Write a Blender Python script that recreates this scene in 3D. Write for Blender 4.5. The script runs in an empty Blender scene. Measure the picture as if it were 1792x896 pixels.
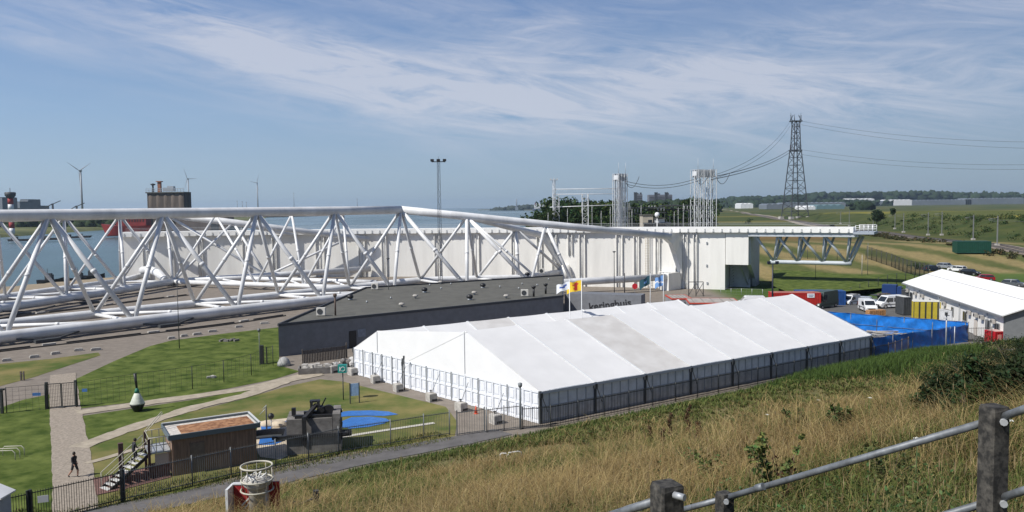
import bpy, bmesh, math, random
import numpy as np
from mathutils import Vector, Matrix, noise as mnoise
rad = math.radians
random.seed(7); rng = np.random.default_rng(7)
scene = bpy.context.scene
COL = scene.collection
# ------------------------------------------------------------------ camera
F = 1400.0; HCAM = 18.0
camd = bpy.data.cameras.new('camera'); cam = bpy.data.objects.new('camera', camd); COL.objects.link(cam)
camd.sensor_width = 36; camd.lens = 36 * F / 1792; camd.clip_end = 60000; camd.clip_start = 0.1
CR = Matrix.Rotation(rad(90 - 3.54), 4, 'X') @ Matrix.Rotation(rad(-0.67), 4, 'Z')
cam.matrix_world = Matrix.Translation((0, 0, HCAM)) @ CR
scene.camera = cam
scene.render.resolution_x = 1024; scene.render.resolution_y = 512
# ------------------------------------------------------------------ world + sun
SUN_EL = rad(48); sun_h = Vector((-0.85, -0.50)).normalized()
SUNV = Vector((sun_h.x * math.cos(SUN_EL), sun_h.y * math.cos(SUN_EL), math.sin(SUN_EL)))
world = bpy.data.worlds.new('World'); scene.world = world; world.use_nodes = True
wn = world.node_tree.nodes; wl = world.node_tree.links; wn.clear()
wout = wn.new('ShaderNodeOutputWorld'); wbg = wn.new('ShaderNodeBackground'); wl.new(wbg.outputs[0], wout.inputs[0])
sky = wn.new('ShaderNodeTexSky'); sky.sky_type = 'NISHITA'; sky.sun_disc = False
sky.sun_elevation = SUN_EL; sky.sun_rotation = math.atan2(sun_h.x, sun_h.y)
sky.air_density = 1.0; sky.dust_density = 0.35; sky.ozone_density = 2.2; sky.altitude = 0
SKY_STRENGTH = 0.085
wbg.inputs['Strength'].default_value = SKY_STRENGTH
def wmath(op, a, b=None, c=None, clamp=False):
    n = wn.new('ShaderNodeMath'); n.operation = op; n.use_clamp = clamp
    for i, v in enumerate((a, b, c)):
        if v is None: continue
        if isinstance(v, (int, float)): n.inputs[i].default_value = v
        else: wl.new(v, n.inputs[i])
    return n.outputs[0]
tc = wn.new('ShaderNodeTexCoord'); sep = wn.new('ShaderNodeSeparateXYZ'); wl.new(tc.outputs['Generated'], sep.inputs[0])
AZ = wmath('ARCTAN2', sep.outputs[0], sep.outputs[1]); EL = wmath('ARCSINE', sep.outputs[2])
def wnoise(ang, sx, sy, scale, detail, rough, off, dist=0.0):
    c, s = math.cos(rad(ang)), math.sin(rad(ang))
    a = wmath('ADD', wmath('MULTIPLY', AZ, c * sx), wmath('MULTIPLY', EL, s * sx))
    b = wmath('ADD', wmath('MULTIPLY', AZ, -s * sy), wmath('MULTIPLY', EL, c * sy))
    cb = wn.new('ShaderNodeCombineXYZ'); wl.new(a, cb.inputs[0]); wl.new(b, cb.inputs[1]); cb.inputs[2].default_value = off
    n = wn.new('ShaderNodeTexNoise'); wl.new(cb.outputs[0], n.inputs['Vector'])
    n.inputs['Scale'].default_value = scale; n.inputs['Detail'].default_value = detail; n.inputs['Roughness'].default_value = rough
    n.inputs['Distortion'].default_value = dist
    return n.outputs[0]
def wblob(px, py, ang, l, w, amp):
    a0 = (px - 896) / F; e0 = (372 - 0.0117 * px - py) / F
    c, s = math.cos(rad(ang)), math.sin(rad(ang))
    da = wmath('SUBTRACT', AZ, a0); de = wmath('SUBTRACT', EL, e0)
    p = wmath('MULTIPLY', wmath('ADD', wmath('MULTIPLY', da, c), wmath('MULTIPLY', de, s)), F / l)
    q = wmath('MULTIPLY', wmath('ADD', wmath('MULTIPLY', da, -s), wmath('MULTIPLY', de, c)), F / w)
    r = wmath('ADD', wmath('MULTIPLY', p, p), wmath('MULTIPLY', q, q))
    return wmath('MULTIPLY', wmath('EXPONENT', wmath('MULTIPLY', r, -1.0)), amp)
def wsum(l):
    o = l[0]
    for x in l[1:]: o = wmath('ADD', o, x)
    return o
band = wsum([wblob(480, 105, -13, 360, 55, 1.0), wblob(760, 160, -8, 400, 60, 1.15), wblob(1000, 110, -4, 420, 60, .5), wblob(1150, 175, 3, 420, 60, .9), wblob(1560, 205, 3, 330, 60, .95),
             wblob(900, 60, -14, 300, 35, .55), wblob(1400, 95, 14, 480, 50, .65), wblob(1700, 60, 22, 300, 40, .45), wblob(120, 110, -10, 160, 26, .5),
             wblob(1150, 20, 12, 420, 30, .45), wblob(300, 30, -16, 260, 22, .35), wblob(1650, 150, 10, 260, 30, .5)])
n1 = wnoise(-10, 1.0, 6.5, 6.0, 12, .68, 3.1, .7); n2 = wnoise(12, 1.0, 5.0, 7.0, 9, .62, 9.7, .4); n3 = wnoise(0, 1, 1.8, 5, 4, .5, 5.0)
nn = wmath('MAXIMUM', wmath('MULTIPLY', wmath('SUBTRACT', n1, .30), 2.6), wmath('MULTIPLY', wmath('SUBTRACT', n2, .38), 2.4))
mask = wmath('MULTIPLY', wmath('MULTIPLY', nn, band), wmath('ADD', wmath('MULTIPLY', n3, 1.1), .28), clamp=True)
veil = wmath('MULTIPLY', wmath('MULTIPLY', wmath('SUBTRACT', n1, .35), .55), wmath('MULTIPLY', EL, 3.5, clamp=True), clamp=True)
mask = wmath('MULTIPLY', wmath('ADD', mask, veil, clamp=True), wmath('MULTIPLY', EL, 30.0, clamp=True), clamp=True)
mask = wmath('MULTIPLY', mask, .70)
mx = wn.new('ShaderNodeMix'); mx.data_type = 'RGBA'
wl.new(mask, mx.inputs[0]); mx.inputs[7].default_value = (.60 / SKY_STRENGTH, .62 / SKY_STRENGTH, .70 / SKY_STRENGTH, 1)
tint = wn.new('ShaderNodeMix'); tint.data_type = 'RGBA'; tint.blend_type = 'MULTIPLY'; tint.inputs[0].default_value = 1
wl.new(sky.outputs[0], tint.inputs[6]); tint.inputs[7].default_value = (.70, .73, .85, 1)
ramp = wn.new('ShaderNodeValToRGB'); wl.new(wmath('MULTIPLY', EL, 2.0, clamp=True), ramp.inputs[0]); re_ = ramp.color_ramp.elements
GAZ = wmath('MULTIPLY', AZ, -.26)
re_[0].position = 0; re_[0].color = (.330, .425, .515, 1); re_[1].position = 1; re_[1].color = (.13, .25, .52, 1)
for p_, c_ in ((.08, (.315, .430, .55)), (.22, (.265, .400, .585)), (.5, (.175, .300, .56))): e_ = re_.new(p_); e_.color = (*c_, 1)
rs = wn.new('ShaderNodeMix'); rs.data_type = 'RGBA'; rs.blend_type = 'MULTIPLY'; rs.inputs[0].default_value = 1; wl.new(ramp.outputs[0], rs.inputs[6])
gain = wmath('MULTIPLY', wmath('ADD', GAZ, 1.0), 1 / SKY_STRENGTH); gcb = wn.new('ShaderNodeCombineXYZ')
for k_ in range(3): wl.new(gain, gcb.inputs[k_])
wl.new(gcb.outputs[0], rs.inputs[7])
bl = wn.new('ShaderNodeMix'); bl.data_type = 'RGBA'; wl.new(wmath('SUBTRACT', .92, wmath('MULTIPLY', EL, 1.3), clamp=True), bl.inputs[0]); wl.new(tint.outputs[2], bl.inputs[6]); wl.new(rs.outputs[2], bl.inputs[7])
wl.new(bl.outputs[2], mx.inputs[6]); wl.new(mx.outputs[2], wbg.inputs['Color'])
sd = bpy.data.lights.new('sun', 'SUN'); sd.energy = 5.0; sd.angle = rad(0.5); sd.color = (1, .955, .88)
so = bpy.data.objects.new('sun', sd); COL.objects.link(so); so.rotation_euler = SUNV.to_track_quat('Z', 'Y').to_euler()
ORD = ('first', 'second', 'third', 'fourth', 'fifth', 'sixth', 'seventh', 'eighth', 'ninth', 'tenth', 'eleventh', 'twelfth')
vs = scene.view_settings; vs.view_transform = 'Standard'; vs.look = 'None'; vs.exposure = 0.10; vs.gamma = 1
# ------------------------------------------------------------------ ground function + pixel helpers
DX, DY = .832, .555           # along the marquee / dike
MX_, MY_ = -.555, .832        # down the dike slope
def sst(a, b, x):
    t = np.clip((x - a) / (b - a), 0, 1); return t * t * (3 - 2 * t)
def vnoise(x, y, seed=0):
    xi = np.floor(x).astype(np.int64); yi = np.floor(y).astype(np.int64); fx = x - xi; fy = y - yi
    fx = fx * fx * (3 - 2 * fx); fy = fy * fy * (3 - 2 * fy)
    def h(i, j):
        n = (i * 374761393 + j * 668265263 + seed * 1442695041) & 0x7fffffff
        n = ((n ^ (n >> 13)) * 1274126177) & 0x7fffffff
        return ((n ^ (n >> 16)) & 0xffff) / 65535.0
    return (h(xi, yi) * (1 - fx) + h(xi + 1, yi) * fx) * (1 - fy) + (h(xi, yi + 1) * (1 - fx) + h(xi + 1, yi + 1) * fx) * fy
def pdist(X, Y, poly):        # signed distance, positive inside
    inside = np.zeros(X.shape, bool); d = np.full(X.shape, 1e12)
    n = len(poly)
    for i in range(n):
        x0, y0 = poly[i]; x1, y1 = poly[(i + 1) % n]
        ex, ey = x1 - x0, y1 - y0; L = ex * ex + ey * ey
        t = np.clip(((X - x0) * ex + (Y - y0) * ey) / L, 0, 1)
        d = np.minimum(d, (X - x0 - t * ex) ** 2 + (Y - y0 - t * ey) ** 2)
        if y0 != y1:
            c = ((y0 > Y) != (y1 > Y)) & (X < (x1 - x0) * (Y - y0) / (y1 - y0) + x0)
            inside ^= c
    d = np.sqrt(d); return np.where(inside, d, -d)
RIVER = [(-400, 120), (-160, 180), (-127, 196), (-113, 222), (-95, 262), (-20, 300), (18, 330), (24, 700), (30, 1080), (150, 2400), (900, 4200), (2500, 6500), (15500, 15500),
         (-12000, 15500), (-4000, 9000), (-900, 4200), (-640, 2100), (-372, 980), (-300, 765), (-350, 752), (-459, 905), (-430, 665), (-900, 500), (-1500, 300)]
RAILY = np.array([190., 211, 225, 274, 348, 516, 752, 1163]); RAILX = np.array([165., 152, 144.5, 145.6, 155, 193.5, 241, 336])
def gfun(X, Y):
    X = np.asarray(X, float); Y = np.asarray(Y, float)
    s = MX_ * X + MY_ * Y; t = DX * X + DY * Y
    e = 16.4 - .328 * s
    dk = np.where(s < 0, 16.4, np.where(e > 1.2, e, np.where(e > -1.2, (e + 1.2) ** 2 / 4.8, 0)))
    dk = np.where(s < -9, np.maximum(16.4 + (s + 9) * .33, 0), dk)
    dk += np.where((s > 1) & (s < 49), .18 * (vnoise(X * .35, Y * .35, 3) - .5) + .35 * (vnoise(X * .09, Y * .09, 4) - .5), 0) * sst(0, 3, s) * sst(50, 44, s)
    hol = sst(19, 30, t + .12 * s) * sst(7, 17, s) * sst(49, 40, s); dk = dk - hol * np.minimum(3.4, np.maximum(dk, 0) * .55)
    rx = np.interp(Y, RAILY, RAILX); dr = X - rx; R = np.hypot(X, Y)
    hill = 5.0 * sst(196, 255, Y + .15 * (X - 90)) * sst(40, 75, X) + 1.4 * (vnoise(X * .012, Y * .012, 8) - .5) * sst(220, 320, Y) * sst(50, 90, X)
    hill = hill + (5.2 + 1.6 * (vnoise(X * .03, Y * .02, 61) - .5)) * sst(9, 40, dr) * sst(190, 215, Y) * sst(1000, 600, Y) * (1 + .0 * dr)
    dip = -2.3 * sst(134, 164, Y) * sst(2, 14, X) * sst(84, 66, X) * sst(230, 205, Y)
    z = np.maximum(dk, 0) + hill + dip
    far = R > 150
    rv = pdist(X, Y, RIVER)
    wid = np.where(R > 500, R * .02, 9.0)
    return np.where(far, z * sst(0, -wid, rv) - 6 * sst(-wid * .45, wid * .6, rv), z)
def g(x, y): return float(gfun(np.array([x]), np.array([y]))[0])
O = Vector((0, 0, HCAM))
def ray(px, py): return (CR.to_3x3() @ Vector(((px - 896) / F, -(py - 448) / F, -1))).normalized()
def P(px, py, z=0.0):
    r = ray(px, py); k = (z - HCAM) / r.z; return O + r * k
def PD(px, py, Y):
    r = ray(px, py); return O + r * (Y / r.y)
def GP(px, py):               # first hit with the ground
    r = ray(px, py); ks = np.geomspace(2, 12000, 3000)
    zz = HCAM + r.z * ks; gg = gfun(r.x * ks, r.y * ks); i = int(np.argmax(zz < gg))
    if i == 0: i = len(ks) - 1
    a = ks[i - 1]; b = ks[i]
    for _ in range(25):
        m = (a + b) / 2
        if HCAM + r.z * m < g(r.x * m, r.y * m): b = m
        else: a = m
    p = O + r * b; return Vector((p.x, p.y, g(p.x, p.y)))
# ------------------------------------------------------------------ materials
MATS = {}
def mat(name, col, rough=.7, var=0.0, scale=3.0, bump=0.0, metal=0.0, col2=None, spec=.5, stretch=None, attr=None, trans=0.0, detail=5, lo=.35, hi=.65, bscale=None):
    if name in MATS: return MATS[name]
    m = bpy.data.materials.new(name); m.use_nodes = True; nt = m.node_tree; b = nt.nodes['Principled BSDF']
    b.inputs['Roughness'].default_value = rough; b.inputs['Metallic'].default_value = metal
    b.inputs['Specular IOR Level'].default_value = spec
    b.inputs['Base Color'].default_value = (*col, 1)
    def coord(sc):
        t = nt.nodes.new('ShaderNodeTexCoord'); mp = nt.nodes.new('ShaderNodeMapping'); nt.links.new(t.outputs['Object'], mp.inputs[0])
        if stretch: mp.inputs['Scale'].default_value = stretch
        n = nt.nodes.new('ShaderNodeTexNoise'); nt.links.new(mp.outputs[0], n.inputs['Vector']); n.inputs['Scale'].default_value = sc
        n.inputs['Detail'].default_value = detail; n.inputs['Roughness'].default_value = .6; return n
    src = None
    if var > 0 or col2:
        n = coord(scale); mr = nt.nodes.new('ShaderNodeMapRange'); nt.links.new(n.outputs[0], mr.inputs[0])
        mr.inputs[1].default_value = lo; mr.inputs[2].default_value = hi
        mix = nt.nodes.new('ShaderNodeMix'); mix.data_type = 'RGBA'; nt.links.new(mr.outputs[0], mix.inputs[0])
        mix.inputs[6].default_value = (*(c * (1 - var) for c in col), 1)
        mix.inputs[7].default_value = (*(col2 if col2 else [min(c * (1 + var * .6), 1) for c in col]), 1)
        src = mix.outputs[2]
    if attr:
        a = nt.nodes.new('ShaderNodeAttribute'); a.attribute_name = attr
        if src:
            mm = nt.nodes.new('ShaderNodeMix'); mm.data_type = 'RGBA'; mm.blend_type = 'MULTIPLY'; mm.inputs[0].default_value = 1
            nt.links.new(a.outputs['Color'], mm.inputs[6]); nt.links.new(src, mm.inputs[7]); src = mm.outputs[2]
        else: src = a.outputs['Color']
    if src: nt.links.new(src, b.inputs['Base Color'])
    if bump > 0:
        n2 = coord(bscale or scale * 4); bp = nt.nodes.new('ShaderNodeBump'); bp.inputs['Strength'].default_value = bump
        nt.links.new(n2.outputs[0], bp.inputs['Height']); nt.links.new(bp.outputs[0], b.inputs['Normal'])
    if trans > 0:
        tr = nt.nodes.new('ShaderNodeBsdfTranslucent'); ms = nt.nodes.new('ShaderNodeMixShader'); ms.inputs[0].default_value = trans
        if src: nt.links.new(src, tr.inputs[0])
        else: tr.inputs[0].default_value = (*col, 1)
        out = nt.nodes['Material Output']; nt.links.new(b.outputs[0], ms.inputs[1]); nt.links.new(tr.outputs[0], ms.inputs[2]); nt.links.new(ms.outputs[0], out.inputs[0])
    MATS[name] = m; return m
WHITE = mat('white_painted_steel', (.70, .71, .72), .45, .16, .35, 0, stretch=(1, 1, .25))
WALLW = mat('white_wall_paint', (.78, .77, .735), .55, .13, .35, .05, stretch=(1, 1, .12), lo=.3, hi=.7)
STEELG = mat('galvanised_steel', (.42, .44, .46), .45, .2, 6, 0, metal=.3)
DSTEEL = mat('dark_pylon_steel', (.045, .05, .06), .6, .2, 2)
WSTEEL = mat('pale_gantry_steel', (.62, .64, .66), .5, .15, 2)
BLACK = mat('black_steel', (.018, .018, .02), .5, .3, 5)
DGREY = mat('dark_grey_paint', (.05, .055, .06), .6, .2, 4)
SLATE = mat('slate_blue_cladding', (.165, .173, .19), .6, .12, 1.2)
ROOFG = mat('grey_roofing_felt', (.10, .098, .085), .9, .2, .6, .1)
CONC = mat('pale_concrete', (.42, .40, .37), .85, .25, 2.5, .2)
DCONC = mat('dark_weathered_concrete', (.17, .16, .15), .9, .35, 1.5, .25)
TENT = mat('white_pvc_roof', (.70, .70, .70), .45, .05, .5, .02)
TENTDIRTY = mat('stained_pvc_roof', (.53, .515, .495), .5, .0, .55, .02, col2=(.63, .62, .605), stretch=(.9, 1.2, 1), lo=.36, hi=.66)
TENTGABLE = mat('white_gable_cloth', (.77, .775, .785), .5, .03, .5)
TENTSEAM = mat('grey_roof_seam', (.62, .64, .66), .5)
TENTPANEL = mat('white_wall_panel', (.76, .78, .82), .5, .06, 2)
TENTRECESS = mat('panel_recess', (.68, .71, .76), .5, .06, 2)
TENTSIDE = mat('grey_side_panel', (.72, .75, .77), .45, .15, 1.2)
ALU = mat('aluminium_frame', (.36, .38, .40), .4, .1, 3, metal=.5)
GLASS = mat('dark_window_glass', (.02, .025, .03), .08, spec=.8)
RUBBER = mat('black_tyre_rubber', (.02, .02, .02), .9)
BLUETARP = mat('blue_tarpaulin', (.010, .16, .55), .4, .25, 1.5, .3)
CHROME = mat('metal_rim', (.5, .5, .52), .3, metal=.8)
LAMPW = mat('lamp_lens', (.75, .75, .72), .2)
LAMPR = mat('red_lamp_lens', (.35, .01, .01), .25)
# ------------------------------------------------------------------ mesh builder
WM = {}
class MB:
    def __init__(s): s.v = []; s.f = []; s.m = []; s.sm = []
    def add(s, vs, fs, mi=0, smooth=False):
        o = len(s.v); s.v += [tuple(v) for v in vs]
        for f in fs: s.f.append(tuple(i + o for i in f)); s.m.append(mi); s.sm.append(smooth)
        return s
    def box(s, c, size, rz=0.0, mi=0, M=None):
        hx, hy, hz = size[0] / 2, size[1] / 2, size[2] / 2; R = Matrix.Rotation(rz, 3, 'Z') if M is None else M
        vs = [Vector(c) + R @ Vector((x * hx, y * hy, z * hz)) for x in (-1, 1) for y in (-1, 1) for z in (-1, 1)]
        return s.add(vs, [(0, 1, 3, 2), (4, 6, 7, 5), (0, 4, 5, 1), (2, 3, 7, 6), (0, 2, 6, 4), (1, 5, 7, 3)], mi)
    def beam(s, a, b, w, h, mi=0):
        a = Vector(a); b = Vector(b); d = b - a; L = d.length
        if L < 1e-6: return s
        x = d / L; up = Vector((0, 0, 1)); y = up.cross(x)
        if y.length < 1e-3: y = Vector((0, 1, 0)).cross(x)
        y.normalize(); z = x.cross(y)
        return s.box((a + b) / 2, (L, w, h), mi=mi, M=Matrix((x, y, z)).transposed())
    def tube(s, a, b, r0, r1=None, n=10, mi=0, caps=True):
        a = Vector(a); b = Vector(b); r1 = r0 if r1 is None else r1; d = (b - a)
        if d.length < 1e-6: return s
        d.normalize(); u = d.orthogonal().normalized(); w = d.cross(u)
        vs = []
        for p, r in ((a, r0), (b, r1)):
            for i in range(n):
                t = 2 * math.pi * i / n; vs.append(p + (u * math.cos(t) + w * math.sin(t)) * r)
        s.add(vs, [(i, (i + 1) % n, n + (i + 1) % n, n + i) for i in range(n)], mi, True)
        if caps:
            o = len(s.v) - 2 * n
            s.f.append(tuple(o + i for i in range(n))[::-1]); s.m.append(mi); s.sm.append(False)
            s.f.append(tuple(o + n + i for i in range(n))); s.m.append(mi); s.sm.append(False)
        return s
    def path(s, pts, r, n=10, mi=0):
        pts = [Vector(p) for p in pts]; rings = []
        u = None
        for i, p in enumerate(pts):
            d = (pts[min(i + 1, len(pts) - 1)] - pts[max(i - 1, 0)]).normalized()
            u = d.orthogonal().normalized() if u is None else (u - d * u.dot(d)).normalized()
            w = d.cross(u); rr = r[i] if isinstance(r, (list, tuple)) else r
            rings.append([p + (u * math.cos(2 * math.pi * k / n) + w * math.sin(2 * math.pi * k / n)) * rr for k in range(n)])
        vs = [v for rg in rings for v in rg]; fs = []
        for i in range(len(pts) - 1):
            for k in range(n): fs.append((i * n + k, i * n + (k + 1) % n, (i + 1) * n + (k + 1) % n, (i + 1) * n + k))
        s.add(vs, fs, mi, True)
        o = len(s.v) - len(vs)
        s.f.append(tuple(o + i for i in range(n))[::-1]); s.m.append(mi); s.sm.append(False)
        s.f.append(tuple(o + len(vs) - n + i for i in range(n))); s.m.append(mi); s.sm.append(False)
        return s
    def prism(s, poly, z0, z1, mi=0, mtop=None):
        n = len(poly); a = sum(poly[i][0] * poly[(i + 1) % n][1] - poly[(i + 1) % n][0] * poly[i][1] for i in range(n))
        if a < 0: poly = poly[::-1]
        vs = [(p[0], p[1], z0) for p in poly] + [(p[0], p[1], z1) for p in poly]
        s.add(vs, [(i, (i + 1) % n, n + (i + 1) % n, n + i) for i in range(n)] + [tuple(range(n))[::-1]], mi)
        s.add(vs[n:], [tuple(range(n))], mi if mtop is None else mtop); return s
    def extrude(s, poly3, vec, mi=0):
        n = len(poly3); vec = Vector(vec); vs = [Vector(p) for p in poly3] + [Vector(p) + vec for p in poly3]
        return s.add(vs, [(i, (i + 1) % n, n + (i + 1) % n, n + i) for i in range(n)] + [tuple(range(n))[::-1], tuple(range(n, 2 * n))], mi)
    def lathe(s, prof, c=(0, 0, 0), n=20, mi=0, smooth=True):
        vs = []; fs = []
        for r, z in prof:
            for i in range(n):
                t = 2 * math.pi * i / n; vs.append((c[0] + r * math.cos(t), c[1] + r * math.sin(t), c[2] + z))
        for j in range(len(prof) - 1):
            for i in range(n): fs.append((j * n + i, j * n + (i + 1) % n, (j + 1) * n + (i + 1) % n, (j + 1) * n + i))
        s.add(vs, fs, mi, smooth)
        o = len(s.v) - len(vs)
        for k, rev in ((0, True), (len(prof) - 1, False)):
            if prof[k][0] > 1e-3:
                f = tuple(o + k * n + i for i in range(n)); s.f.append(f[::-1] if rev else f); s.m.append(mi); s.sm.append(False)
        return s
    def ring(s, c, R, r, n=28, m=6, mi=0):
        pts = [(c[0] + R * math.cos(2 * math.pi * i / n), c[1] + R * math.sin(2 * math.pi * i / n), c[2]) for i in range(n + 1)]
        return s.path(pts, r, m, mi)
    def build(s, name, mats, parent=None, world=True):
        me = bpy.data.meshes.new(name)
        vs = s.v
        if parent is not None and world:
            inv = WM[parent.name].inverted(); vs = [inv @ Vector(v) for v in vs]
        me.from_pydata([tuple(v) for v in vs], [], s.f)
        if not isinstance(mats, (list, tuple)): mats = [mats]
        for m in mats: me.materials.append(m)
        me.polygons.foreach_set('material_index', s.m); me.polygons.foreach_set('use_smooth', s.sm)
        bm = bmesh.new(); bm.from_mesh(me); bmesh.ops.recalc_face_normals(bm, faces=bm.faces); bm.to_mesh(me); bm.free()
        o = bpy.data.objects.new(name, me); COL.objects.link(o)
        if parent is not None: o.parent = parent; WM[o.name] = WM[parent.name]
        else: WM[o.name] = Matrix.Identity(4)
        return o
def tag(o, label=None, cat=None, group=None, kind=None):
    if label: o['label'] = label
    if cat: o['category'] = cat
    if group: o['group'] = group
    if kind: o['kind'] = kind
    return o
def thing(name, loc, label, cat, group=None, rz=0.0):
    o = bpy.data.objects.new(name, None); COL.objects.link(o); o.location = loc; o.rotation_euler = (0, 0, rz); o.empty_display_size = .3
    WM[o.name] = Matrix.Translation(loc) @ Matrix.Rotation(rz, 4, 'Z'); return tag(o, label, cat, group)
def dup(o, parent=None, loc=None, rz=None, label=None, group=None, scale=None):
    c = o.copy(); COL.objects.link(c)
    if parent is not None: c.parent = parent
    if loc is not None: c.location = loc
    if rz is not None: c.rotation_euler = (0, 0, rz)
    if scale: c.scale = scale
    if label: c['label'] = label
    if group: c['group'] = group
    for ch in list(o.children): dup(ch, c)
    return c
def sheet(name, poly, z, m, label=None, cat=None, kind='structure'):
    b = MB(); n = len(poly); a = sum(poly[i][0] * poly[(i + 1) % n][1] - poly[(i + 1) % n][0] * poly[i][1] for i in range(n))
    if a < 0: poly = poly[::-1]
    from mathutils.geometry import tessellate_polygon
    vs = [Vector((p[0], p[1], z)) for p in poly]; b.add(vs, tessellate_polygon([vs]))
    o = b.build(name, m); return tag(o, label, cat, None, kind)
def smoothline(pts, step=2.0):
    pts = [Vector((p[0], p[1])) for p in pts]; out = []
    for i in range(len(pts) - 1):
        p0 = pts[max(i - 1, 0)]; p1 = pts[i]; p2 = pts[i + 1]; p3 = pts[min(i + 2, len(pts) - 1)]
        k = max(2, int((p2 - p1).length / step))
        for j in range(k):
            t = j / k
            out.append(.5 * ((2 * p1) + (p2 - p0) * t + (2 * p0 - 5 * p1 + 4 * p2 - p3) * t * t + (3 * p1 - p0 - 3 * p2 + p3) * t ** 3))
    out.append(pts[-1]); return out
def strip(name, pts, w, dz, m, label=None, cat=None, kind='structure', step=2.0, smooth=True, wob=0.0):
    pl = smoothline(pts, step) if smooth else [Vector((p[0], p[1])) for p in pts]; b = MB(); vs = []
    for i, p in enumerate(pl):
        d = (pl[min(i + 1, len(pl) - 1)] - pl[max(i - 1, 0)]).normalized(); nn_ = Vector((-d.y, d.x))
        ww = w[0] + (w[1] - w[0]) * i / (len(pl) - 1) if isinstance(w, tuple) else w
        l = p + nn_ * (ww / 2 + wob * random.uniform(-1, 1)); r = p - nn_ * (ww / 2 + wob * random.uniform(-1, 1))
        vs += [(l.x, l.y, g(l.x, l.y) + dz), (r.x, r.y, g(r.x, r.y) + dz)]
    b.add(vs, [(2 * i, 2 * i + 1, 2 * i + 3, 2 * i + 2) for i in range(len(pl) - 1)])
    o = b.build(name, m); return tag(o, label, cat, None, kind)
def np_mesh(name, V, Fc, m, colors=None, smooth=False):
    me = bpy.data.meshes.new(name); k = Fc.shape[1]
    me.vertices.add(len(V)); me.vertices.foreach_set('co', V.astype(np.float32).ravel())
    me.loops.add(Fc.size); me.loops.foreach_set('vertex_index', Fc.astype(np.int32).ravel())
    me.polygons.add(len(Fc)); me.polygons.foreach_set('loop_start', np.arange(0, Fc.size, k, dtype=np.int32))
    me.polygons.foreach_set('loop_total', np.full(len(Fc), k, dtype=np.int32))
    if smooth: me.polygons.foreach_set('use_smooth', np.ones(len(Fc), bool))
    me.update(calc_edges=True)
    if colors is not None:
        a = me.attributes.new('tone', 'FLOAT_COLOR', 'POINT'); c4 = np.concatenate([colors, np.ones((len(colors), 1))], 1)
        a.data.foreach_set('color', c4.astype(np.float32).ravel())
    me.materials.append(m); o = bpy.data.objects.new(name, me); COL.objects.link(o); WM[o.name] = Matrix.Identity(4); return o
HAZE = 0.00006
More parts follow.
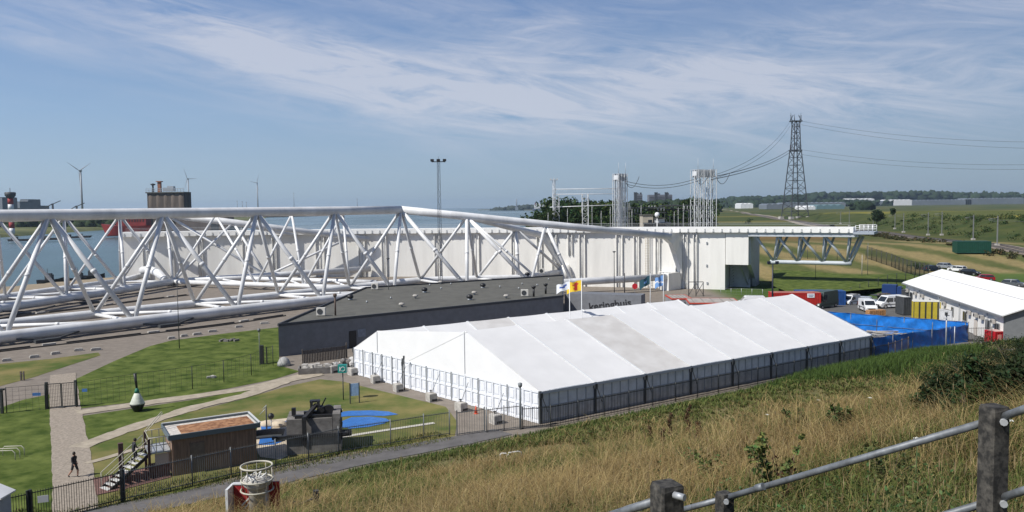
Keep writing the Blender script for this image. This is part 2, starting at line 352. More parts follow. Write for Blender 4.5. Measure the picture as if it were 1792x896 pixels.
# ------------------------------------------------------------------ ground sheet
GROUND = mat('ground_cover', (1, 1, 1), .95, .30, .9, .25, attr='tone', detail=8, lo=.3, hi=.7, spec=.15)
def build_ground():
    A = np.concatenate([np.arange(-60, 60, .28), np.arange(60, 300, 3.0)]); R = [0.5, 1.5]
    while R[-1] < 15000: R.append(R[-1] * (1.014 if R[-1] > 12 else 1.06))
    R = np.array(R); na, nr = len(A), len(R)
    aa, rr = np.meshgrid(np.radians(A), R); X = rr * np.sin(aa); Y = rr * np.cos(aa); Z = gfun(X, Y)
    V = np.stack([X, Y, Z], -1).reshape(-1, 3)
    i, j = np.meshgrid(np.arange(nr - 1), np.arange(na), indexing='ij'); j2 = (j + 1) % na
    Fc = np.stack([i * na + j, i * na + j2, (i + 1) * na + j2, (i + 1) * na + j], -1).reshape(-1, 4)[:, ::-1]
    X = X.ravel(); Y = Y.ravel(); s = MX_ * X + MY_ * Y; t = DX * X + DY * Y; RR = rr.ravel()
    def c(*a): return np.array(a)[None, :]
    def mixc(a, b, w): return a * (1 - w[:, None]) + b * w[:, None]
    col = np.repeat(c(.235, .205, .175), len(X), 0)
    # yard asphalt right of the marquee
    yard = sst(38, 42, t) * sst(170, 160, Y) * sst(20, 30, X)
    col = mixc(col, c(.13, .128, .125), yard)
    n = vnoise(X * .05, Y * .05, 1); n2 = vnoise(X * .25, Y * .25, 2); n3 = vnoise(X * .012, Y * .03, 5)
    tan, grn, ltg = c(.27, .215, .10), c(.055, .10, .022), c(.10, .15, .035)
    # meadow strip beyond the yard, then the banks
    far_r = sst(158, 163, Y) * sst(44, 50, X); col = mixc(col, mixc(ltg.repeat(len(X), 0), grn, n), far_r)
    bank = sst(197, 203, Y + .1 * (X - 90)) * sst(44, 50, X); qq = (Y + 3.4 * X) / 3.54; b1 = np.clip(.5 + 1.5 * np.sin(qq * .42 + 2.2 * n + .8 * n2), 0, 1)
    col = mixc(col, mixc(tan.repeat(len(X), 0), c(.085, .105, .032), np.clip(b1 * .85 + n2 * .3 - .1, 0, 1)), bank)
    up = sst(255, 285, Y) * sst(30, 44, X); fld = np.clip(n3 * 1.5 - .3, 0, 1)
    col = mixc(col, mixc(c(.055, .080, .022).repeat(len(X), 0), c(.12, .115, .040), fld), up)
    yel = sst(.60, .8, vnoise(X * .006, Y * .012, 21)) * sst(330, 400, Y) * sst(900, 700, Y) * sst(100, 200, X)
    col = mixc(col, c(.24, .22, .045), yel * .8)
    rxx = np.interp(Y, RAILY, RAILX); bk = sst(7, 14, X - rxx) * sst(190, 210, Y) * sst(1000, 700, Y); bt = sst(30, 48, X - rxx + 18 * (n - .5)); gb = mixc(c(.042, .065, .019).repeat(len(X), 0), c(.085, .095, .030), n2); col = mixc(col, mixc(gb, mixc(c(.10, .115, .03).repeat(len(X), 0), c(.23, .21, .04), sst(.45, .65, vnoise(X * .02, Y * .008, 71))), bt), bk)
    rust = sst(.5, .65, vnoise(X * .03, Y * .02, 12)) * sst(255, 300, Y) * sst(150, 120, X) * sst(60, 90, X) * sst(600, 450, Y)
    col = mixc(col, c(.22, .13, .055), rust * .8)
    # sandy river bank and sea bed
    rv = pdist(X, Y, RIVER); beach = sst(-26, -16, rv) * (X < -50) * (RR > 150); col = mixc(col, c(.32, .265, .19), beach)
    farb = (RR > 450) & (X < 0); col = np.where(farb[:, None], mixc(c(.19, .19, .08).repeat(len(X), 0), c(.07, .09, .04), n), col)
    rb = sst(260, 300, Y) * (X > 0) * (X < 60); col = mixc(col, c(.16, .13, .07), rb)
    # dike
    dk = sst(51.5, 50.2, s + 1.2 * (n2 - .5)); dry = np.clip(1.6 * vnoise(X * .11, Y * .11, 31) - .35 + .25 * n2, 0, 1)
    toe = sst(36, 47, s); dcol = mixc(c(.10, .105, .038).repeat(len(X), 0), c(.25, .20, .10), dry * (1 - toe * .6))
    col = mixc(col, dcol, dk)
    o = np_mesh('ground', V, Fc, GROUND, col, True); tag(o, kind='structure'); return o
build_ground()
# ------------------------------------------------------------------ water
WATER = bpy.data.materials.new('river_water'); WATER.use_nodes = True
_n = WATER.node_tree; _b = _n.nodes['Principled BSDF']; _b.inputs['Base Color'].default_value = (.085, .135, .145, 1); _b.inputs['Roughness'].default_value = .22; _b.inputs['Specular IOR Level'].default_value = .45
_t = _n.nodes.new('ShaderNodeTexCoord'); _mp = _n.nodes.new('ShaderNodeMapping'); _mp.inputs['Scale'].default_value = (.5, .16, 1); _n.links.new(_t.outputs['Object'], _mp.inputs[0])
_w = _n.nodes.new('ShaderNodeTexNoise'); _w.inputs['Scale'].default_value = .55; _w.inputs['Detail'].default_value = 8; _w.inputs['Roughness'].default_value = .65; _n.links.new(_mp.outputs[0], _w.inputs['Vector'])
_bp = _n.nodes.new('ShaderNodeBump'); _bp.inputs['Strength'].default_value = .75; _bp.inputs['Distance'].default_value = 1.2; _n.links.new(_w.outputs[0], _bp.inputs['Height']); _n.links.new(_bp.outputs[0], _b.inputs['Normal'])
_w2 = _n.nodes.new('ShaderNodeTexNoise'); _w2.inputs['Scale'].default_value = .012; _w2.inputs['Detail'].default_value = 5; _n.links.new(_mp.outputs[0], _w2.inputs['Vector'])
_mr = _n.nodes.new('ShaderNodeMapRange'); _mr.inputs[1].default_value = .35; _mr.inputs[2].default_value = .65; _mr.inputs[3].default_value = .16; _mr.inputs[4].default_value = .36; _n.links.new(_w2.outputs[0], _mr.inputs[0]); _n.links.new(_mr.outputs[0], _b.inputs['Roughness'])
b = MB(); K = 15400; b.add([(-K, 60, -3), (K, 60, -3), (K, K, -3), (-K, K, -3)], [(0, 1, 2, 3)]); tag(b.build('water', WATER), kind='structure')
# ------------------------------------------------------------------ lawns, paths, roads (flat sheets)
LAWN = mat('lawn_grass', (.075, .125, .020), .95, .5, .55, .35, col2=(.12, .150, .038), detail=12, spec=.1, bscale=9)
LAWN2 = mat('dry_lawn_grass', (.085, .125, .03), .95, .2, .22, .3, col2=(.20, .17, .07), detail=8, spec=.1, bscale=9, lo=.36, hi=.66)
SAND = mat('sandy_path', (.36, .315, .25), .95, .2, 1.2, .15, spec=.1)
BRICK = mat('brick_path', (.30, .26, .215), .95, .25, 5, .12, spec=.1)
ASPH = mat('path_asphalt', (.125, .12, .12), .9, .2, .8, .1, spec=.2)
def PP(l, z=0): return [(P(x, y, z).x, P(x, y, z).y) for x, y in l]
sheet('lawn', PP([(132, 664), (200, 632), (262, 606), (300, 596), (400, 583), (487, 573), (489, 640), (525, 650), (480, 664), (400, 680), (300, 697), (200, 708), (134, 716)]), .02, LAWN)
sheet('lawn', PP([(132, 730), (240, 714), (330, 701), (425, 684), (455, 683), (400, 697), (330, 712), (250, 738), (190, 758), (146, 775), (132, 760)]), .02, LAWN)
sheet('lawn', PP([(142, 790), (200, 766), (260, 745), (330, 722), (420, 700), (500, 677), (560, 664), (600, 668), (690, 690), (780, 712), (800, 738), (795, 768), (700, 780), (600, 793), (480, 816), (400, 838), (300, 866), (190, 896), (166, 900), (162, 860), (150, 820)]), .02, LAWN2)
sheet('lawn', PP([(0, 714), (40, 700), (88, 690), (90, 730), (96, 790), (102, 850), (100, 930), (-90, 960), (-90, 760)]), .02, LAWN)
sheet('lawn', PP([(-60, 646), (0, 637), (90, 628), (172, 617), (176, 622), (120, 640), (60, 660), (0, 676), (-60, 690)]), .02, LAWN2)
strip('path', PP([(60, 678), (110, 655), (112, 690), (116, 730), (124, 790), (130, 850), (134, 930)])[1:], 2.5, .045, BRICK, wob=.05, step=1.0)
strip('path', PP([(134, 723), (240, 708), (340, 694), (440, 679), (520, 660), (570, 650)]), 1.9, .05, SAND, wob=.16, step=.8)
strip('path', PP([(136, 784), (200, 760), (330, 717), (430, 692), (500, 668), (560, 655)]), 1.6, .055, SAND, wob=.16, step=.8)
strip('path', PP([(150, 812), (180, 804), (240, 786), (285, 776)]), .6, .06, SAND, wob=.04)
strip('path', PP([(590, 767), (660, 756), (760, 741)]), .5, .06, mat('pale_kerb', (.5, .48, .42), .9, .1, 3), smooth=False)
strip('path', PP([(60, 935), (150, 912), (300, 880), (450, 848), (600, 812), (720, 788), (830, 768), (880, 757)]), (3.6, 2.6), .045, ASPH, wob=.12, step=1.2)
strip('road', [(24, 116), (42, 108), (60, 92), (66, 80)], 12, .03, mat('yard_asphalt', (.15, .145, .14), .9, .2, .7, .1, spec=.2), wob=.2)
strip('road', [(64.5, 100), (66, 118), (70, 140), (74, 156)], 5, .035, mat('yard_asphalt', (.15,) * 3), wob=.2)
strip('road', [(70, 148), (100, 160), (130, 178), (170, 196)], 7, .05, mat('car_park_gravel', (.24, .22, .19), .95, .2, 1, .2), wob=.3)
# low dry bank behind the parked cars, railway in a shallow cutting
rl = [GP(*p) for p in ((1300, 372), (1345, 380), (1420, 392), (1520, 405), (1640, 420), (1792, 441), (1900, 456))]
rl = [(p.x, p.y) for p in rl]
BALL = mat('railway_ballast', (.20, .165, .135), .95, .3, .9, .2)
strip('railway_bed', rl, 9, .12, BALL, step=6, wob=.3)
def rail_line():
    t = thing('railway_track', (rl[3][0], rl[3][1], g(*rl[3])), 'two pairs of dark steel rails running past the green container on brown ballast', 'railway track')
    pl = smoothline(rl, 8)
    for off in (-2.6, -1.1, 1.1, 2.6):
        b = MB(); pts = []
        for i, p in enumerate(pl):
            d = (pl[min(i + 1, len(pl) - 1)] - pl[max(i - 1, 0)]).normalized(); q = p + Vector((-d.y, d.x)) * off; pts.append((q.x, q.y, g(p.x, p.y) + .28))
        b.path(pts, .09, 4); b.build('rail', DSTEEL, t)
rail_line()
gv = [GP(*p) for p in ((1262, 366), (1330, 376), (1400, 392), (1470, 402))]
strip('track', [(p.x, p.y) for p in gv], 5, .15, mat('gravel_track', (.28, .245, .19), .95, .2, .5), step=8)
# ------------------------------------------------------------------ the storm surge gate
gate = thing('storm_barrier_gate', (0, 185, 0), 'huge white curved steel barrier gate with tubular truss arms, resting in its dock', 'flood barrier')
# wall top line from pixels; depth from a circle fit
ARC_C = Vector((-52, -50)); 
def arcpt(a, r): return Vector((ARC_C.x + r * math.sin(a), ARC_C.y + r * math.cos(a)))
RW = 260.0
def wall_hit(px):              # point on the wall face circle for a photo column
    r = ray(px, 420); d = Vector((r.x, r.y)); 
    a = d.dot(d); bq = -2 * d.dot(ARC_C); cq = ARC_C.dot(ARC_C) - RW * RW
    k = (-bq + math.sqrt(bq * bq - 4 * a * cq)) / (2 * a); return d * k
def wang(px): p = wall_hit(px) - ARC_C; return math.atan2(p.x, p.y)
A0, A1, A2 = wang(212), wang(1269), wang(1310)
ZT = 11.3; ZB = -2.6; NW = 60
def arc_solid(a0, a1, r0, r1, z0, z1, n, zf=None):
    b = MB(); vs = []
    for i in range(n + 1):
        a = a0 + (a1 - a0) * i / n
        for r in (r0, r1):
            q = arcpt(a, r)
            vs += [(q.x, q.y, z0), (q.x, q.y, z1)]
    fs = []
    for i in range(n):
        o = i * 4
        fs += [(o, o + 4, o + 5, o + 1), (o + 2, o + 3, o + 7, o + 6), (o + 1, o + 5, o + 7, o + 3), (o, o + 2, o + 6, o + 4)]
    fs += [(0, 1, 3, 2), (n * 4, n * 4 + 2, n * 4 + 3, n * 4 + 1)]
    b.add(vs, fs); return b
arc_solid(A0, A1, RW, RW + 13, ZB, ZT, NW).build('gate_wall', WALLW, gate)
# right hand end: hung front panel, shaded end bulkhead with its slanting lower edge
def arcq(a, r, z): q = arcpt(a, r); return (q.x, q.y, z)
ZP = 3.7
arc_solid(A1 + .0005, A2, RW - .15, RW + 1.1, ZP, ZT, 4).build('end_panel', WALLW, gate)
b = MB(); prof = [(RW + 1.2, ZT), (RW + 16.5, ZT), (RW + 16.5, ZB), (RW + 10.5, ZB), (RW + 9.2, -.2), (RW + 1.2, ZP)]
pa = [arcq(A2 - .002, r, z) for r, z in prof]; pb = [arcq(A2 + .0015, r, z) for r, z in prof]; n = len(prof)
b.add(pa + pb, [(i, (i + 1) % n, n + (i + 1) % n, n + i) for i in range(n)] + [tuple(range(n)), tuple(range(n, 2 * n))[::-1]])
for k in range(8):
    z = -1.6 + k * .7; r = RW + 13.2 - 0 * k
    b.tube(arcq(A1 + .004, RW + 1.5, z), arcq(A1 + .004, RW + 12, z), .06, n=5)
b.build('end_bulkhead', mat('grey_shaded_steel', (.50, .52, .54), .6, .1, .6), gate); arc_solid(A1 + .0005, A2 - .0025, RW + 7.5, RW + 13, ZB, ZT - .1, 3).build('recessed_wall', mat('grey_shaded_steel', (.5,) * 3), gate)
b = MB(); b.beam(arcq(A1 + .012, RW + 1.5, ZP - .2), arcq(A2 - .004, RW + 7, -1.5), .3, .3); b.beam(arcq(A1 + .02, RW + 3, ZP - .2), arcq(A2 - .004, RW + 9, -1.5), .3, .3)
b.build('strut', STEELG, gate)
# walkway on the wall top, running on past the end as a cantilever
A3 = wang(1494)
wk = arc_solid(A0, A3, RW - 1.0, RW + 4.5, ZT + .02, ZT + 1.25, 90); walk = wk.build('walkway_parapet', mat('walkway_white', (.80, .80, .78), .5, .05, .5), gate)
nb = 92
for i in range(nb):
    b = MB()
    a = A0 + (A3 - A0) * (i + .5) / nb
    b.box(arcq(a, RW - 1.07, ZT + .55), (.26, .14, .7), rz=-a); b.box(arcq(a, RW - 1.10, ZT + .30), (.36, .16, .26), rz=-a); b.build('bracket', mat('bracket_paint', (.52, .53, .53), .6), walk)
for z in (1.7, 2.1):
    b = MB(); b.path([arcq(A0 + (A3 - A0) * i / 90, RW + 4.3, ZT + z) for i in range(91)], .03, 4); b.build('handrail', STEELG, walk)
plat = arc_solid(A3, wang(1531), RW - 1.8, RW + 6, ZT - .25, ZT + .25, 4); platform = plat.build('end_platform', mat('grey_deck', (.33, .37, .42), .6), gate)
b = MB(); A4 = wang(1531)
for z in (.75, 1.2, 1.65):
    b.path([arcq(A3 + .002, RW - 1.7, ZT + z), arcq(A4 - .001, RW - 1.7, ZT + z), arcq(A4 - .001, RW + 5.9, ZT + z), arcq(A3 + .002, RW + 5.9, ZT + z)], .06, 5)
for k in range(5):
    a = A3 + .002 + (A4 - A3 - .003) * k / 4
    for r in (RW - 1.7, RW + 5.9): b.tube(arcq(a, r, ZT + .25), arcq(a, r, ZT + 1.68), .07, n=6)
b.build('railing', WHITE, platform)
# cantilever truss under the walkway
BLU = mat('shade_blue_steel', (.46, .50, .54), .5, .08, .8)  # shade below the walkway deck is put into this blue-grey colour
arc_solid(A2, A3 + .004, RW - .6, RW + 5.6, ZT - .9, ZT, 16).build('walkway_girder', BLU, gate)
ctr = MB(); zb = 4.3; ctr.path([arcq(wang(1345) + (wang(1488) - wang(1345)) * i / 10, RW + 3, zb) for i in range(11)], .5, 12); ctr.build('cantilever_chord', BLU, gate)
bot = [1352, 1394, 1436, 1480]; topf = [(1328, 1372), (1358, 1408), (1397, 1446), (1440, 1486)]
topx = [1322, 1358, 1362, 1400, 1404, 1444, 1448, 1488, 1512]
def tb(px, r=RW + .3): return Vector(arcq(wang(px), r, ZT - .8))
def bb_(px): return Vector(arcq(wang(px), RW + 3, zb))
for bx, tops in ((1352, (1322, 1360)), (1394, (1361, 1399)), (1438, (1402, 1442)), (1480, (1444, 1486))):
    for k, tx in enumerate(tops):
        MB().tube(bb_(bx), tb(tx), .30 if k == 0 else .26, n=10).build('brace', BLU, gate)
        MB().tube(bb_(bx), tb(tx + 14 if k else tx + 40, RW + 5.2), .28, n=10).build('brace', BLU, gate)
MB().tube(bb_(1486), tb(1508, RW + 3), .32, n=10).build('brace', BLU, gate)
# ribs, pipes and the caged ladder on the wall face
for px, w, z0 in ((560, 2.2, ZB), (633, 1.6, ZB), (672, 1.2, ZB), (765, 1.3, ZB), (832, 1.9, ZB), (899, 1.1, ZB), (944, 1.2, ZB), (970, 1.1, ZB), (998, 1, 5.6), (1019, 1.4, ZB), (1084, 1.5, ZB), (1114, 1.2, ZB), (1151, 1.0, ZB), (1186, .8, ZB), (1200, .9, ZB), (1217, .8, ZB), (430, 1.6, ZB), (480, 1.0, ZB), (350, 1.2, ZB), (300, 1, ZB), (255, 1.5, ZB)):
    a = wang(px); rb = MB()
    da = w / 2 / RW
    for q in (-1, 1):
        p = arcpt(a + q * da, RW - .22); rb.box((p.x, p.y, (ZT - .5 + z0) / 2), (.16, .44, ZT - .5 - z0), rz=-a)
        p = arcpt(a + q * da, RW - .75); rb.beam((p.x, p.y, ZT - 1.5), arcq(a + q * da, RW - .3, ZT - .1), .18, .25)
    p = arcpt(a, RW - .10); rb.tube((p.x, p.y, z0), (p.x, p.y, ZT - .6), .12, n=8)
    rb.build('rib', mat('rib_paint', (.66, .655, .63), .55, .12, 1), gate)
a = wang(1133); lad = MB(); da = .35 / RW
for q in (-1, 1): lad.tube(arcq(a + q * da, RW - .5, ZB), arcq(a + q * da, RW - .5, ZT), .05, n=5)
for k in range(38): z = ZB + .36 * k; lad.tube(arcq(a - da, RW - .5, z), arcq(a + da, RW - .5, z), .03, n=4)
for k in range(20):
    z = ZB + 2 + k * .62; pts = [arcq(a + .55 / RW * math.cos(th), RW - .55 - .75 * math.sin(th), z) for th in np.linspace(0, math.pi, 7)]
    lad.path(pts, .05, 4)
lad.build('caged_ladder', mat('beige_ladder', (.50, .46, .38), .6), gate)
# stains / small fittings on the wall
for px, z in ((1237, 8.8), (1237, 3.4), (1238, -.8), (1200, -1), (1100, 9.9), (1008, 9.4), (905, 9.6), (700, 9.5)):
    a = wang(px); p = arcpt(a, RW - .12); bb = MB(); bb.box((p.x, p.y, z), (.35, .22, .5), rz=-a); bb.build('fitting', STEELG, gate)
# --- near arm
def FN(t): return Vector((-69 + 29 * t, 108 + 33.7 * t, 0))
NRM = Vector((-.758, .652, 0)); ND = Vector((.652, .758, 0)); STP = .389
RB, RT, RD = .80, .86, .33
MIT = WHITE
def V3(v, z): return Vector((v.x, v.y, z))
FZ = 1.15; TZ = 17.55
nf = [V3(FN(STP * k), FZ) for k in range(-2, 5)]; nbk = [V3(FN(STP * k) + NRM * 14.3, FZ) for k in range(-2, 5)]
ntp = [V3(FN(STP * (k + .5)) + NRM * 7.2, TZ) for k in range(-2, 5)]
E1 = V3(wall_hit(1172) + Vector((-.6, -4.2)), 10.45); kink = ntp[-1]
N5 = kink.lerp(E1, .226); N7 = kink.lerp(E1, .51)
wf = wall_hit(948); FE = Vector((wf.x, wf.y - 3.0, 10.7))
N6 = N5.lerp(FE, .62)
MB().path([ntp[0] - (ntp[1] - ntp[0]), *ntp], RT, 20).build('top_chord', MIT, gate)
MB().path([kink, N5, N7, E1], [RT, RT, RT * .94, RT * .9], 20).build('top_chord', MIT, gate)
MB().path([N5, N6, FE], [RT * .8, RT * .85, RT * .95], 18).build('top_chord', MIT, gate)
MB().lathe([(0, -RT), (RT * .7, -RT * .7), (RT * 1.03, 0), (RT * .7, RT * .7), (0, RT)], tuple(kink), 18).build('chord_joint', MIT, gate)
EB = V3(wall_hit(1166) + Vector((-.8, -5.0)), .9)
f5 = nf[-1].lerp(EB, .237); C = nf[-1].lerp(EB, .46); G = nf[-1].lerp(EB, .614)
b5 = Vector((-8.3, 188, FZ)); Cb = Vector((1.5, 189, FZ)); wb = wall_hit(984); BE = Vector((wb.x, wb.y - .5, 1.4))
MB().path([*nf, f5, G, EB], RB, 20).build('bottom_chord', MIT, gate)
bA = Vector((-21.5, 185.8, FZ)); MB().path([*nbk, bA, b5, Cb, BE], RB * .9, 18).build('bottom_chord', MIT, gate)
def brace(a, b_, r=RD, n=12):
    a = Vector(a); b_ = Vector(b_); c_ = a.lerp(b_, .52); d_ = (b_ - a).normalized() * .28; MB().tube(a, b_, r, n=n).tube(c_ - d_, c_ + d_, r * 1.13, n=n).build('brace', MIT, gate)
for k in range(7):
    T = ntp[k]
    brace(T, nf[k], .36); brace(T, nbk[k], .33)
    if k < 6: brace(T, nf[k + 1], .38); brace(T, nbk[k + 1], .33)
    else: brace(T, f5, .42); brace(T, bA, .34)
for k in range(7):
    brace(nf[k], nbk[k], .3)
    if k < 6: brace(nbk[k], nf[k + 1], .3)
brace(nbk[6], f5, .3); brace(f5, bA, .3); brace(b5, C, .3)
brace(N5, bA, .33); brace(N5, f5, .38); brace(N5, b5, .33); brace(N5, C, .42); brace(N5, G.lerp(C, .7), .25)
brace(N6, b5, .34); brace(N6, Cb, .42); brace(N6, BE, .36); brace(N7, C, .30); brace(N7, G, .34)
# gusset fins where the arm meets the wall
def fin(pts, th, side):
    b = MB(); b.extrude([p - side * th / 2 for p in pts], side * th); b.build('gusset_plate', WALLW, gate)
w1 = wall_hit(1190); w1 = Vector((w1.x, w1.y, 0)); sd_ = Vector((1, .1, 0)).normalized()
fin([E1 + Vector((-.6, -.2, .85)), Vector((w1.x + .2, w1.y + .3, ZT)), Vector((w1.x + .2, w1.y + .3, -1)), Vector((w1.x - .2, w1.y - 1.2, 1.5)), E1.lerp(EB, .45) + Vector((1.6, 2, 0)), E1.lerp(EB, .18) + Vector((.2, .5, 0)), E1 + Vector((-1.4, -.6, -.6))], 1.0, Vector((.94, -.33, 0)))
b = MB(); w2 = wall_hit(1186); b.prism([(EB.x - 1.2, EB.y + .2), (EB.x + .2, EB.y - 1.0), (w2.x + .6, w2.y - 1.0), (w2.x + .3, w2.y + .4), (w2.x - 4.5, w2.y + 1.5)], -2.3, 1.8); b.build('arm_foot', WALLW, gate)
fin([FE + Vector((-.5, -.5, .9)), Vector((wf.x + 1.2, wf.y + .6, ZT - .3)), Vector((wf.x + 6.2, wf.y + .2, 1)), FE + Vector((3.8, -.4, -7)), FE + Vector((0, -.5, -1))], .9, Vector((.55, -.83, 0)).normalized())
b = MB(); b.lathe([(2.2, -2), (1.1, 2.2)], (wb.x + .5, wb.y - 1, 1), 8); b.build('arm_foot', WALLW, gate)
# --- far arm
FD = Vector((.20, .98, 0)); FNm = Vector((-.98, .20, 0)); f0 = Vector((-90.5, 139, 0))
ff = [V3(f0 + FD * 16.9 * k, FZ) for k in range(-2, 4)]; fb = [V3(f0 + FD * 16.9 * k + FNm * 14, FZ) for k in range(-2, 4)]
ft = [V3(f0 + FD * 16.9 * (k + .5) + FNm * 7, TZ - .5) for k in range(-2, 4)]
MB().path(ff, RB, 18).build('bottom_chord', MIT, gate); MB().path(fb, RB, 18).build('bottom_chord', MIT, gate); MB().path([ft[0] - FD * 17] + ft, RT, 18).build('top_chord', MIT, gate)
wq = wall_hit(648); WQ = Vector((wq.x, wq.y - 1.5, 9.9)); wr = wall_hit(262); WR = Vector((wr.x, wr.y - .5, 10.6)); wm = wall_hit(520); WMm = Vector((wm.x, wm.y - .5, 11))
J = ft[-1].lerp(WQ, .32)
MB().path([ft[-1], J, WQ], [RT, RT, .6], 16).build('top_chord', MIT, gate); MB().path([J, J.lerp(WMm, .5), WMm], .5, 12).build('top_chord', MIT, gate)
MB().path([ft[-1], WR], .7, 12).build('top_chord', MIT, gate)
WQb = V3(wall_hit(648), 2.2) - Vector((0, 1, 0)); WRb = V3(wall_hit(250), 1.4) - Vector((0, .5, 0))
Jb = ff[-1].lerp(WQb, .45)
MB().path([ff[-1], Jb, WQb], .75, 16).build('bottom_chord', MIT, gate); MB().path([fb[-1], WRb], .75, 14).build('bottom_chord', MIT, gate)
MB().path([PD(250, 473, 203), PD(262, 472, 200), PD(275, 477, 196), PD(292, 491, 189)], 1.0, 16).build('bent_pipe', MIT, gate)
for k in range(6):
    brace(ft[k], ff[k], .33); brace(ft[k], fb[k], .3); brace(ff[k], fb[k], .3)
    if k < 5: brace(ft[k], ff[k + 1], .33); brace(ft[k], fb[k + 1], .3); brace(fb[k], ff[k + 1], .3)
brace(J, ff[-1], .3); brace(J, Jb, .33); brace(ft[-1], Jb, .33); brace(WQ + Vector((-6, -1, 0)), Jb, .3)
# --- cross truss between the arms
ca, cbb = ff[-1], nbk[6]; cn = Vector((.33, .94, 0)).normalized()
cf = [ca.lerp(cbb, k) for k in (0, .5, .76, 1)]; cr = [p + cn * 12 for p in cf]; ct = [V3(ca.lerp(cbb, k) + cn * 6, TZ - .7) for k in (.17, .62, .9)]
MB().path(cf, .55, 14).build('bottom_chord', MIT, gate); MB().path(cr, .55, 14).build('bottom_chord', MIT, gate)
MB().path([ft[-1], *ct, ntp[5]], .5, 12).build('top_chord', MIT, gate)
for k in range(3):
    for q in (k, k + 1): brace(ct[k], cf[q], .27)
    brace(cf[k + 1], cr[k], .25); brace(cf[k], cr[k], .25)
# carriages under the bottom chords
for p, q in ((nf[1], 0), (nf[2], 0), (nf[3], 0), (ff[2], 1), (ff[3], 1), (ff[1], 1)):
    b = MB(); b.box((p.x + 4.5, p.y + 2 * (1 - q), .25), (3.2, .9, .45), rz=.85); b.beam((p.x + 4, p.y + 2, .4), (p.x + 1.2, p.y + .4, .7), .3, .25); b.beam((p.x + 5.5, p.y + 3, .4), (p.x + 6.5, p.y + 7, .8), .3, .25); b.build('carriage', DGREY, gate)
# dark guide rails in the apron with pale blocks between
def guide(pts, lab):
    pl = smoothline(pts, 3); t = thing('guide_rail', (pl[0].x, pl[0].y, 0), lab, 'rail')
    b = MB(); b.path([(p.x, p.y, .06) for p in pl], .14, 4); b.build('running_rail', mat('rusty_dark_rail', (.04, .036, .034), .8), t)
    for i in range(len(pl) - 1):
        b = MB()
        d = (pl[i + 1] - pl[i]).normalized(); nn_ = Vector((-d.y, d.x)) * .75
        if i % 4 != 3: a_ = pl[i] + nn_; c_ = pl[i + 1] + nn_; b.beam((a_.x, a_.y, .12), (c_.x, c_.y, .12), .3, .24); b.build('kerb_rail', mat('rusty_dark_rail', (.04,) * 3), t)
    for i in range(3, len(pl) - 1, 4):
        d = (pl[i + 1] - pl[i]).normalized(); c_ = (pl[i] + pl[i + 1]) / 2 + Vector((-d.y, d.x)) * .75
        b = MB(); b.box((c_.x, c_.y, .15), (1.6, .5, .3), rz=math.atan2(d.y, d.x)); b.build('concrete_block', CONC, t)
guide(PP([(-60, 628), (0, 616), (120, 602), (250, 586), (380, 571), (500, 553)]), 'dark curved rail with pale blocks on the apron in front of the near truss arm')
guide(PP([(-40, 566), (60, 551), (150, 540), (240, 528), (330, 517)]), 'dark rail set in the apron between the two truss arms')
# row of small pale stones along the apron edge
for i, (x, y) in enumerate(((12, 632), (60, 626), (97, 620), (138, 614), (168, 613), (300, 593), (322, 589), (345, 586), (372, 581), (418, 573), (463, 567))):
    p = P(x, y); d = random.uniform(.8, 1.2); bb = MB(); bb.box((0, 0, .13), (1.1 * d, .45, .26)); bb.box((0, 0, .30), (.9 * d, .36, .08))
    o = bb.build('marker_stone', CONC); o.location = p; o.rotation_euler = (0, 0, .6 + random.uniform(-.2, .2))
    tag(o, ORD[i] + ' small pale stone from the left in the row along the apron edge', 'stone block', 'stone blocks along the apron edge')
# ------------------------------------------------------------------ info building
def v2(px, py, z=0): p = P(px, py, z); return (p.x, p.y)
ib = thing('visitor_building', (*v2(487, 622), 0), 'low slate-blue visitor building with a flat grey roof full of vents, behind the white marquees', 'building')
q = [v2(487, 567, 4.05), v2(985, 517, 4.05), v2(986, 481, 4.05), v2(640, 502.5, 4.05)]
b = MB(); b.prism(q, -.4, 3.75); b.build('wall', SLATE, ib)
cx = sum(p[0] for p in q) / 4; cy = sum(p[1] for p in q) / 4
q2 = [(cx + (x - cx) * .992, cy + (y - cy) * .992) for x, y in q]
b = MB(); b.prism(q2, 3.752, 3.85); rf = b.build('roof', ROOFG, ib)
b = MB()
for i in range(4):
    a_, c_ = q[i], q[(i + 1) % 4]; b.beam((a_[0], a_[1], 3.93), (c_[0], c_[1], 3.93), .22, .34)
b.build('parapet', mat('parapet_dark', (.045, .05, .06), .6), ib)
dv = Vector((q[1][0] - q[0][0], q[1][1] - q[0][1])).normalized(); dn = Vector((dv.y, -dv.x)); ang = math.atan2(dv.y, dv.x)
d0 = Vector(q[0]) + dv * 9.8 + dn * .03
b = MB(); b.box((d0.x, d0.y, 1.1), (1.0, .08, 2.2), rz=ang); b.build('door', BLACK, ib)
b = MB(); e = d0 + dv * 1.3; b.box((e.x, e.y, 1.8), (1.1, .06, 1.0), rz=ang); b.build('notice_panel', mat('panel_bluegrey', (.22, .25, .30), .5, .2), ib)
wing = thing('building_wing', (*v2(985, 517, 3.9), 0), 'dark slate wing wall with black lettering, right of the visitor building', 'building')
wa, wb_ = v2(988, 513, 3.9), v2(1122, 517, 3.9); wd = Vector((wb_[0] - wa[0], wb_[1] - wa[1])).normalized(); wnn = Vector((-wd.y, wd.x))
b = MB(); b.prism([wa, wb_, (wb_[0] + wnn.x * 3, wb_[1] + wnn.y * 3), (wa[0] + wnn.x * 3, wa[1] + wnn.y * 3)], -.5, 3.9); b.build('wall', SLATE, wing)
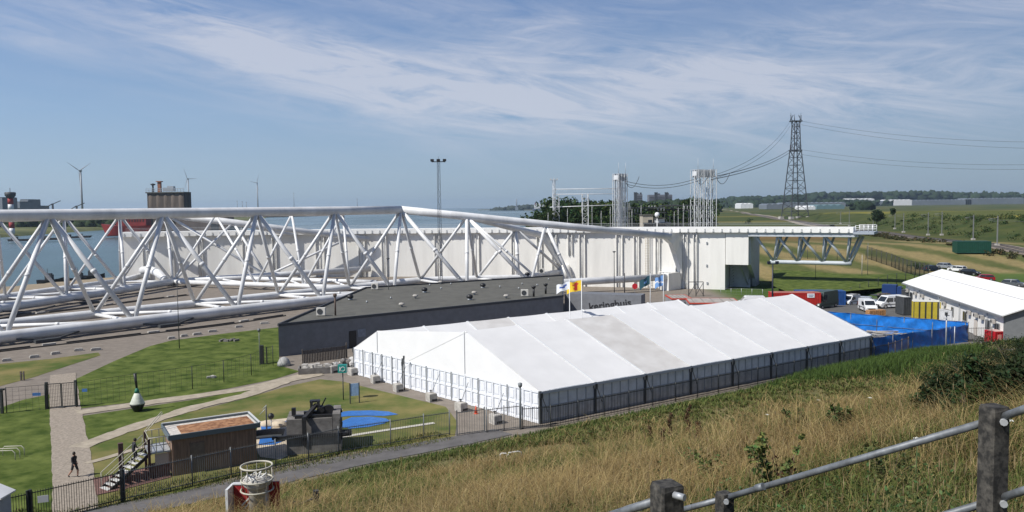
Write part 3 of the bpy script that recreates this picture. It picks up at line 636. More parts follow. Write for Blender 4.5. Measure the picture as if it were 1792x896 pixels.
def text3(s, size, loc, rz, m, parent, name='lettering', bold=.0, tilt=0.0):
    cu = bpy.data.curves.new('t', 'FONT'); cu.body = s; cu.size = size; cu.extrude = .03; cu.offset = bold; ob = bpy.data.objects.new('t', cu); COL.objects.link(ob)
    bpy.context.view_layer.update(); me = bpy.data.meshes.new_from_object(ob.evaluated_get(bpy.context.evaluated_depsgraph_get())); bpy.data.objects.remove(ob)
    M = Matrix.Translation(loc) @ Matrix.Rotation(rz, 4, 'Z') @ Matrix.Rotation(rad(90), 4, 'X') @ Matrix.Rotation(rad(tilt), 4, 'Z')
    if parent: M = WM[parent.name].inverted() @ M
    me.transform(M); me.materials.clear(); me.materials.append(m); o = bpy.data.objects.new(name, me); COL.objects.link(o); o.parent = parent
    WM[o.name] = WM[parent.name] if parent else Matrix.Identity(4); return o
wrz = math.atan2(wd.y, wd.x); p0 = Vector(wb_) - wd * 8.4 - wnn * .03
text3('keringhuis', 1.7, (p0.x, p0.y, 1.25), wrz, BLACK, wing, bold=.02, tilt=8)
p0 = Vector(wa) + wd * 1.2 - wnn * .04; b = MB(); b.box((p0.x + .6, p0.y, 3.3), (1.9, .08, .55), rz=wrz); b.build('sign_band', mat('red_sign', (.30, .02, .02), .5), wing)
# roof fittings, placed from the photo on the roof plane
vi_ = [0]
def vent(px, py, kind, lab):
    p = P(px, py, 3.86)
    b = MB()
    if kind == 'cowl':
        t = thing('roof_vent', p, lab, 'roof vent'); b.lathe([(.16, 0), (.16, .35)], n=12); b.build('base', STEELG, t, False)
        b = MB(); b.lathe([(.42, .32), (.44, .42), (.30, .58), (0, .64)], n=14); b.build('cap', CONC, t, False)
    elif kind == 'turbine':
        t = thing('roof_vent', p, lab, 'roof vent'); b.lathe([(.34, 0), (.34, .22)], n=12); b.build('base', STEELG, t, False)
        b = MB(); b.lathe([(.32, .22), (.52, .42), (.46, .72), (.18, .86), (0, .88)], n=14); b.build('cap', BLACK, t, False)
    elif kind == 'stack':
        t = thing('roof_vent', p, lab, 'flue pipe'); b.lathe([(.16, 0), (.16, 1.3)], n=12); b.build('pipe', BLACK, t, False)
        b = MB(); b.lathe([(.26, 1.3), (.36, 1.5), (.36, 1.62), (0, 1.7)], n=14); b.build('cap', BLACK, t, False)
    elif kind == 'tall':
        t = thing('roof_vent', p, lab, 'flue pipe'); b.lathe([(.12, 0), (.12, 2.6)], n=12); b.build('pipe', mat('brown_rust', (.10, .07, .055), .8), t, False)
        b = MB(); b.lathe([(.22, 2.5), (.26, 2.7), (.22, 2.9), (0, 2.95)], n=14); b.build('cap', mat('brown_rust', (.1,) * 3), t, False)
    elif kind == 'box':
        t = thing('air_conditioner', p, lab, 'air conditioner'); b.box((0, 0, .62), (1.15, .5, 1.0)); b.build('case', mat('off_white_case', (.62, .6, .55), .6), t, False)
        b = MB(); b.tube((-.1, -.26, .62), (-.1, -.29, .62), .38, n=16); b.build('fan_grille', DGREY, t, False)
        b = MB(); b.box((-.4, 0, .06), (.08, .5, .12)); b.box((.4, 0, .06), (.08, .5, .12)); b.build('foot', DGREY, t, False)
    else:
        t = b.lathe([(.12, 0), (.12, .28), (.0, .34)], n=8).build('roof_pipe', STEELG, None); t.location = p; tag(t, lab, 'pipe', 'small pipe stubs on the grey roof')
    return t
for x, y, k, l in ((587, 552, 'tall', 'tall thin brown flue near the left edge of the grey roof'), (562, 553, 'box', 'air conditioner at the left edge of the grey roof beside the tall flue'),
    (613, 525, 'turbine', 'black vent furthest left on the grey roof'), (656, 507, 'box', 'small roof unit at the far left roof edge'), (703, 537, 'cowl', 'pale dish-topped vent nearest the front roof edge on the left'),
    (727, 522, 'cowl', 'pale dish-topped vent behind and right of the nearest pale one'), (743, 512, 'turbine', 'black round vent near the middle of the grey roof, left half'), (771, 497, 'cowl', 'pale vent beside the foot of the tall floodlight mast'),
    (845, 504, 'turbine', 'black round vent in the middle of the grey roof, right half'), (830, 516, 'cowl', 'pale dish-topped vent just below the black vent, right half of roof'), (822, 525, 'turbine', 'squat grey vent nearest the front roof edge in the middle'),
    (923, 484, 'turbine', 'black vent near the far edge on the right of the roof'), (934, 519, 'stack', 'black capped flue, left of the pair at the right roof end'), (955, 514, 'stack', 'black capped flue, right of the pair at the right roof end'),
    (918, 519, 'box', 'pale air conditioner left of the pair of black flues'), (948, 479, 'box', 'dark-edged box unit at the far right roof edge'), (886, 522, 'cowl', 'small pale vent between the middle vents and the air conditioner')):
    vent(x, y, k, l)
for i, (x, y) in enumerate(sorted(((642, 530), (684, 523), (789, 498), (803, 488), (875, 503), (908, 506), (914, 498), (752, 500), (772, 506), (940, 500), (960, 490)))): vent(x, y, 'p', ORD[i] + ' from the left of the short pipe stubs on the grey roof')
# ------------------------------------------------------------------ marquees
def marquee(name, lab, base, width, length, eave, peak, nbay, dirty, gable_panels, side_panels=True, seamline=None):
    # local frame: x along the ridge (DX,DY), y across away from camera
    t = thing(name, (base[0], base[1], 0), lab, 'marquee', None, math.atan2(DY, DX))
    W, L = width, length
    for k in range(nbay):
        x0, x1 = L * k / nbay, L * (k + 1) / nbay
        for side in (0, 1):
            y0, z0, y1, z1 = (0, eave, W / 2, peak) if side == 0 else (W, eave, W / 2, peak)
            o_ = -.12 if side == 0 else .12
            b = MB(); N = 10; vs = []
            for i in range(N + 1):
                for j in range(7):
                    u, v_ = i / N, j / 6; sag = -.10 * math.sin(math.pi * u) * (1 - .3 * v_)
                    vs.append((x0 + (x1 - x0) * u, y0 + o_ * (1 - v_) + (y1 - y0) * v_, z0 - .05 * (1 - v_) + (z1 - z0) * v_ + sag * .5))
            b.add(vs, [(i * 7 + j, (i + 1) * 7 + j, (i + 1) * 7 + j + 1, i * 7 + j + 1) for i in range(N) for j in range(6)], 0, True)
            m = TENTDIRTY if k in dirty else TENT
            b.build('roof_panel', m, t, False)
    b = MB()
    for k in range(nbay + 1):
        x = L * k / nbay
        if k == 0: continue
        b.beam((x, -.14, eave + .00), (x, W / 2, peak + .05), .12, .05); b.beam((x, W + .14, eave), (x, W / 2, peak + .05), .16, .07)
    b.build('roof_seam', TENTSEAM, t, False)
    b = MB(); b.box((L / 2, -.10, eave - .14), (L + .1, .06, .24)); b.box((L / 2, W + .10, eave - .14), (L + .1, .06, .24)); b.build('eave_valance', mat('valance_grey', (.55, .58, .62), .5), t, False)
    # gables: cloth triangles + panel walls
    for x, sgn in ((0, -1), (L, 1)):
        b = MB(); b.extrude([(x, 0, eave - .05), (x, W, eave - .05), (x, W / 2, peak + .01)], (sgn * -.06, 0, 0)); b.build('gable', TENTGABLE, t, False)
    b = MB(); b.box((-.05, W / 2, (eave + peak) / 2 - .05), (.05, .06, peak - eave)); b.build('gable_seam', TENTSEAM, t, False)
    n = gable_panels; pw = W / n; x = 0
    b = MB(); b.box((L + .02, W / 2, eave / 2), (.06, W, eave)); b.build('end_wall', TENTRECESS, t, False)
    for k in range(n):
        b = MB(); b.box((.03, pw * (k + .5), eave / 2), (.05, pw * .995, eave - .02), mi=0)
        for z, h in ((eave * .28, eave * .27), (eave * .74, eave * .27)): b.box((-.005, pw * (k + .5), z), (.05, pw * .50, h), mi=1)
        for yy in (pw * k + .05, pw * (k + 1) - .05): b.box((-.03, yy, eave / 2), (.10, .09, eave - .02), mi=1)
        for z in (.12, eave * .5, eave - .1): b.box((-.022, pw * (k + .5), z), (.08, pw - .19, .17), mi=1)
        b.build('wall_panel', [TENTRECESS, TENTPANEL], t, False)
    n = int(L / .97)
    for y, sgn in ((0, -1), (W, 1)):
        b = MB(); b.box((L / 2, y - sgn * .04, eave * .76), (L - .02, .06, eave * .48)); b.build('side_panel', TENTSIDE, t, False); b = MB(); b.box((L / 2, y - sgn * .04, eave * .26), (L - .02, .06, eave * .52)); b.build('lower_side_panel', mat('lower_grey_panel', (.56, .58, .60), .5, .2, 1.5), t, False)
        b = MB()
        for k in range(n + 1): b.box((L * k / n, y + sgn * .02, eave / 2), (.06, .06, eave))
        b.box((L / 2, y + sgn * .018, .12), (L, .05, .18)); b.box((L / 2, y + sgn * .018, eave * .5), (L, .04, .05))
        b.build('panel_joint', mat('joint_grey', (.34, .36, .38), .5), t, False)
        for k in range(nbay + 1):
            b = MB(); b.box((L * k / nbay, y + sgn * .07, eave / 2), (.2, .12, eave)); b.box((L * k / nbay, y + sgn * .12, eave - .35), (.3, .2, .4)); b.beam((L * k / nbay, y + sgn * .2, eave - .3), (L * k / nbay + .5, y + sgn * .35, 1.0), .05, .05)
            b.build('post', mat('dark_post', (.05, .055, .06), .5), t, False)
    for k in range(5):
        y = W * (k + .5) / 5; b = MB(); b.box((-.09, y - W / 10, eave / 2), (.06, .12, eave)); b.build('post', ALU, t, False)
    for ch in t.children:
        co = np.empty(len(ch.data.vertices) * 3); ch.data.vertices.foreach_get('co', co); co = co.reshape(-1, 3); co[:, 0] -= .163 * co[:, 1]; ch.data.vertices.foreach_set('co', co.ravel()); ch.data.update()
    return t
c0 = P(945, 742); W1 = 19.0; L1 = 46.8
big = marquee('marquee', 'large white marquee with a long grey side wall behind the dark fence', (c0.x, c0.y), W1, L1, 2.75, 6.75, 8, (2,), 20)
w_ = (W1 + .15); c1 = Vector((c0.x + MX_ * w_ - .163 * w_ * DX, c0.y + MY_ * w_ - .163 * w_ * DY, 0))
marquee('marquee', 'narrower white marquee adjoining the far side of the large one, by the rubble', (c1.x, c1.y), 8.9, 43.8, 2.95, 5.2, 8, (2,), 9)
gd = Vector((MX_ - .163 * DX, MY_ - .163 * DY)); gp1 = Vector((c0.x, c0.y)) + gd * (W1 / 2); gp2 = Vector((c1.x, c1.y)) + gd * 4.45; gv_ = Vector((c0.x, c0.y)) + gd * (W1 + .05)
nv = Vector((DX, DY, 0)); of = -nv * .025; ge = gd * .35; MB().extrude([Vector((gp1.x - ge.x, gp1.y - ge.y, 6.68)) + of, Vector((gv_.x - 2 * ge.x, gv_.y - 2 * ge.y, 2.72)) + of, Vector((gv_.x + 2 * ge.x, gv_.y + 2 * ge.y, 2.9)) + of, Vector((gp2.x, gp2.y, 5.24)) + of], nv * .05).build('gable_infill', TENTGABLE, big)
# concrete ballast blocks with straps along the gable
src = None
for i, (x, y, l) in enumerate(((583, 652, 'grey concrete ballast block furthest left, beside the green sign'), (617, 656, 'grey concrete ballast block at the far corner of the white gable wall'), (657, 670, 'concrete ballast block, second along the gable wall from its far corner'), (697, 685, 'concrete ballast block, third along the gable wall from its far corner'),
        (755, 702, 'concrete ballast block in the middle of the gable wall'), (807, 719, 'concrete ballast block behind the gate, right of the middle of the gable wall'), (867, 741, 'concrete ballast block nearest the big marquee corner'))):
    p = P(x, y)
    if src is None:
        t = thing('ballast_block', p, l, 'concrete block', 'ballast blocks along the gable wall', math.atan2(DY, DX)); src = t
        b = MB(); b.box((0, 0, .38), (.75, .95, .75)); b.box((0, 0, .77), (.62, .8, .05)); b.build('block', CONC, t, False)
        b = MB(); b.tube((0, .1, .8), (0, .1, .95), .05, n=8); b.ring((0, .1, 1.0), .1, .03, 10, 5); b.build('lifting_eye', BLACK, t, False)
        b = MB(); b.box((.1, -.485, .18), (.5, .03, .2)); b.build('fork_slot', BLACK, t, False)
        b = MB(); b.beam((.1, .1, .8), (.9, .1, 2.4), .05, .02); b.build('strap', DGREY, t, False)
    else: dup(src, None, p, math.atan2(DY, DX) + random.uniform(-.12, .12), l)
# rubble pile and planter by the building door
t = thing('rubble_pile', P(602, 640), 'pile of pale tarpaulins and rubble bags at the left end of the marquee', 'debris pile')
for k in range(16):
    b = MB(); r = random.uniform(.3, .6); c = (random.uniform(-1.3, 1.3), random.uniform(-1.2, 1.2), r * .5 + random.uniform(0, .5))
    bm = bmesh.new(); bmesh.ops.create_icosphere(bm, subdivisions=2, radius=r)
    for v in bm.verts: v.co *= random.uniform(.75, 1.15); v.co.z *= .7
    b.add([Vector(c) + v.co for v in bm.verts], [[v.index for v in f.verts] for f in bm.faces]); bm.free()
    b.build('bag', mat('bag_pale', (.50, .49, .47), .7, .3, 3) if k % 3 else DCONC, t, False)
t = thing('planter', P(553, 652), 'low planter of concrete slabs filled with pale stones, in front of the slate building', 'planter', rz=.25)
b = MB(); 
for s_ in (-1, 1): b.box((0, s_ * .9, .35), (3.6, .14, .7)); b.box((s_ * 1.8, 0, .35), (.14, 1.7, .7))
b.build('edging', DCONC, t, False)
b = MB()
for k in range(22): b.box((random.uniform(-1.5, 1.5), random.uniform(-.7, .7), random.uniform(.35, .85)), (random.uniform(.3, .8), random.uniform(.3, .6), random.uniform(.2, .45)), rz=random.uniform(0, 3))
b.build('stones', CONC, t, False)
t = thing('timber_screen', P(530, 636), 'dark timber screen of upright boards against the slate wall', 'screen', rz=.62)
b = MB()
for k in range(28): b.box((k * .2, 0, .75 + random.uniform(-.05, .05)), (.15, .04, 1.5))
b.build('boards', mat('weathered_timber', (.12, .10, .085), .9, .3, 3), t, False)
b = MB(); b.box((0, 0, .8), (.12, .12, 1.7)); b.box((5.5, 0, .9), (.12, .12, 1.9)); b.build('post', mat('weathered_timber', (.12,) * 3), t, False)
t = MB().lathe([(.75, 0), (.72, .4), (.5, .8), (.2, 1.0), (0, 1.05)], n=18).build('storage_dome', mat('grey_dome', (.34, .34, .33), .7, .2, 3)); t.location = P(497, 640); tag(t, 'grey dome-shaped cover at the left corner of the slate building', 'cover')
# ------------------------------------------------------------------ fences
GALV = mat('galvanised_grey', (.16, .17, .175), .55, .15, 5, metal=.3)
DKF = mat('dark_fence_paint', (.022, .026, .026), .6, .2, 5)
def bar_fence(name, pts, h, lab, spacing=.135, pm=DKF, post_every=3.0, pr=.05, br=.011, cat='fence', zf=None, top=True, postw=None):
    pts = [Vector((p[0], p[1])) for p in pts]; t = thing(name, (pts[0].x, pts[0].y, g(*pts[0])), lab, cat)
    pos = []; 
    for i in range(len(pts) - 1):
        n = max(1, round((pts[i + 1] - pts[i]).length / post_every))
        for k in range(n): pos.append(pts[i].lerp(pts[i + 1], k / n))
    pos.append(pts[-1])
    Z = [g(*p) for p in pos]
    for p, z in zip(pos, Z):
        b = MB(); 
        if postw: b.box((p.x, p.y, z + (h + .1) / 2 - .1), (postw, postw, h + .3))
        else: b.tube((p.x, p.y, z - .2), (p.x, p.y, z + h + .08), pr, n=8)
        b.build('post', pm, t)
    for i in range(len(pos) - 1):
        a, c = pos[i], pos[i + 1]; L = (c - a).length; n = max(2, int(L / spacing)); b = MB()
        for z in ((.18, h - .12) if top else (.1,)): b.beam((a.x, a.y, Z[i] + z), (c.x, c.y, Z[i + 1] + z), .04, .05)
        for k in range(1, n):
            p = a.lerp(c, k / n); z = Z[i] + (Z[i + 1] - Z[i]) * k / n; b.box((p.x, p.y, z + h / 2), (br * 2, br * 2, h))
        b.build('bars', pm, t)
    return t
def mesh_fence(name, pts, h, lab, pm=DKF, post_every=3.0, pr=.045, wires=6, cross=.5):
    pts = [Vector((p[0], p[1])) for p in pts]; t = thing(name, (pts[0].x, pts[0].y, g(*pts[0])), lab, 'fence'); pos = []
    for i in range(len(pts) - 1):
        n = max(1, round((pts[i + 1] - pts[i]).length / post_every))
        for k in range(n): pos.append(pts[i].lerp(pts[i + 1], k / n))
    pos.append(pts[-1]); Z = [g(*p) for p in pos]; b2 = MB()
    for p, z in zip(pos, Z): MB().tube((p.x, p.y, z - .2), (p.x, p.y, z + h + .05), pr, n=6).build('post', pm, t)
    for i in range(len(pos) - 1):
        a, c = pos[i], pos[i + 1]; n = max(2, int((c - a).length / cross))
        for k in range(wires + 1): z = h * k / wires; b2.beam((a.x, a.y, Z[i] + z), (c.x, c.y, Z[i + 1] + z), .012, .012 if k not in (0, wires) else .03)
        for k in range(1, n): p = a.lerp(c, k / n); z = Z[i] + (Z[i + 1] - Z[i]) * k / n; b2.box((p.x, p.y, z + h / 2), (.012, .012, h))
    b2.build('wire_mesh', pm, t); return t
# near fence along the asphalt path, with gate leaf, then on to the marquee
bar_fence('bar_fence', PP([(-120, 955), (-10, 934), (50, 920)]), 1.95, 'dark bar fence at the very left beside the small grey hut', postw=.1)
bar_fence('bar_fence', PP([(55, 918), (215, 878)]), 1.95, 'dark steel bar gate section with a small white plate, across the brick path', postw=.16, post_every=12)
t = MB().box((0, 0, 0), (.55, .02, .4)).build('notice_plate', mat('white_plate', (.62, .64, .66), .5)); t.location = P(79, 915) + Vector((0, -.1, 1.45)); t.rotation_euler = (0, 0, .35); tag(t, 'small blank white plate fixed to the dark bar gate at bottom left', 'sign plate')
bar_fence('bar_fence', PP([(219, 877), (337, 850), (405, 834), (483, 818), (540, 806), (593, 793), (684, 779), (742, 769), (787, 762)]), 1.95, 'bar fence with pale posts running past the wooden hut and concrete block', pm=GALV, post_every=3.4, br=.010)
bar_fence('bar_gate', PP([(800, 764), (848, 757)]), 2.0, 'low grey double gate at the end of the asphalt path', pm=GALV, post_every=2.2, spacing=.2, cat='gate', postw=.1)
bar_fence('bar_fence', PP([(852, 758), (912, 751)]), 2.0, 'short run of grey bar fence between the gate and the lamp post', pm=GALV, post_every=1.7, spacing=.15)
fa = P(915, 751); fb_ = P(1530, 632)
fp = [(fa.x, fa.y), (c0.x + DX * .0 - MX_ * 1.5, c0.y - MY_ * 1.5), (c0.x + DX * 48 - MX_ * 1.5, c0.y + DY * 48 - MY_ * 1.5)]
bar_fence('bar_fence', fp, 1.75, 'long dark bar fence at the foot of the marquee side wall', post_every=2.9, spacing=.16, br=.017)
e_ = Vector(fp[-1]); fr = [tuple(e_), v2(1600, 612), v2(1640, 606), v2(1668, 603), v2(1692, 600)]
bar_fence('bar_fence', fr, 1.8, 'brown bar fence in front of the blue tarpaulin enclosure', pm=mat('brown_fence', (.09, .075, .065), .7), post_every=2.2, spacing=.3, pr=.05, br=.008)
bar_fence('bar_fence', [v2(1694, 600), v2(1735, 606)], 1.9, 'short bar fence between the blue enclosure and the red container', pm=mat('brown_fence', (.09,) * 3), post_every=2.0, spacing=.2)
# chain link fences on the lawn
mesh_fence('chain_link_fence', PP([(12, 723), (80, 717)]), 2.3, 'dark chain link fence left of the tall double gate', post_every=2.6)
mesh_fence('chain_link_fence', PP([(134, 713), (240, 695), (337, 681), (392, 669), (440, 657), (478, 640)]), 2.3, 'dark chain link fence crossing the lawn behind the buoy', post_every=4.4)
t = thing('double_gate', P(82, 716), 'tall dark double gate on the brick path', 'gate')
g0, g1 = P(83, 716), P(134, 712); gm = g0.lerp(g1, .5)
for k, (a, c) in enumerate(((g0, gm), (gm, g1))):
    b = MB(); b.beam(a + Vector((.1, 0, .15)), c + Vector((-.05, 0, .15)), .05, .06); b.beam(a + Vector((.1, 0, 2.3)), c + Vector((-.05, 0, 2.3)), .05, .06)
    for q_ in np.linspace(.05, .95, 9): p = a.lerp(c, q_); b.box((p.x, p.y, 1.2), (.02, .02, 2.1))
    for z in np.linspace(.4, 2.1, 6): b.beam(a + Vector((.1, 0, z)), c + Vector((-.05, 0, z)), .012, .012)
    for p in (a.lerp(c, .04), a.lerp(c, .96)): b.box((p.x, p.y, 1.2), (.06, .06, 2.2))
    b.build('gate_leaf', DKF, t)
for p in (g0, g1): MB().box((p.x, p.y, 1.22), (.2, .2, 2.55)).build('post', DKF, t)
MB().box((gm.x, gm.y, .08), (.5, .35, .15)).build('gate_stop', DGREY, t)
for x, y, l in ((64, 690, 'small blue and white sign on the chain link fence left of the double gate'), (148, 683, 'small blue sign on the chain link fence right of the double gate')):
    p = PD(x, y, P(x, 716).y - .12); t = MB().box((0, 0, 0), (.7 if x < 100 else .45, .03, .28)).build('fence_sign', mat('sign_blue', (.05, .15, .38), .5)); t.location = p; t.rotation_euler = (0, 0, .1); tag(t, l, 'sign')
t = MB().box((0, 0, 1.05), (.2, .2, 2.2)).box((0, 0, 2.2), (.5, .3, .14)).build('gate_post', DKF); t.location = P(4, 724); tag(t, 'thick dark post with a T-shaped top at the left picture edge', 'post')
t = MB().box((0, 0, .5), (.14, .14, 1.0)).box((.3, 0, .5), (.12, .12, 1.0)).box((.15, 0, .75), (.4, .1, .1)).build('wooden_bollard', mat('weathered_timber', (.12,) * 3)); t.location = P(37, 666); tag(t, 'pair of short dark timber stubs on the dry grass beside the left road', 'bollard')
t = MB().tube((0, 0, 0), (0, 0, 3.9), .05, .04, 8).lathe([(.12, 3.9), (.2, 4.05), (.16, 4.25), (0, 4.3)], n=12).build('lamp_post', GALV); t.location = P(455, 639); tag(t, 'slim lamp post with a white globe beside the slate building', 'lamp post')
t = MB().box((0, 0, 1.1), (.35, .35, 2.2)).box((.55, 0, 1.0), (.12, .12, 2)).build('dark_cabinet', BLACK); t.location = P(459, 637); tag(t, 'black upright cabinet behind the slim lamp post', 'cabinet')
t = MB().tube((0, 0, 0), (0, 0, 9.0), .06, .035, 8).build('thin_pole', DGREY); t.location = P(314, 610); tag(t, 'very thin dark pole on the green lawn in front of the near truss', 'pole')
mh = thing('manhole_mound', P(402, 597), 'small heap of grey stones on the bright lawn near the apron', 'stone heap')
for k in range(12):
    MB().box((random.uniform(-1.4, 1.4), random.uniform(-.5, .5), .12), (random.uniform(.3, .8), .3, random.uniform(.15, .4)), rz=random.uniform(0, 3)).build('stone', DCONC, mh, False)
mh = thing('stone_heap', P(371, 661), 'few pale stones on the lawn beside the chain link fence', 'stone heap')
for k in range(6):
    MB().box((random.uniform(-.5, .5), random.uniform(-.3, .3), .12), (random.uniform(.2, .45), .25, random.uniform(.15, .3)), rz=random.uniform(0, 3)).build('stone', CONC, mh, False)
# ------------------------------------------------------------------ buoy
t = thing('navigation_buoy', P(241, 720), 'old channel buoy, black base, white-green cone and black topmast, standing on the lawn', 'buoy')
b = MB(); b.lathe([(.22, 0), (.34, .05), (.62, .62), (.64, .72)], n=22); b.build('hull', BLACK, t, False)
b = MB(); b.lathe([(.64, .72), (.6, .8), (.42, 1.25), (.2, 1.72)], n=22); b.build('float_body', mat('buoy_white', (.52, .55, .48), .6, .25, 3), t, False)
b = MB(); b.lathe([(.22, 1.7), (.16, 2.0), (.10, 2.05), (.08, 2.2)], n=16); b.build('collar', mat('buoy_green', (.02, .16, .11), .6), t, False)
b = MB(); b.tube((0, 0, 2.15), (-.12, 0, 3.45), .10, .13, 10); b.build('topmast', BLACK, t, False)
# ------------------------------------------------------------------ wooden hut with green roof, landing and stairs
HA, HB = P(303, 834), P(450, 809); hd = (HB - HA); HL = hd.length; hd.normalize(); hz = math.atan2(hd.y, hd.x)
hut = thing('wooden_hut', HA, 'brown timber hut with a flat rust-red sedum roof beside metal stairs', 'hut', rz=hz)
HD, HH = 3.1, 2.55
TIMB = mat('brown_timber_cladding', (.27, .18, .13), .85, .3, 2, .15, stretch=(3, 3, .4))
b = MB(); b.box((HL / 2, HD / 2, HH / 2), (HL, HD, HH)); b.build('wall', TIMB, hut, False)
b = MB()
for k in range(26): b.box((HL * (k + .5) / 26, -.012, HH / 2), (.02, .03, HH))
b.build('board_gap', mat('gap_dark', (.20, .135, .10), .9), hut, False)
b = MB(); b.box((1.6, -.03, 1.05), (.95, .05, 2.1)); b.build('door', mat('door_timber', (.17, .13, .10), .8, .2, 3), hut, False)
FASC = mat('fascia_bluegrey', (.12, .15, .165), .6)
b = MB(); th = .34
b.box((HL / 2, -.2, HH + th / 2), (HL + .5, .1, th)); b.box((HL / 2, HD + .2, HH + th / 2), (HL + .5, .1, th)); b.box((-.2, HD / 2, HH + th / 2), (.1, HD + .3, th - .01)); b.box((HL + .2, HD / 2, HH + th / 2), (.1, HD + .3, th - .01)); b.build('fascia', FASC, hut, False)
b = MB(); b.box((HL / 2, HD / 2, HH + .1), (HL + .3, HD + .3, .18)); b.build('roof', mat('roof_gravel', (.55, .52, .48), .9, .3, 6, .2), hut, False)
b = MB(); b.box((HL / 2 + .3, HD / 2 - .22, HH + .22), (HL - .75, HD - .75, .08)); b.build('sedum', mat('sedum_rust', (.24, .095, .04), .95, .4, 3, .5, col2=(.38, .20, .10)), hut, False)
b = MB(); b.beam((-.2, HD + .2, HH + th + .03), (HL + .25, HD + .2, HH + th + .03), .14, .05); b.beam((HL + .22, -.2, HH + th + .03), (HL + .22, HD + .2, HH + th + .03), .12, .05); b.build('roof_edging', mat('edge_pale', (.55, .56, .56), .5), hut, False)
st = thing('metal_stairs', HA, 'open metal stairs with landing and pale handrails left of the timber hut', 'stairs', rz=hz)
PZ = 1.75; b = MB(); b.box((-.75, 1.3, PZ), (1.4, 2.3, .1)); b.build('landing', STEELG, st, False)
RUST = mat('brown_red_steel', (.09, .05, .045), .8, .2, 3)
for x, y in ((-1.4, .2), (-1.4, 2.4)): MB().box((x, y, PZ / 2 + .5), (.16, .16, PZ + 1.0)).build('post', RUST, st, False)
MB().box((-3.0, 1.6, 1.2), (.3, .3, 2.4)).build('post', RUST, st, False)
nst = 9
sx0, sx1, sy0 = -1.45, -4.1, -.35
def sp(k): u = k / nst; return Vector((sx0 + (sx1 - sx0) * u, .9 + (sy0 - .9) * u, PZ * (1 - u)))
for k in range(1, nst + 1): p = sp(k); b = MB(); b.box((p.x, p.y, p.z + .08), (.30, .95, .05), rz=.42); b.build('step', mat('pale_tread', (.55, .55, .53), .6), st, False)
sd2 = (sp(nst) - sp(0)).normalized(); sn = Vector((-sd2.y, sd2.x, 0)).normalized()
for s_ in (-1, 1):
    a, c = sp(0) + sn * .5 * s_, sp(nst) + sn * .5 * s_
    b = MB(); b.beam(a, c, .06, .22); b.build('stringer', BLACK, st, False)
    RP = mat('pale_rail', (.45, .43, .36), .6)
    b = MB(); b.tube(a + Vector((0, 0, 1.05)), c + Vector((0, 0, 1.05)), .03, n=6); b.tube(a + Vector((0, 0, .6)), c + Vector((0, 0, .6)), .02, n=6)
    for q_ in (0, .5, 1): p = a.lerp(c, q_); b.tube(p, p + Vector((0, 0, 1.05)), .025, n=6)
    b.build('handrail', RP, st, False)
b = MB()
for z in (.5, 1.05):
    b.tube((-1.4, .15, PZ + z), (-1.4, 2.4, PZ + z), .02, n=5); b.tube((-1.4, .15, PZ + z), (-.1, .15, PZ + z), .03, n=6); b.tube((-1.4, 2.4, PZ + z), (-.1, 2.4, PZ + z), .03, n=6)
for x in (-1.4, -.95, -.5, -.1):
    for y in (.15, 2.4): b.tube((x, y, PZ), (x, y, PZ + 1.05), .025, n=6)
b.tube((-1.4, 2.4, PZ + 1.05), (-.2, 3.0, PZ + 2.1), .03, n=6); b.tube((-1.4, 1.9, PZ + 1.05), (-.2, 2.5, PZ + 2.1), .03, n=6)
b.build('landing_railing', RP, st, False)
b = MB(); b.box((-.8, .6, .45), (1.3, .5, .9)); b.box((-2.6, .5, .25), (2.6, .5, .5)); b.build('brick_base', mat('red_brick_base', (.16, .085, .07), .9, .3, 5, .2), st, False)
b = MB(); b.box((-.62, .33, 1.25), (.85, .05, .75)); b.build('infill_panel', mat('pale_pinkish_panel', (.50, .42, .38), .8), st, False)
sheet('brick_paving', PP([(163, 838), (205, 832), (292, 812), (300, 836), (215, 858), (168, 868)]), .065, mat('red_brick_base', (.16,) * 3))
# ------------------------------------------------------------------ concrete test block with black steel frame, water play ground
BA, BB = P(506, 797), P(596, 797)
CA = P(502, 797); bx = thing('concrete_display_block', CA, 'dark two-tier concrete block bound by a black steel frame with a winch on top', 'display block', rz=.18)
bw = (P(596, 795) - CA).length
b = MB(); b.box((bw / 2, 1.5, .85), (bw, 3.0, 1.7)); b.build('lower_block', DCONC, bx, False)
b = MB(); b.box((bw * .42, 1.6, 2.45), (bw * .84, 2.6, 1.45)); b.box((bw * .92, 1.5, 2.6), (bw * .14, 2.7, 1.9)); b.build('upper_block', DCONC, bx, False)
b = MB()
b.box((bw / 2 - .1, 1.5, 1.74), (bw + .3, 3.1, .12)); b.box((bw / 2 - .3, -.08, 1.72), (bw + 1.4, .25, .28))
b.box((bw * .33, -.03, 2.2), (.3, .2, 2.6)); b.beam((bw * .33, 0, 3.3), (bw * .55, 1.3, 4.2), .28, .25); b.beam((bw * .15, .6, 3.35), (bw * .9, .6, 3.25), .3, .3)
b.beam((bw * .3, 1.4, 3.4), (bw * 1.02, 1.6, 3.4), .35, .3); b.box((bw * 1.0, .3, 2.1), (.22, .3, 2.0)); b.build('steel_frame', BLACK, bx, False)
b = MB()
for x in (.45, .58): b.box((bw * x, 1.4, 3.95), (.18, .7, 1.2))
b.box((bw * .515, 1.4, 4.5), (.75, .5, .16)); b.build('winch_frame', BLACK, bx, False); MB().tube((bw * .62, 1.0, 3.7), (bw * .62, 1.8, 3.7), .28, n=14).build('winch_drum', BLACK, bx, False); MB().tube((bw * .76, 1.2, 3.65), (bw * .76, 1.5, 3.65), .42, n=16).build('wheel', BLACK, bx, False); b = MB(); MB().beam((bw * .12, 1.2, 3.3), (bw * .12, 1.2, 4.0), .3, .3).build('bollard', BLACK, bx, False)
b.beam((bw * .64, 1.4, 4.0), (bw * .72, 1.4, 4.75), .1, .1); b.build('winch_lever', BLACK, bx, False)
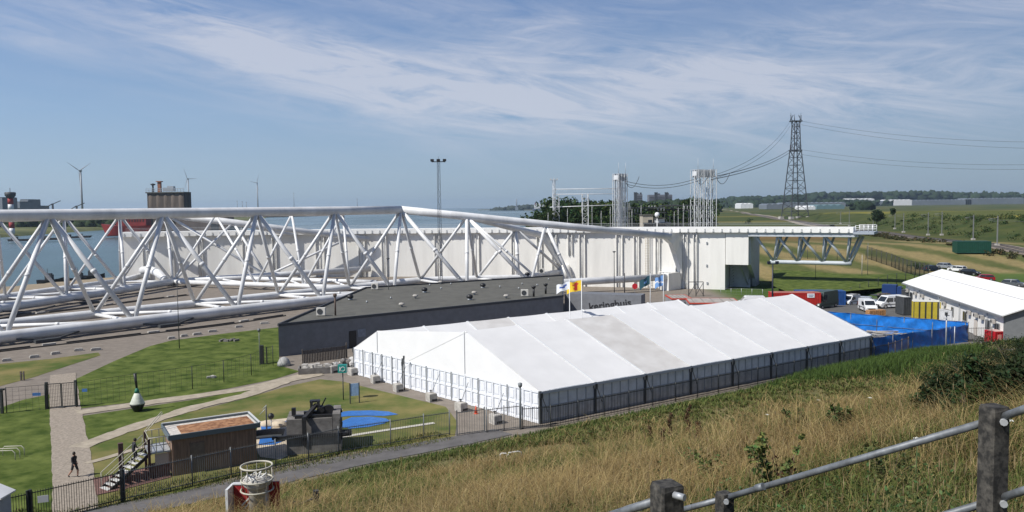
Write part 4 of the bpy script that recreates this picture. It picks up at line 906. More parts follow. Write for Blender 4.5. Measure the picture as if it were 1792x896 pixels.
b = MB(); b.tube((bw + .05, .5, 1.6), (bw + .75, .4, 1.65), .34, .30, 14); b.tube((-.1, .2, 1.55), (-.9, .1, 1.5), .25, n=12); b.build('anchor_pin', BLACK, bx, False); bx.scale = (1, 1, .80)
PLAYB = mat('blue_rubber_floor', (.03, .14, .42), .6, .15, 2); PLAYC = mat('cream_floor', (.52, .44, .33), .85, .2, 2)
sheet('play_surface', PP([(452, 738), (478, 735), (540, 728), (560, 720), (600, 717), (590, 740), (545, 775), (490, 805), (455, 800), (445, 780)]), .03, PLAYC)
sheet('water_play_surface', PP([(584, 724), (610, 720), (650, 719), (680, 721), (697, 726), (672, 729), (640, 728), (610, 729), (588, 731)]), .05, PLAYB)
sheet('water_play_surface', PP([(598, 738), (615, 731), (650, 730), (675, 733), (682, 737), (672, 742), (645, 748), (612, 751), (596, 748)]), .05, PLAYB)
sheet('water_play_surface', PP([(456, 740), (468, 739), (480, 746), (470, 754), (457, 752)]), .05, PLAYB)
sheet('water_play_surface', PP([(455, 768), (490, 762), (498, 772), (480, 779), (452, 780)]), .05, PLAYB)
sheet('water_play_surface', PP([(489, 739), (503, 737), (505, 744), (494, 746)]), .05, PLAYB)
t = thing('play_basin', P(472, 768), 'long dark curved play trough on the cream and blue play floor', 'play trough', rz=.25)
b = MB()
for k in range(14):
    a = math.pi * (.1 + .75 * k / 13); b.beam((1.7 * math.cos(a), .7 * math.sin(a), .3), (1.7 * math.cos(a + .19), .7 * math.sin(a + .19), .3), .22, .6)
b.build('rim', BLACK, t, False); MB().box((-.2, .35, .12), (2.2, .7, .1)).build('basin_floor', DGREY, t, False)
t = thing('play_pump', P(467, 757), 'thin grey water pump post with a lever on the play floor', 'water pump')
b = MB(); b.tube((0, 0, 0), (0, 0, 2.1), .06, n=8); b.build('post', DGREY, t, False); b = MB(); b.tube((0, 0, 2.0), (-.5, -.1, 1.5), .03, n=6); b.tube((-.3, 0, 1.9), (.05, 0, 2.25), .03, n=6); b.build('lever', STEELG, t, False)
t = thing('ball_post', P(475, 752), 'short post topped with a black ball on the play floor', 'play post')
MB().tube((0, 0, 0), (0, 0, .9), .04, n=8).build('post', STEELG, t, False); MB().lathe([(0, .85), (.2, .95), (.27, 1.12), (.2, 1.3), (0, 1.4)], n=14).build('ball', BLACK, t, False)
t = thing('play_rocks', P(485, 745), 'pale rounded play boulders beside the black ball post', 'boulders')
for k in range(7):
    b = MB(); bm = bmesh.new(); bmesh.ops.create_icosphere(bm, subdivisions=2, radius=random.uniform(.3, .6)); c = Vector((random.uniform(-1, 1), random.uniform(-.6, .6), .15))
    b.add([c + Vector((v.co.x * 1.2, v.co.y, v.co.z * .6)) for v in bm.verts], [[v.index for v in f.verts] for f in bm.faces], 0, True); bm.free(); b.build('boulder', PLAYC, t, False)
# signs
t = thing('green_sign', P(601, 700), 'teal box sign with white marks on a thin pole before the marquee', 'sign')
MB().tube((0, 0, 0), (0, 0, 2.6), .05, n=8).build('pole', DGREY, t, False); b = MB(); b.box((0, 0, 3.0), (.8, .55, .75)); b.build('box', mat('teal_sign', (.01, .22, .19), .4), t, False)
b = MB(); b.path([(.08 + .2 * math.cos(a), -.29, 3.0 + .2 * math.sin(a)) for a in np.linspace(0, 2 * math.pi, 17)], .025, 5); b.box((-.2, -.29, 3.0), (.08, .02, .4)); b.build('mark', WHITE, t, False)
t = thing('information_board', P(621, 706), 'pale blue information board on two dark posts beside the teal sign', 'information board', rz=.35)
for x in (-.42, .42): MB().box((x, 0, .95), (.09, .09, 1.95)).build('post', DGREY, t, False)
MB().box((0, 0, 1.3), (.74, .05, 1.15)).build('board', mat('board_blue', (.33, .47, .66), .4, .15, 5), t, False)
t = MB().lathe([(.2, 0), (.2, .03), (.05, .1), (.14, .1), (.03, .72), (0, .74)], n=14).build('traffic_cone', mat('orange_cone', (.75, .10, .04), .6)); t.location = P(833, 724); tag(t, 'orange-red traffic cone at the foot of the marquee gable', 'traffic cone')
t = MB().tube((0, 0, 0), (0, 0, 3.7), .09, .08, 10).lathe([(.14, 3.5), (.17, 3.6), (.17, 3.8), (0, 3.86)], n=12).build('lamp_post', mat('lamp_grey', (.17, .19, .2), .5)); t.location = P(911, 752); tag(t, 'grey lamp post at the near corner of the large marquee', 'lamp post')
t = MB().tube((0, 0, 0), (0, 0, 3.4), .06, n=8).box((0, -.05, 3.3), (.16, .16, .3)).build('lamp_post', DGREY); t.location = P(708, 683); tag(t, 'dark slim post in front of the middle of the marquee gable', 'lamp post')
# ------------------------------------------------------------------ small kiosk bottom left and hoops
kp = P(-8, 945); t = thing('grey_kiosk', kp, 'narrow grey kiosk with a white pitched cap at the left picture edge', 'kiosk')
b = MB(); b.box((0, 0, 1.25), (1.3, 1.0, 2.5)); b.build('body', mat('kiosk_grey', (.34, .37, .42), .6, .1, 2), t, False)
b = MB(); b.extrude([(-.85, -.65, 2.5), (.85, -.65, 2.5), (.85, -.65, 2.58), (0, -.65, 2.95), (-.85, -.65, 2.58)], (0, 1.3, 0)); b.build('cap', WHITE, t, False)
t = thing('bicycle_stand', P(10, 806), 'faint pale metal bicycle stand hoops on the left lawn', 'bicycle stand')
for k in range(3):
    b = MB(); a0 = k * .55; b.path([(-.9, a0, 0), (-.9, a0, .55), (-.75, a0, .72), (.5, a0, .75), (.7, a0, .55), (.7, a0, 0)], .03, 6); b.build('hoop', RP, t, False)
# ------------------------------------------------------------------ red box with hooped concrete post on the slope
gp = GP(452, 912); gp = Vector((gp.x, gp.y, gp.z)); rz_ = .2
t = thing('hooped_marker_post', gp, 'concrete post ringed by two white hoops between red panels, low on the grass slope', 'marker post')
b = MB(); b.lathe([(.30, -.4), (.30, 1.15), (.34, 1.2), (.50, 1.35), (.50, 1.5), (0, 1.52)], n=22); b.build('concrete_post', CONC, t, False)
for z in (1.50, 1.98): MB().ring((0, 0, z), .56, .035, 32, 6).build('hoop', RP, t, False)
b = MB()
for k in range(10): a = k * 2 * math.pi / 10; b.tube((.56 * math.cos(a), .56 * math.sin(a), 1.15), (.56 * math.cos(a), .56 * math.sin(a), 2.0), .012, n=5)
b.ring((0, 0, 1.15), .58, .03, 28, 6); b.build('cage_bar', RP, t, False)
REDP = mat('dark_red_panel', (.30, .012, .02), .5, .2, 3)
for s_, yy in ((-1, .1), (1, .35)):
    b = MB(); b.box((-.58 if s_ < 0 else .50, yy, .45), (.62 if s_ < 0 else .42, .10, 1.7)); b.build('red_panel', REDP, t, False)
b = MB(); b.box((-.95, -.15, .45), (.09, .75, 1.72)); b.box((.3, .2, .45), (.05, .5, 1.65)); b.box((-.62, .1, 1.32), (.62, .14, .05)); b.build('white_edge', WHITE, t, False)
b = MB()
for k in range(9):
    a = random.uniform(0, 6.3); b.path([(.1 * math.cos(a), .1 * math.sin(a), 1.53), (.35 * math.cos(a), .35 * math.sin(a), 1.66 + .05 * random.random()), (.45 * math.cos(a + .5), .45 * math.sin(a + .5), 1.52)], .025, 5)
b.build('rope_coil', mat('rope_white', (.6, .6, .58), .8), t, False)
b = MB()
for k in range(3): b.beam((-.6 + .1 * k, .03, .55 - .1 * k), (-.2 + .05 * k, .03, .95 - .1 * k), .02, .05)
b.build('painted_stroke', WHITE, t, False); t.scale = (.80, .80, .84)
t = thing('pipe_barrier', GP(888, 808), 'small white pipe barrier standing in the tall grass', 'barrier')
b = MB(); b.path([(-.45, 0, -.1), (-.45, 0, .48), (-.38, 0, .56), (-.1, 0, .56), (-.03, 0, .48), (-.03, 0, -.1)], .045, 8); b.build('loop', WHITE, t, False)
b = MB(); b.path([(.0, .3, .2), (.1, .3, .5), (.7, .5, .52), (.9, .6, .45), (.9, .6, 0)], .045, 8); b.build('rail', WHITE, t, False)
# ------------------------------------------------------------------ stair railings near the camera
TARRED = mat('tarred_concrete_post', (.030, .029, .027), .9, .4, 22, .6, col2=(.095, .088, .076), lo=.42, hi=.7); RAILM = mat('galvanised_rail', (.17, .185, .20), .55, .35, 12, .2, metal=.3)
def at(px, py, Y): return PD(px, py, Y)
t = thing('stair_railing', at(1740, 896, 4.8), 'galvanised two-rail stair railing on a tall dark concrete post at bottom right', 'railing')
def cpost(px, py, Y, w, h, par, rz=0.25, depth=None):
    p = at(px, py, Y); b = MB(); d = depth or w
    vs = [(-w / 2, -d / 2, -h), (w / 2, -d / 2, -h), (w / 2, d / 2, -h), (-w / 2, d / 2, -h), (-w / 2, -d / 2, -.02), (w / 2, -d / 2, .0), (w / 2, d / 2, .02), (-w / 2, d / 2, .0)]
    R = Matrix.Rotation(rz, 3, 'Z'); N = 8; 
    # small chamfered prism built as an octagon
    c = w * .08; oc = [(-w / 2 + c, -d / 2), (w / 2 - c, -d / 2), (w / 2, -d / 2 + c), (w / 2, d / 2 - c), (w / 2 - c, d / 2), (-w / 2 + c, d / 2), (-w / 2, d / 2 - c), (-w / 2, -d / 2 + c)]
    vs = [R @ Vector((x, y, -h)) + p for x, y in oc] + [R @ Vector((x, y, -.012 + .012 * math.sin(3 * x / w + y / w * 2))) + p for x, y in oc] + [R @ Vector((x * .9, y * .9, .008)) + p for x, y in oc]
    b.add(vs, [(i, (i + 1) % 8, 8 + (i + 1) % 8, 8 + i) for i in range(8)] + [(8 + i, 8 + (i + 1) % 8, 16 + (i + 1) % 8, 16 + i) for i in range(8)] + [tuple(range(16, 24))])
    return b.build('post', TARRED, par)
YA, YC = 4.8, 6.35
cpost(1740, 712, YA, .125, 2.2, t, .22); cpost(1268, 864, YC, .115, 1.6, t, .35)
def railseg(pa, Ya, pb_, Yb, r, par, name='rail'):
    a, c = at(*pa, Ya), at(*pb_, Yb); b = MB(); b.tube(a, c, r, n=14); return b.build(name, RAILM, par)
railseg((1830, 703), 4.45, (1745, 733), YA, .024, t); railseg((1745, 733), YA, (1268, 872), YC, .024, t)
railseg((1268, 872), YC, (1150, 904), 6.95, .024, t); railseg((1830, 846), 4.45, (1745, 874), YA, .024, t); railseg((1745, 874), YA, (1500, 948), 5.5, .024, t)
for px, py, Y in ((1330, 853, 6.05),):
    a = at(px, py, Y); d_ = (at(1745, 733, YA) - at(1268, 872, YC)).normalized(); MB().tube(a - d_ * .035, a + d_ * .035, .029, n=14).build('rail_sleeve', RAILM, t)
for px, py, Y in ((1745, 733, YA), (1745, 874, YA), (1268, 872, YC)):
    p = at(px, py, Y); MB().tube(p + Vector((-.01, -.085, 0)), p + Vector((.0, -.06, 0)), .022, n=8).build('bolt', STEELG, t)
t = thing('stair_railing', at(1166, 896, 4.6), 'second stair railing with a white-taped tube on a broad dark post', 'railing')
cpost(1167, 848, 4.6, .15, 1.8, t, .38); railseg((1150, 876), 4.62, (1060, 905), 5.0, .026, t)
a, c = at(1120, 886, 4.75), at(1095, 894, 4.85); MB().tube(a, c, .0275, n=14).build('white_tape', WHITE, t)
p = at(1187, 868, 4.50); MB().tube(p + Vector((-.02, .02, 0)), p + Vector((.03, -.03, 0)), .02, n=10).build('bolt', STEELG, t)
fp_ = GP(553, 905); t = thing('stair_railing', fp_, 'short black post and bent rail further down the slope, bottom left of centre', 'railing')
yy = fp_.y; b = MB(); a = PD(553, 858, yy); b.box((a.x, a.y, a.z - .6), (.15, .15, 1.2), rz=.3); b.build('post', TARRED, t)
b = MB(); p1, p2, p3 = PD(549, 872, yy), PD(520, 884, yy + 1.6), PD(514, 896, yy + 2); b.path([p1, p2, p2 + Vector((-.05, 0, -.1)), p3], .03, 8); b.build('rail', BLACK, t); p = PD(516, 881, yy + 1.8); MB().box((p.x, p.y, p.z - .25), (.13, .13, .6)).build('post', TARRED, t)
# ------------------------------------------------------------------ flags and poles
def flagpole(px, ytop, ybot, Yd, lab, fl=None):
    base = PD(px, ybot, Yd); top = PD(px, ytop, Yd); t = thing('flagpole', (base.x, base.y, 0), lab, 'flagpole')
    b = MB(); b.tube((base.x, base.y, 0), (base.x, base.y, top.z), .06, .04, 8); b.build('pole', WHITE, t); b = MB(); b.lathe([(0, 0), (.09, .08), (0, .16)], (base.x, base.y, top.z), 8); b.build('finial', STEELG, t)
    if fl:
        c, hh, ww, drop, marks = fl; b = MB(); N = 14; vs = []
        for i in range(N + 1):
            for j in range(9):
                u, v_ = i / N, j / 8; x = -ww * u if ww > 0 else -ww * u
                vs.append((base.x - ww * u, base.y + .35 * math.sin(u * 7 + v_) * u, top.z - .3 - hh * v_ - drop * u ** 1.3 + .12 * math.sin(u * 9 + v_ * 2) * u))
        idx = lambda i, j: i * 9 + j
        mats = [c] + [m for m, _ in marks]; o = len(b.v)
        for i in range(N):
            for j in range(8):
                u, v_ = (i + .5) / N, (j + .5) / 8; mi = 0
                for k, (m, fn) in enumerate(marks):
                    if fn(u, v_): mi = k + 1
                b.f.append((idx(i, j), idx(i + 1, j), idx(i + 1, j + 1), idx(i, j + 1))); b.m.append(mi); b.sm.append(True)
        b.v += vs; b.build('flag', mats, t)
    return t
FY = mat('flag_yellow', (.75, .50, .02), .7); FR = mat('flag_red', (.55, .04, .02), .7); FW = mat('flag_white', (.72, .74, .78), .7); FB = mat('flag_blue', (.06, .12, .38), .7); FTE = mat('flag_teal', (.015, .07, .10), .7); FLB = mat('flag_light_blue', (.16, .32, .62), .7)
flagpole(1018, 486, 545, 96, 'white pole holding the yellow flag with its red lion', (FY, 1.25, 1.75, .35, [(FR, lambda u, v: (abs(u - .38) < .12 and .15 < v < .85) or (abs(v - .35) < .08 and .2 < u < .65) or (abs(v - .7) < .07 and .25 < u < .6))]))
flagpole(997, 488, 548, 93, 'white pole holding the white and blue flag', (FW, .9, 1.5, .5, [(FB, lambda u, v: abs(v - .45 - .2 * (u - .5)) < .14 and .2 < u < .8)]))
flagpole(1138, 478, 530, 118, 'white pole holding the dark teal flag', (FTE, 1.3, 1.5, .9, [(FLB, lambda u, v: abs(u - .5) < .12 and abs(v - .5) < .12)]))
flagpole(1161, 478, 530, 118, 'white pole holding the light blue flag', (FLB, 1.5, 1.2, .5, [(FW, lambda u, v: abs(v - .55 + .3 * (u - .5)) < .08)]))
# ------------------------------------------------------------------ people
def person(loc, rz, joints, cloth, lab, h=1.0):
    t = thing('person', loc, lab, 'person', rz=rz); V, E, Rr = joints
    me = bpy.data.meshes.new('body'); me.from_pydata([tuple(Vector(v) * h) for v in V], E, []); o = bpy.data.objects.new('body', me); COL.objects.link(o)
    sk = o.modifiers.new('s', 'SKIN'); sub = o.modifiers.new('u', 'SUBSURF'); sub.levels = 2; sk.use_smooth_shade = True
    for i, r in enumerate(Rr): me.skin_vertices[0].data[i].radius = (r[0] * h, r[1] * h) if isinstance(r, tuple) else (r * h, r * h)
    me.skin_vertices[0].data[0].use_root = True
    bpy.context.view_layer.update(); m2 = bpy.data.meshes.new_from_object(o.evaluated_get(bpy.context.evaluated_depsgraph_get())); bpy.data.objects.remove(o)
    m2.materials.clear()
    for m in cloth['mats']: m2.materials.append(m)
    for p in m2.polygons: p.material_index = cloth['fn'](p.center / h); p.use_smooth = True
    ob = bpy.data.objects.new('body', m2); COL.objects.link(ob); ob.parent = t; WM[ob.name] = WM[t.name]
    hd_ = Vector(V[cloth['head']]) * h; b = MB(); b.lathe([(.02, .13), (.075, .10), (.102, .02), (.10, -.03), (.085, -.07)], (hd_.x, hd_.y + .012, hd_.z + .01), 14); b.build('hair', cloth['hair'], t, False)
    b = MB(); b.box((hd_.x, hd_.y - .105, hd_.z - .01), (.025, .03, .04)); b.build('nose', cloth['mats'][1], t, False)
    return t
SKIN = mat('skin', (.38, .22, .16), .6); CLB = mat('black_clothing', (.022, .022, .028), .8); SHO = mat('dark_shoes', (.02, .018, .018), .7); HAIR = mat('dark_hair', (.02, .014, .01), .8)
def jt(pose):
    if pose == 'walk':
        V = [(0, 0, .95), (0, 0, 1.15), (0, .0, 1.38), (0, -.01, 1.5), (0, -.03, 1.63),
             (.09, 0, .90), (.11, -.17, .50), (.11, -.12, .09), (.11, -.27, .04), (-.09, 0, .90), (-.11, .12, .50), (-.12, .42, .14), (-.12, .32, .04),
             (.18, 0, 1.38), (.24, .12, 1.12), (.24, .02, .90), (.25, -.02, .82), (-.18, 0, 1.38), (-.25, -.08, 1.12), (-.24, -.25, .95), (-.23, -.31, .89)]
    else:
        V = [(0, 0, .95), (0, -.04, 1.15), (0, -.08, 1.36), (0, -.12, 1.48), (0, -.16, 1.6),
             (.09, 0, .90), (.11, -.28, .62), (.11, -.22, .22), (.11, -.35, .17), (-.09, 0, .90), (-.11, -.03, .48), (-.12, .05, .09), (-.12, -.08, .04),
             (.18, -.08, 1.36), (.26, -.12, 1.1), (.25, -.33, 1.02), (.25, -.40, 1.03), (-.18, -.08, 1.36), (-.26, -.12, 1.1), (-.25, -.33, 1.02), (-.25, -.40, 1.03)]
    E = [(0, 1), (1, 2), (2, 3), (3, 4), (0, 5), (5, 6), (6, 7), (7, 8), (0, 9), (9, 10), (10, 11), (11, 12), (2, 13), (13, 14), (14, 15), (15, 16), (2, 17), (17, 18), (18, 19), (19, 20)]
    R = [(.16, .11), (.145, .10), (.17, .10), .055, (.085, .10), .10, .07, .045, .045, .10, .07, .045, .045, .06, .045, .035, .04, .06, .045, .035, .04]
    # head top
    V.append((V[4][0], V[4][1] - .005, V[4][2] + .09)); E.append((4, 21)); R.append((.07, .08)); return V, E, R
person(P(131, 836), 1.25, jt('walk'), dict(mats=[CLB, SKIN, SHO], fn=lambda c: 1 if c.z > 1.49 or (c.z < .55 and c.z > .16) or (abs(c.x) > .2 and c.z < 1.0 and c.z > .76 and abs(c.x) < .33) else (2 if c.z < .13 else 0), head=4, hair=HAIR), 'person in black top and shorts walking along the brick path', 1.02)
stp = WM[st.name] @ (sp(3) + Vector((0, 0, .1)))
person(stp, hz + 1.9, jt('climb'), dict(mats=[CLB, SKIN, SHO], fn=lambda c: 1 if c.z > 1.49 or (abs(c.x) > .2 and c.y < -.28 and c.z > .9) else (2 if c.z < .08 else 0), head=4, hair=HAIR), 'person dressed in black climbing the metal stairs beside the hut', .93)
# ------------------------------------------------------------------ white cabin building
CW = mat('cabin_white', (.74, .73, .70), .6, .06, 1)
la, lb = P(1757, 552, 3.9), P(1584, 495, 3.9); cdv = (lb - la); CL = cdv.length; cdv.normalize(); crz = math.atan2(cdv.y, cdv.x)   # x axis runs from near end to far end, y to the left (camera side is +y)
cb = thing('cabin_building', (la.x, la.y, 0), 'long white site cabin building with a low white pitched roof and a row of windows', 'cabin building', rz=crz)
HW = 6.0; CWd = 12.0; CE = 3.9; CR_ = 6.15     # y negative = away from the camera side
b = MB(); b.box((CL / 2, -CWd / 2, CE / 2), (CL - .3, CWd - .2, CE)); b.build('wall', CW, cb, False)
for s_ in (0, 1):
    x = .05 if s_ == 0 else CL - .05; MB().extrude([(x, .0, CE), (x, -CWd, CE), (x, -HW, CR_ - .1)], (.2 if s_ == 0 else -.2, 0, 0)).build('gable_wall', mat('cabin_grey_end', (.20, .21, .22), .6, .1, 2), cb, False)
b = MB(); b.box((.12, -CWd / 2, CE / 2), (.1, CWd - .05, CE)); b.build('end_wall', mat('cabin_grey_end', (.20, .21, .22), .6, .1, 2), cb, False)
MB().box((.03, -5.2, 1.6), (.1, 3.0, 3.2)).build('roller_door', mat('door_grey', (.14, .15, .16), .5, .1, 4), cb, False)
b = MB(); n = 2
th = .16
for y0, y1 in ((.35, -HW), (-CWd - .35, -HW)):
    b.extrude([(-.4, y0, CE - .10), (-.4, y1, CR_), (-.4, y1, CR_ + th), (-.4, y0, CE - .10 + th)], (CL + .8, 0, 0))
rf = b.build('roof', mat('cabin_roof_white', (.80, .80, .79), .5, .04, .6), cb, False)
b = MB(); ym = .35 + (-HW - .35) * .62; zm = CE - .1 + (CR_ - CE + .1) * .62 + th; b.beam((-.4, ym, zm + .02), (CL + .4, ym, zm + .02), .10, .03); b.build('roof_seam', mat('seam_mid_grey', (.30, .30, .30), .6), rf, False)
b = MB(); b.beam((-.4, .40, CE - .12), (CL + .4, .40, CE - .12), .14, .2); b.build('gutter', mat('gutter_grey', (.20, .21, .22), .5), cb, False)
FRM = mat('window_frame_grey', (.26, .27, .28), .5)
for fx in (.035, .105, .30, .42, .60, .66, .90):
    w = 1.5 if fx not in (.42, .66) else .8; x = CL * fx + .6
    f = MB().box((x, .0, 2.0), (w, .06, 1.35)).build('window', FRM, cb, False)
    for s_ in (-1, 1): MB().box((x + s_ * w * .24, .035, 2.0), (w * .40, .03, 1.15)).build('pane', GLASS, f, False)
for fx in (.06, .15, .20, .26, .50, .75, .84, .95):
    x = CL * fx + .4; b = MB(); b.box((x, .18, 2.75), (.8, .32, .55)); a_ = b.build('air_conditioner', CONC, cb, False); MB().tube((x + .12, .345, 2.75), (x + .12, .36, 2.75), .2, n=12).build('fan_grille', BLACK, a_, False)
for fx in (.22, .50, .70): x = CL * fx; MB().box((x, .0, 1.05), (.95, .06, 2.1)).build('door', mat('cabin_door', (.55, .50, .45), .6), cb, False)
for fx in (.12, .36, .56, .80): MB().tube((CL * fx, .1, .1), (CL * fx, .1, CE - .2), .05, n=6).build('downpipe', FRM, cb, False)
# ------------------------------------------------------------------ blue tarpaulin enclosure
en = [v2(1524, 627), v2(1697, 597), v2(1706, 590), v2(1470, 560)]
tl = P(1445, 543, 2.7); en = [v2(1526, 625), v2(1694, 600), (P(1692, 563, 2.7).x, P(1692, 563, 2.7).y + 1.0), (tl.x, tl.y)]
et = thing('tarpaulin_fence', (*en[0], 0), 'site fence wrapped in bright blue tarpaulin round an open yard beside the marquee', 'tarpaulin fence')
def tarp(p, q, h=2.15, div=10):
    p = Vector(p); q = Vector(q); L = (q - p).length; d = (q - p) / L; nrm = Vector((-d.y, d.x)); b = MB(); N = int(L * 3); vs = []
    for i in range(N + 1):
        for j in range(6):
            u = i / N; v_ = j / 5; w = .06 * math.sin(i * .9 + j) + .05 * math.sin(i * .37 + 2 * j); zz = .12 + (h - .12) * v_ - (.07 * abs(math.sin(u * L / 3.5 * math.pi)) if j == 5 else 0)
            c = p + d * u * L + nrm * w; vs.append((c.x, c.y, zz))
    vs2 = [(x + nrm.x * .012, y + nrm.y * .012, z) for x, y, z in vs]; M = len(vs)
    fs = [(i * 6 + j, (i + 1) * 6 + j, (i + 1) * 6 + j + 1, i * 6 + j + 1) for i in range(N) for j in range(5)]
    b.add(vs + vs2, fs + [tuple(M + k for k in f[::-1]) for f in fs], 0, True); b.build('tarpaulin', BLUETARP, et)
    n = max(2, round(L / 3.4))
    for k in range(n + 1):
        c = p + d * L * k / n; MB().tube((c.x, c.y, 0), (c.x, c.y, h + .1), .045, n=6).box((c.x, c.y, .07), (.7, .24, .14), rz=1.0).build('post', GALV, et)
    for z in (h, 1.1): b = MB(); b.beam((*(p + nrm * .09), z), (*(q + nrm * .09), z), .04, .04); b.build('fence_rail', GALV, et)
for i in range(4): tarp(en[i], en[(i + 1) % 4], 2.3 if i == 0 else 2.6)
sheet('yard_floor', en, .04, mat('yard_pale', (.30, .28, .25), .9, .3, 1))
t = thing('scaffold_bars', (47, 104, 0), 'loose pale planks and bars on trestles inside the blue enclosure', 'planks', rz=-.1)
for k in range(7): y = random.uniform(-5, 4); MB().beam((random.uniform(-1, 0), y, .5 + .2 * k % 1), (random.uniform(4, 9), y - random.uniform(-1, 1), .6), .2, .06).build('plank', mat('plank_pale', (.5, .46, .4), .8, .2), t, False)
for k in range(4): MB().box((1 + 1.6 * k, 0, .3), (.1, 7, .08)).box((1 + 1.6 * k, 3, .15), (.08, .08, .3)).box((1 + 1.6 * k, -3, .15), (.08, .08, .3)).build('trestle', GALV, t, False)
for k in range(3):
    a = P(1546 + 50 * k, 616 - 8 * k); t = MB().box((0, 0, .1), (3.6, .5, .2)).box((0, 0, .23), (3.3, .35, .06)).build('plastic_barrier_foot', CONC); t.location = (a.x, a.y - .5, 0); t.rotation_euler = (0, 0, .25); tag(t, ('left', 'middle', 'right')[k] + ' of three long white kerb weights at the foot of the blue tarpaulin', 'kerb weight', 'white kerb weights along the blue tarpaulin')
# ------------------------------------------------------------------ portable toilets
tp = P(1598, 559); tq = P(1652, 560); dvv = (tq - tp); trz = math.atan2(dvv.y, dvv.x); src = None; ntl = 5
for k in range(ntl):
    p = tp.lerp(tq, k / (ntl - .0)) ; lab = ('leftmost', 'second from left', 'middle', 'second from right', 'rightmost')[k] + ' of the five yellow portable toilets in a row'
    if src is None:
        t = thing('portable_toilet', p, lab, 'portable toilet', 'yellow portable toilets behind the blue enclosure', trz); src = t; t.scale = (1, 1, 1.25); YEL = mat('yellow_plastic', (.50, .40, .025), .5, .12, 3)
        w = dvv.length / ntl
        b = MB(); b.box((w / 2, .55, 1.1), (w * .94, 1.1, 2.2)); b.build('body', YEL, t, False)
        b = MB(); b.box((w / 2, -.02, 1.05), (w * .70, .05, 1.95)); b.build('door', mat('yellow_door', (.42, .34, .03), .5, .12, 3), t, False)
        b = MB(); b.extrude([(0.02, -.05, 2.2), (w - .02, -.05, 2.2), (w - .1, .0, 2.36), (.1, .0, 2.36)], (0, 1.15, 0)); b.build('roof', mat('toilet_roof', (.62, .62, .58), .5), t, False)
        for x in (.06, w - .06): b = MB(); b.box((x, -.03, 1.1), (.06, .06, 2.15)); b.build('corner_post', mat('dark_post', (.05,) * 3), t, False)
    else: dup(src, None, p, trz, lab)
# ------------------------------------------------------------------ containers and sheds
def container(name, loc, size, rz, m, lab, cat='container', rib=.28, roofm=None, extras=None, z0=.12):
    t = thing(name, loc, lab, cat, rz=rz); L, W, H = size
    MB().box((0, 0, H / 2 + z0), (L, W, H - .04)).build('body', m, t, False)
    b = MB(); n = int(L / rib)
    for k in range(n):
        x = -L / 2 + L * (k + .5) / n
        for y in (-W / 2 - .02, W / 2 + .02): b.box((x, y, H / 2 + z0), (rib * .5, .05, H - .35))
    n = int(W / rib)
    for k in range(n):
        y = -W / 2 + W * (k + .5) / n; b.box((-L / 2 - .02, y, H / 2 + z0), (.05, rib * .5, H - .35))
    b.build('corrugation', m, t, False)
    b = MB()
    for sx in (-1, 1):
        for sy in (-1, 1): b.box((sx * L / 2, sy * W / 2, H / 2 + z0), (.14, .14, H + .02))
    for sy in (-1, 1):
        for z in (z0 + .08, H + z0 - .08): b.box((0, sy * W / 2, z), (L, .12, .16))
    for sx in (-1, 1):
        for z in (z0 + .08, H + z0 - .08): b.box((sx * L / 2, 0, z), (.12, W, .16))
    b.build('frame', m, t, False)
    MB().box((0, 0, H + z0 - .01), (L - .1, W - .1, .04)).build('roof', roofm or m, t, False)
    b = MB()
    for y in (-.5, -.2, .2, .5): b.tube((L / 2 + .06, y * W * .8, z0 + .2), (L / 2 + .06, y * W * .8, H + z0 - .2), .025, n=6)
    b.build('door_bars', GALV, t, False)
    if extras: extras(t, L, W, H, z0)
    return t
REDC = mat('red_container_paint', (.42, .022, .016), .5, .15, 1.5); BLUC = mat('blue_container_paint', (.015, .07, .24), .5, .2, 1.5); GRNC = mat('green_container_paint', (.008, .060, .040), .5, .2, 1.5); DKC = mat('dark_grey_container', (.06, .065, .07), .5, .2, 2)
def red_extras(t, L, W, H, z0):
    f = MB().box((-L * .18, -W / 2 - .07, 1.55 + z0), (1.1, .05, .85)).build('window', WHITE, t, False); MB().box((-L * .18, -W / 2 - .10, 1.55 + z0), (.9, .03, .65)).build('pane', GLASS, f, False)
    MB().box((L * .30, -W / 2 - .07, H - .35), (1.2, .05, .7)).build('sign_panel', WHITE, t, False)
    MB().box((L * .30, -W / 2 - .10, H - .25), (.9, .02, .10)).box((L * .30, -W / 2 - .10, H - .47), (.7, .02, .10)).build('sign_print', mat('print_blue', (.1, .15, .3), .6), t, False)
def gnd(x, y): return Vector((x, y, g(x, y)))
p = PD(1390, 525, 137); container('red_container', gnd(p.x, p.y), (8.0, 2.6, 2.7), -.10, REDC, 'long red site container with a white sign and small window, behind the marquee ridge', extras=red_extras, roofm=mat('faded_red_roof', (.34, .14, .11), .8, .3, 2))
p = PD(1434, 515, 149); container('blue_container', gnd(p.x, p.y), (8.6, 2.5, 2.7), -.12, BLUC, 'dark blue shipping container behind the red container and green van', 'container')
p = PD(1700, 440, 226); container('green_container', gnd(p.x, p.y), (8.6, 4, 3.3), -.2, GRNC, 'dark green shipping container alone on the grass bank below the railway', rib=.5)
p = P(1594, 554); container('dark_container', Vector((p.x, p.y + 2.4, 0)), (1.25, 2.2, 2.8), .08, DKC, 'tall dark grey storage unit left of the yellow toilets', 'storage unit', roofm=mat('toilet_roof', (.6,) * 3))
p = P(1617, 540); container('dark_container', Vector((p.x, p.y + 3.0, 0)), (2.4, 4, 2.7), .08, DKC, 'second dark grey storage unit just behind the yellow toilets', 'storage unit')
p = P(1685, 567); container('white_shed', Vector((p.x - .6, p.y + .5, 0)), (3.6, 2.6, 1.95), .12, mat('shed_white', (.60, .61, .62), .6, .1, 2), 'low white shed with a grey roof between toilets and cabin building', 'shed', roofm=mat('shed_roof', (.22, .22, .22), .7))
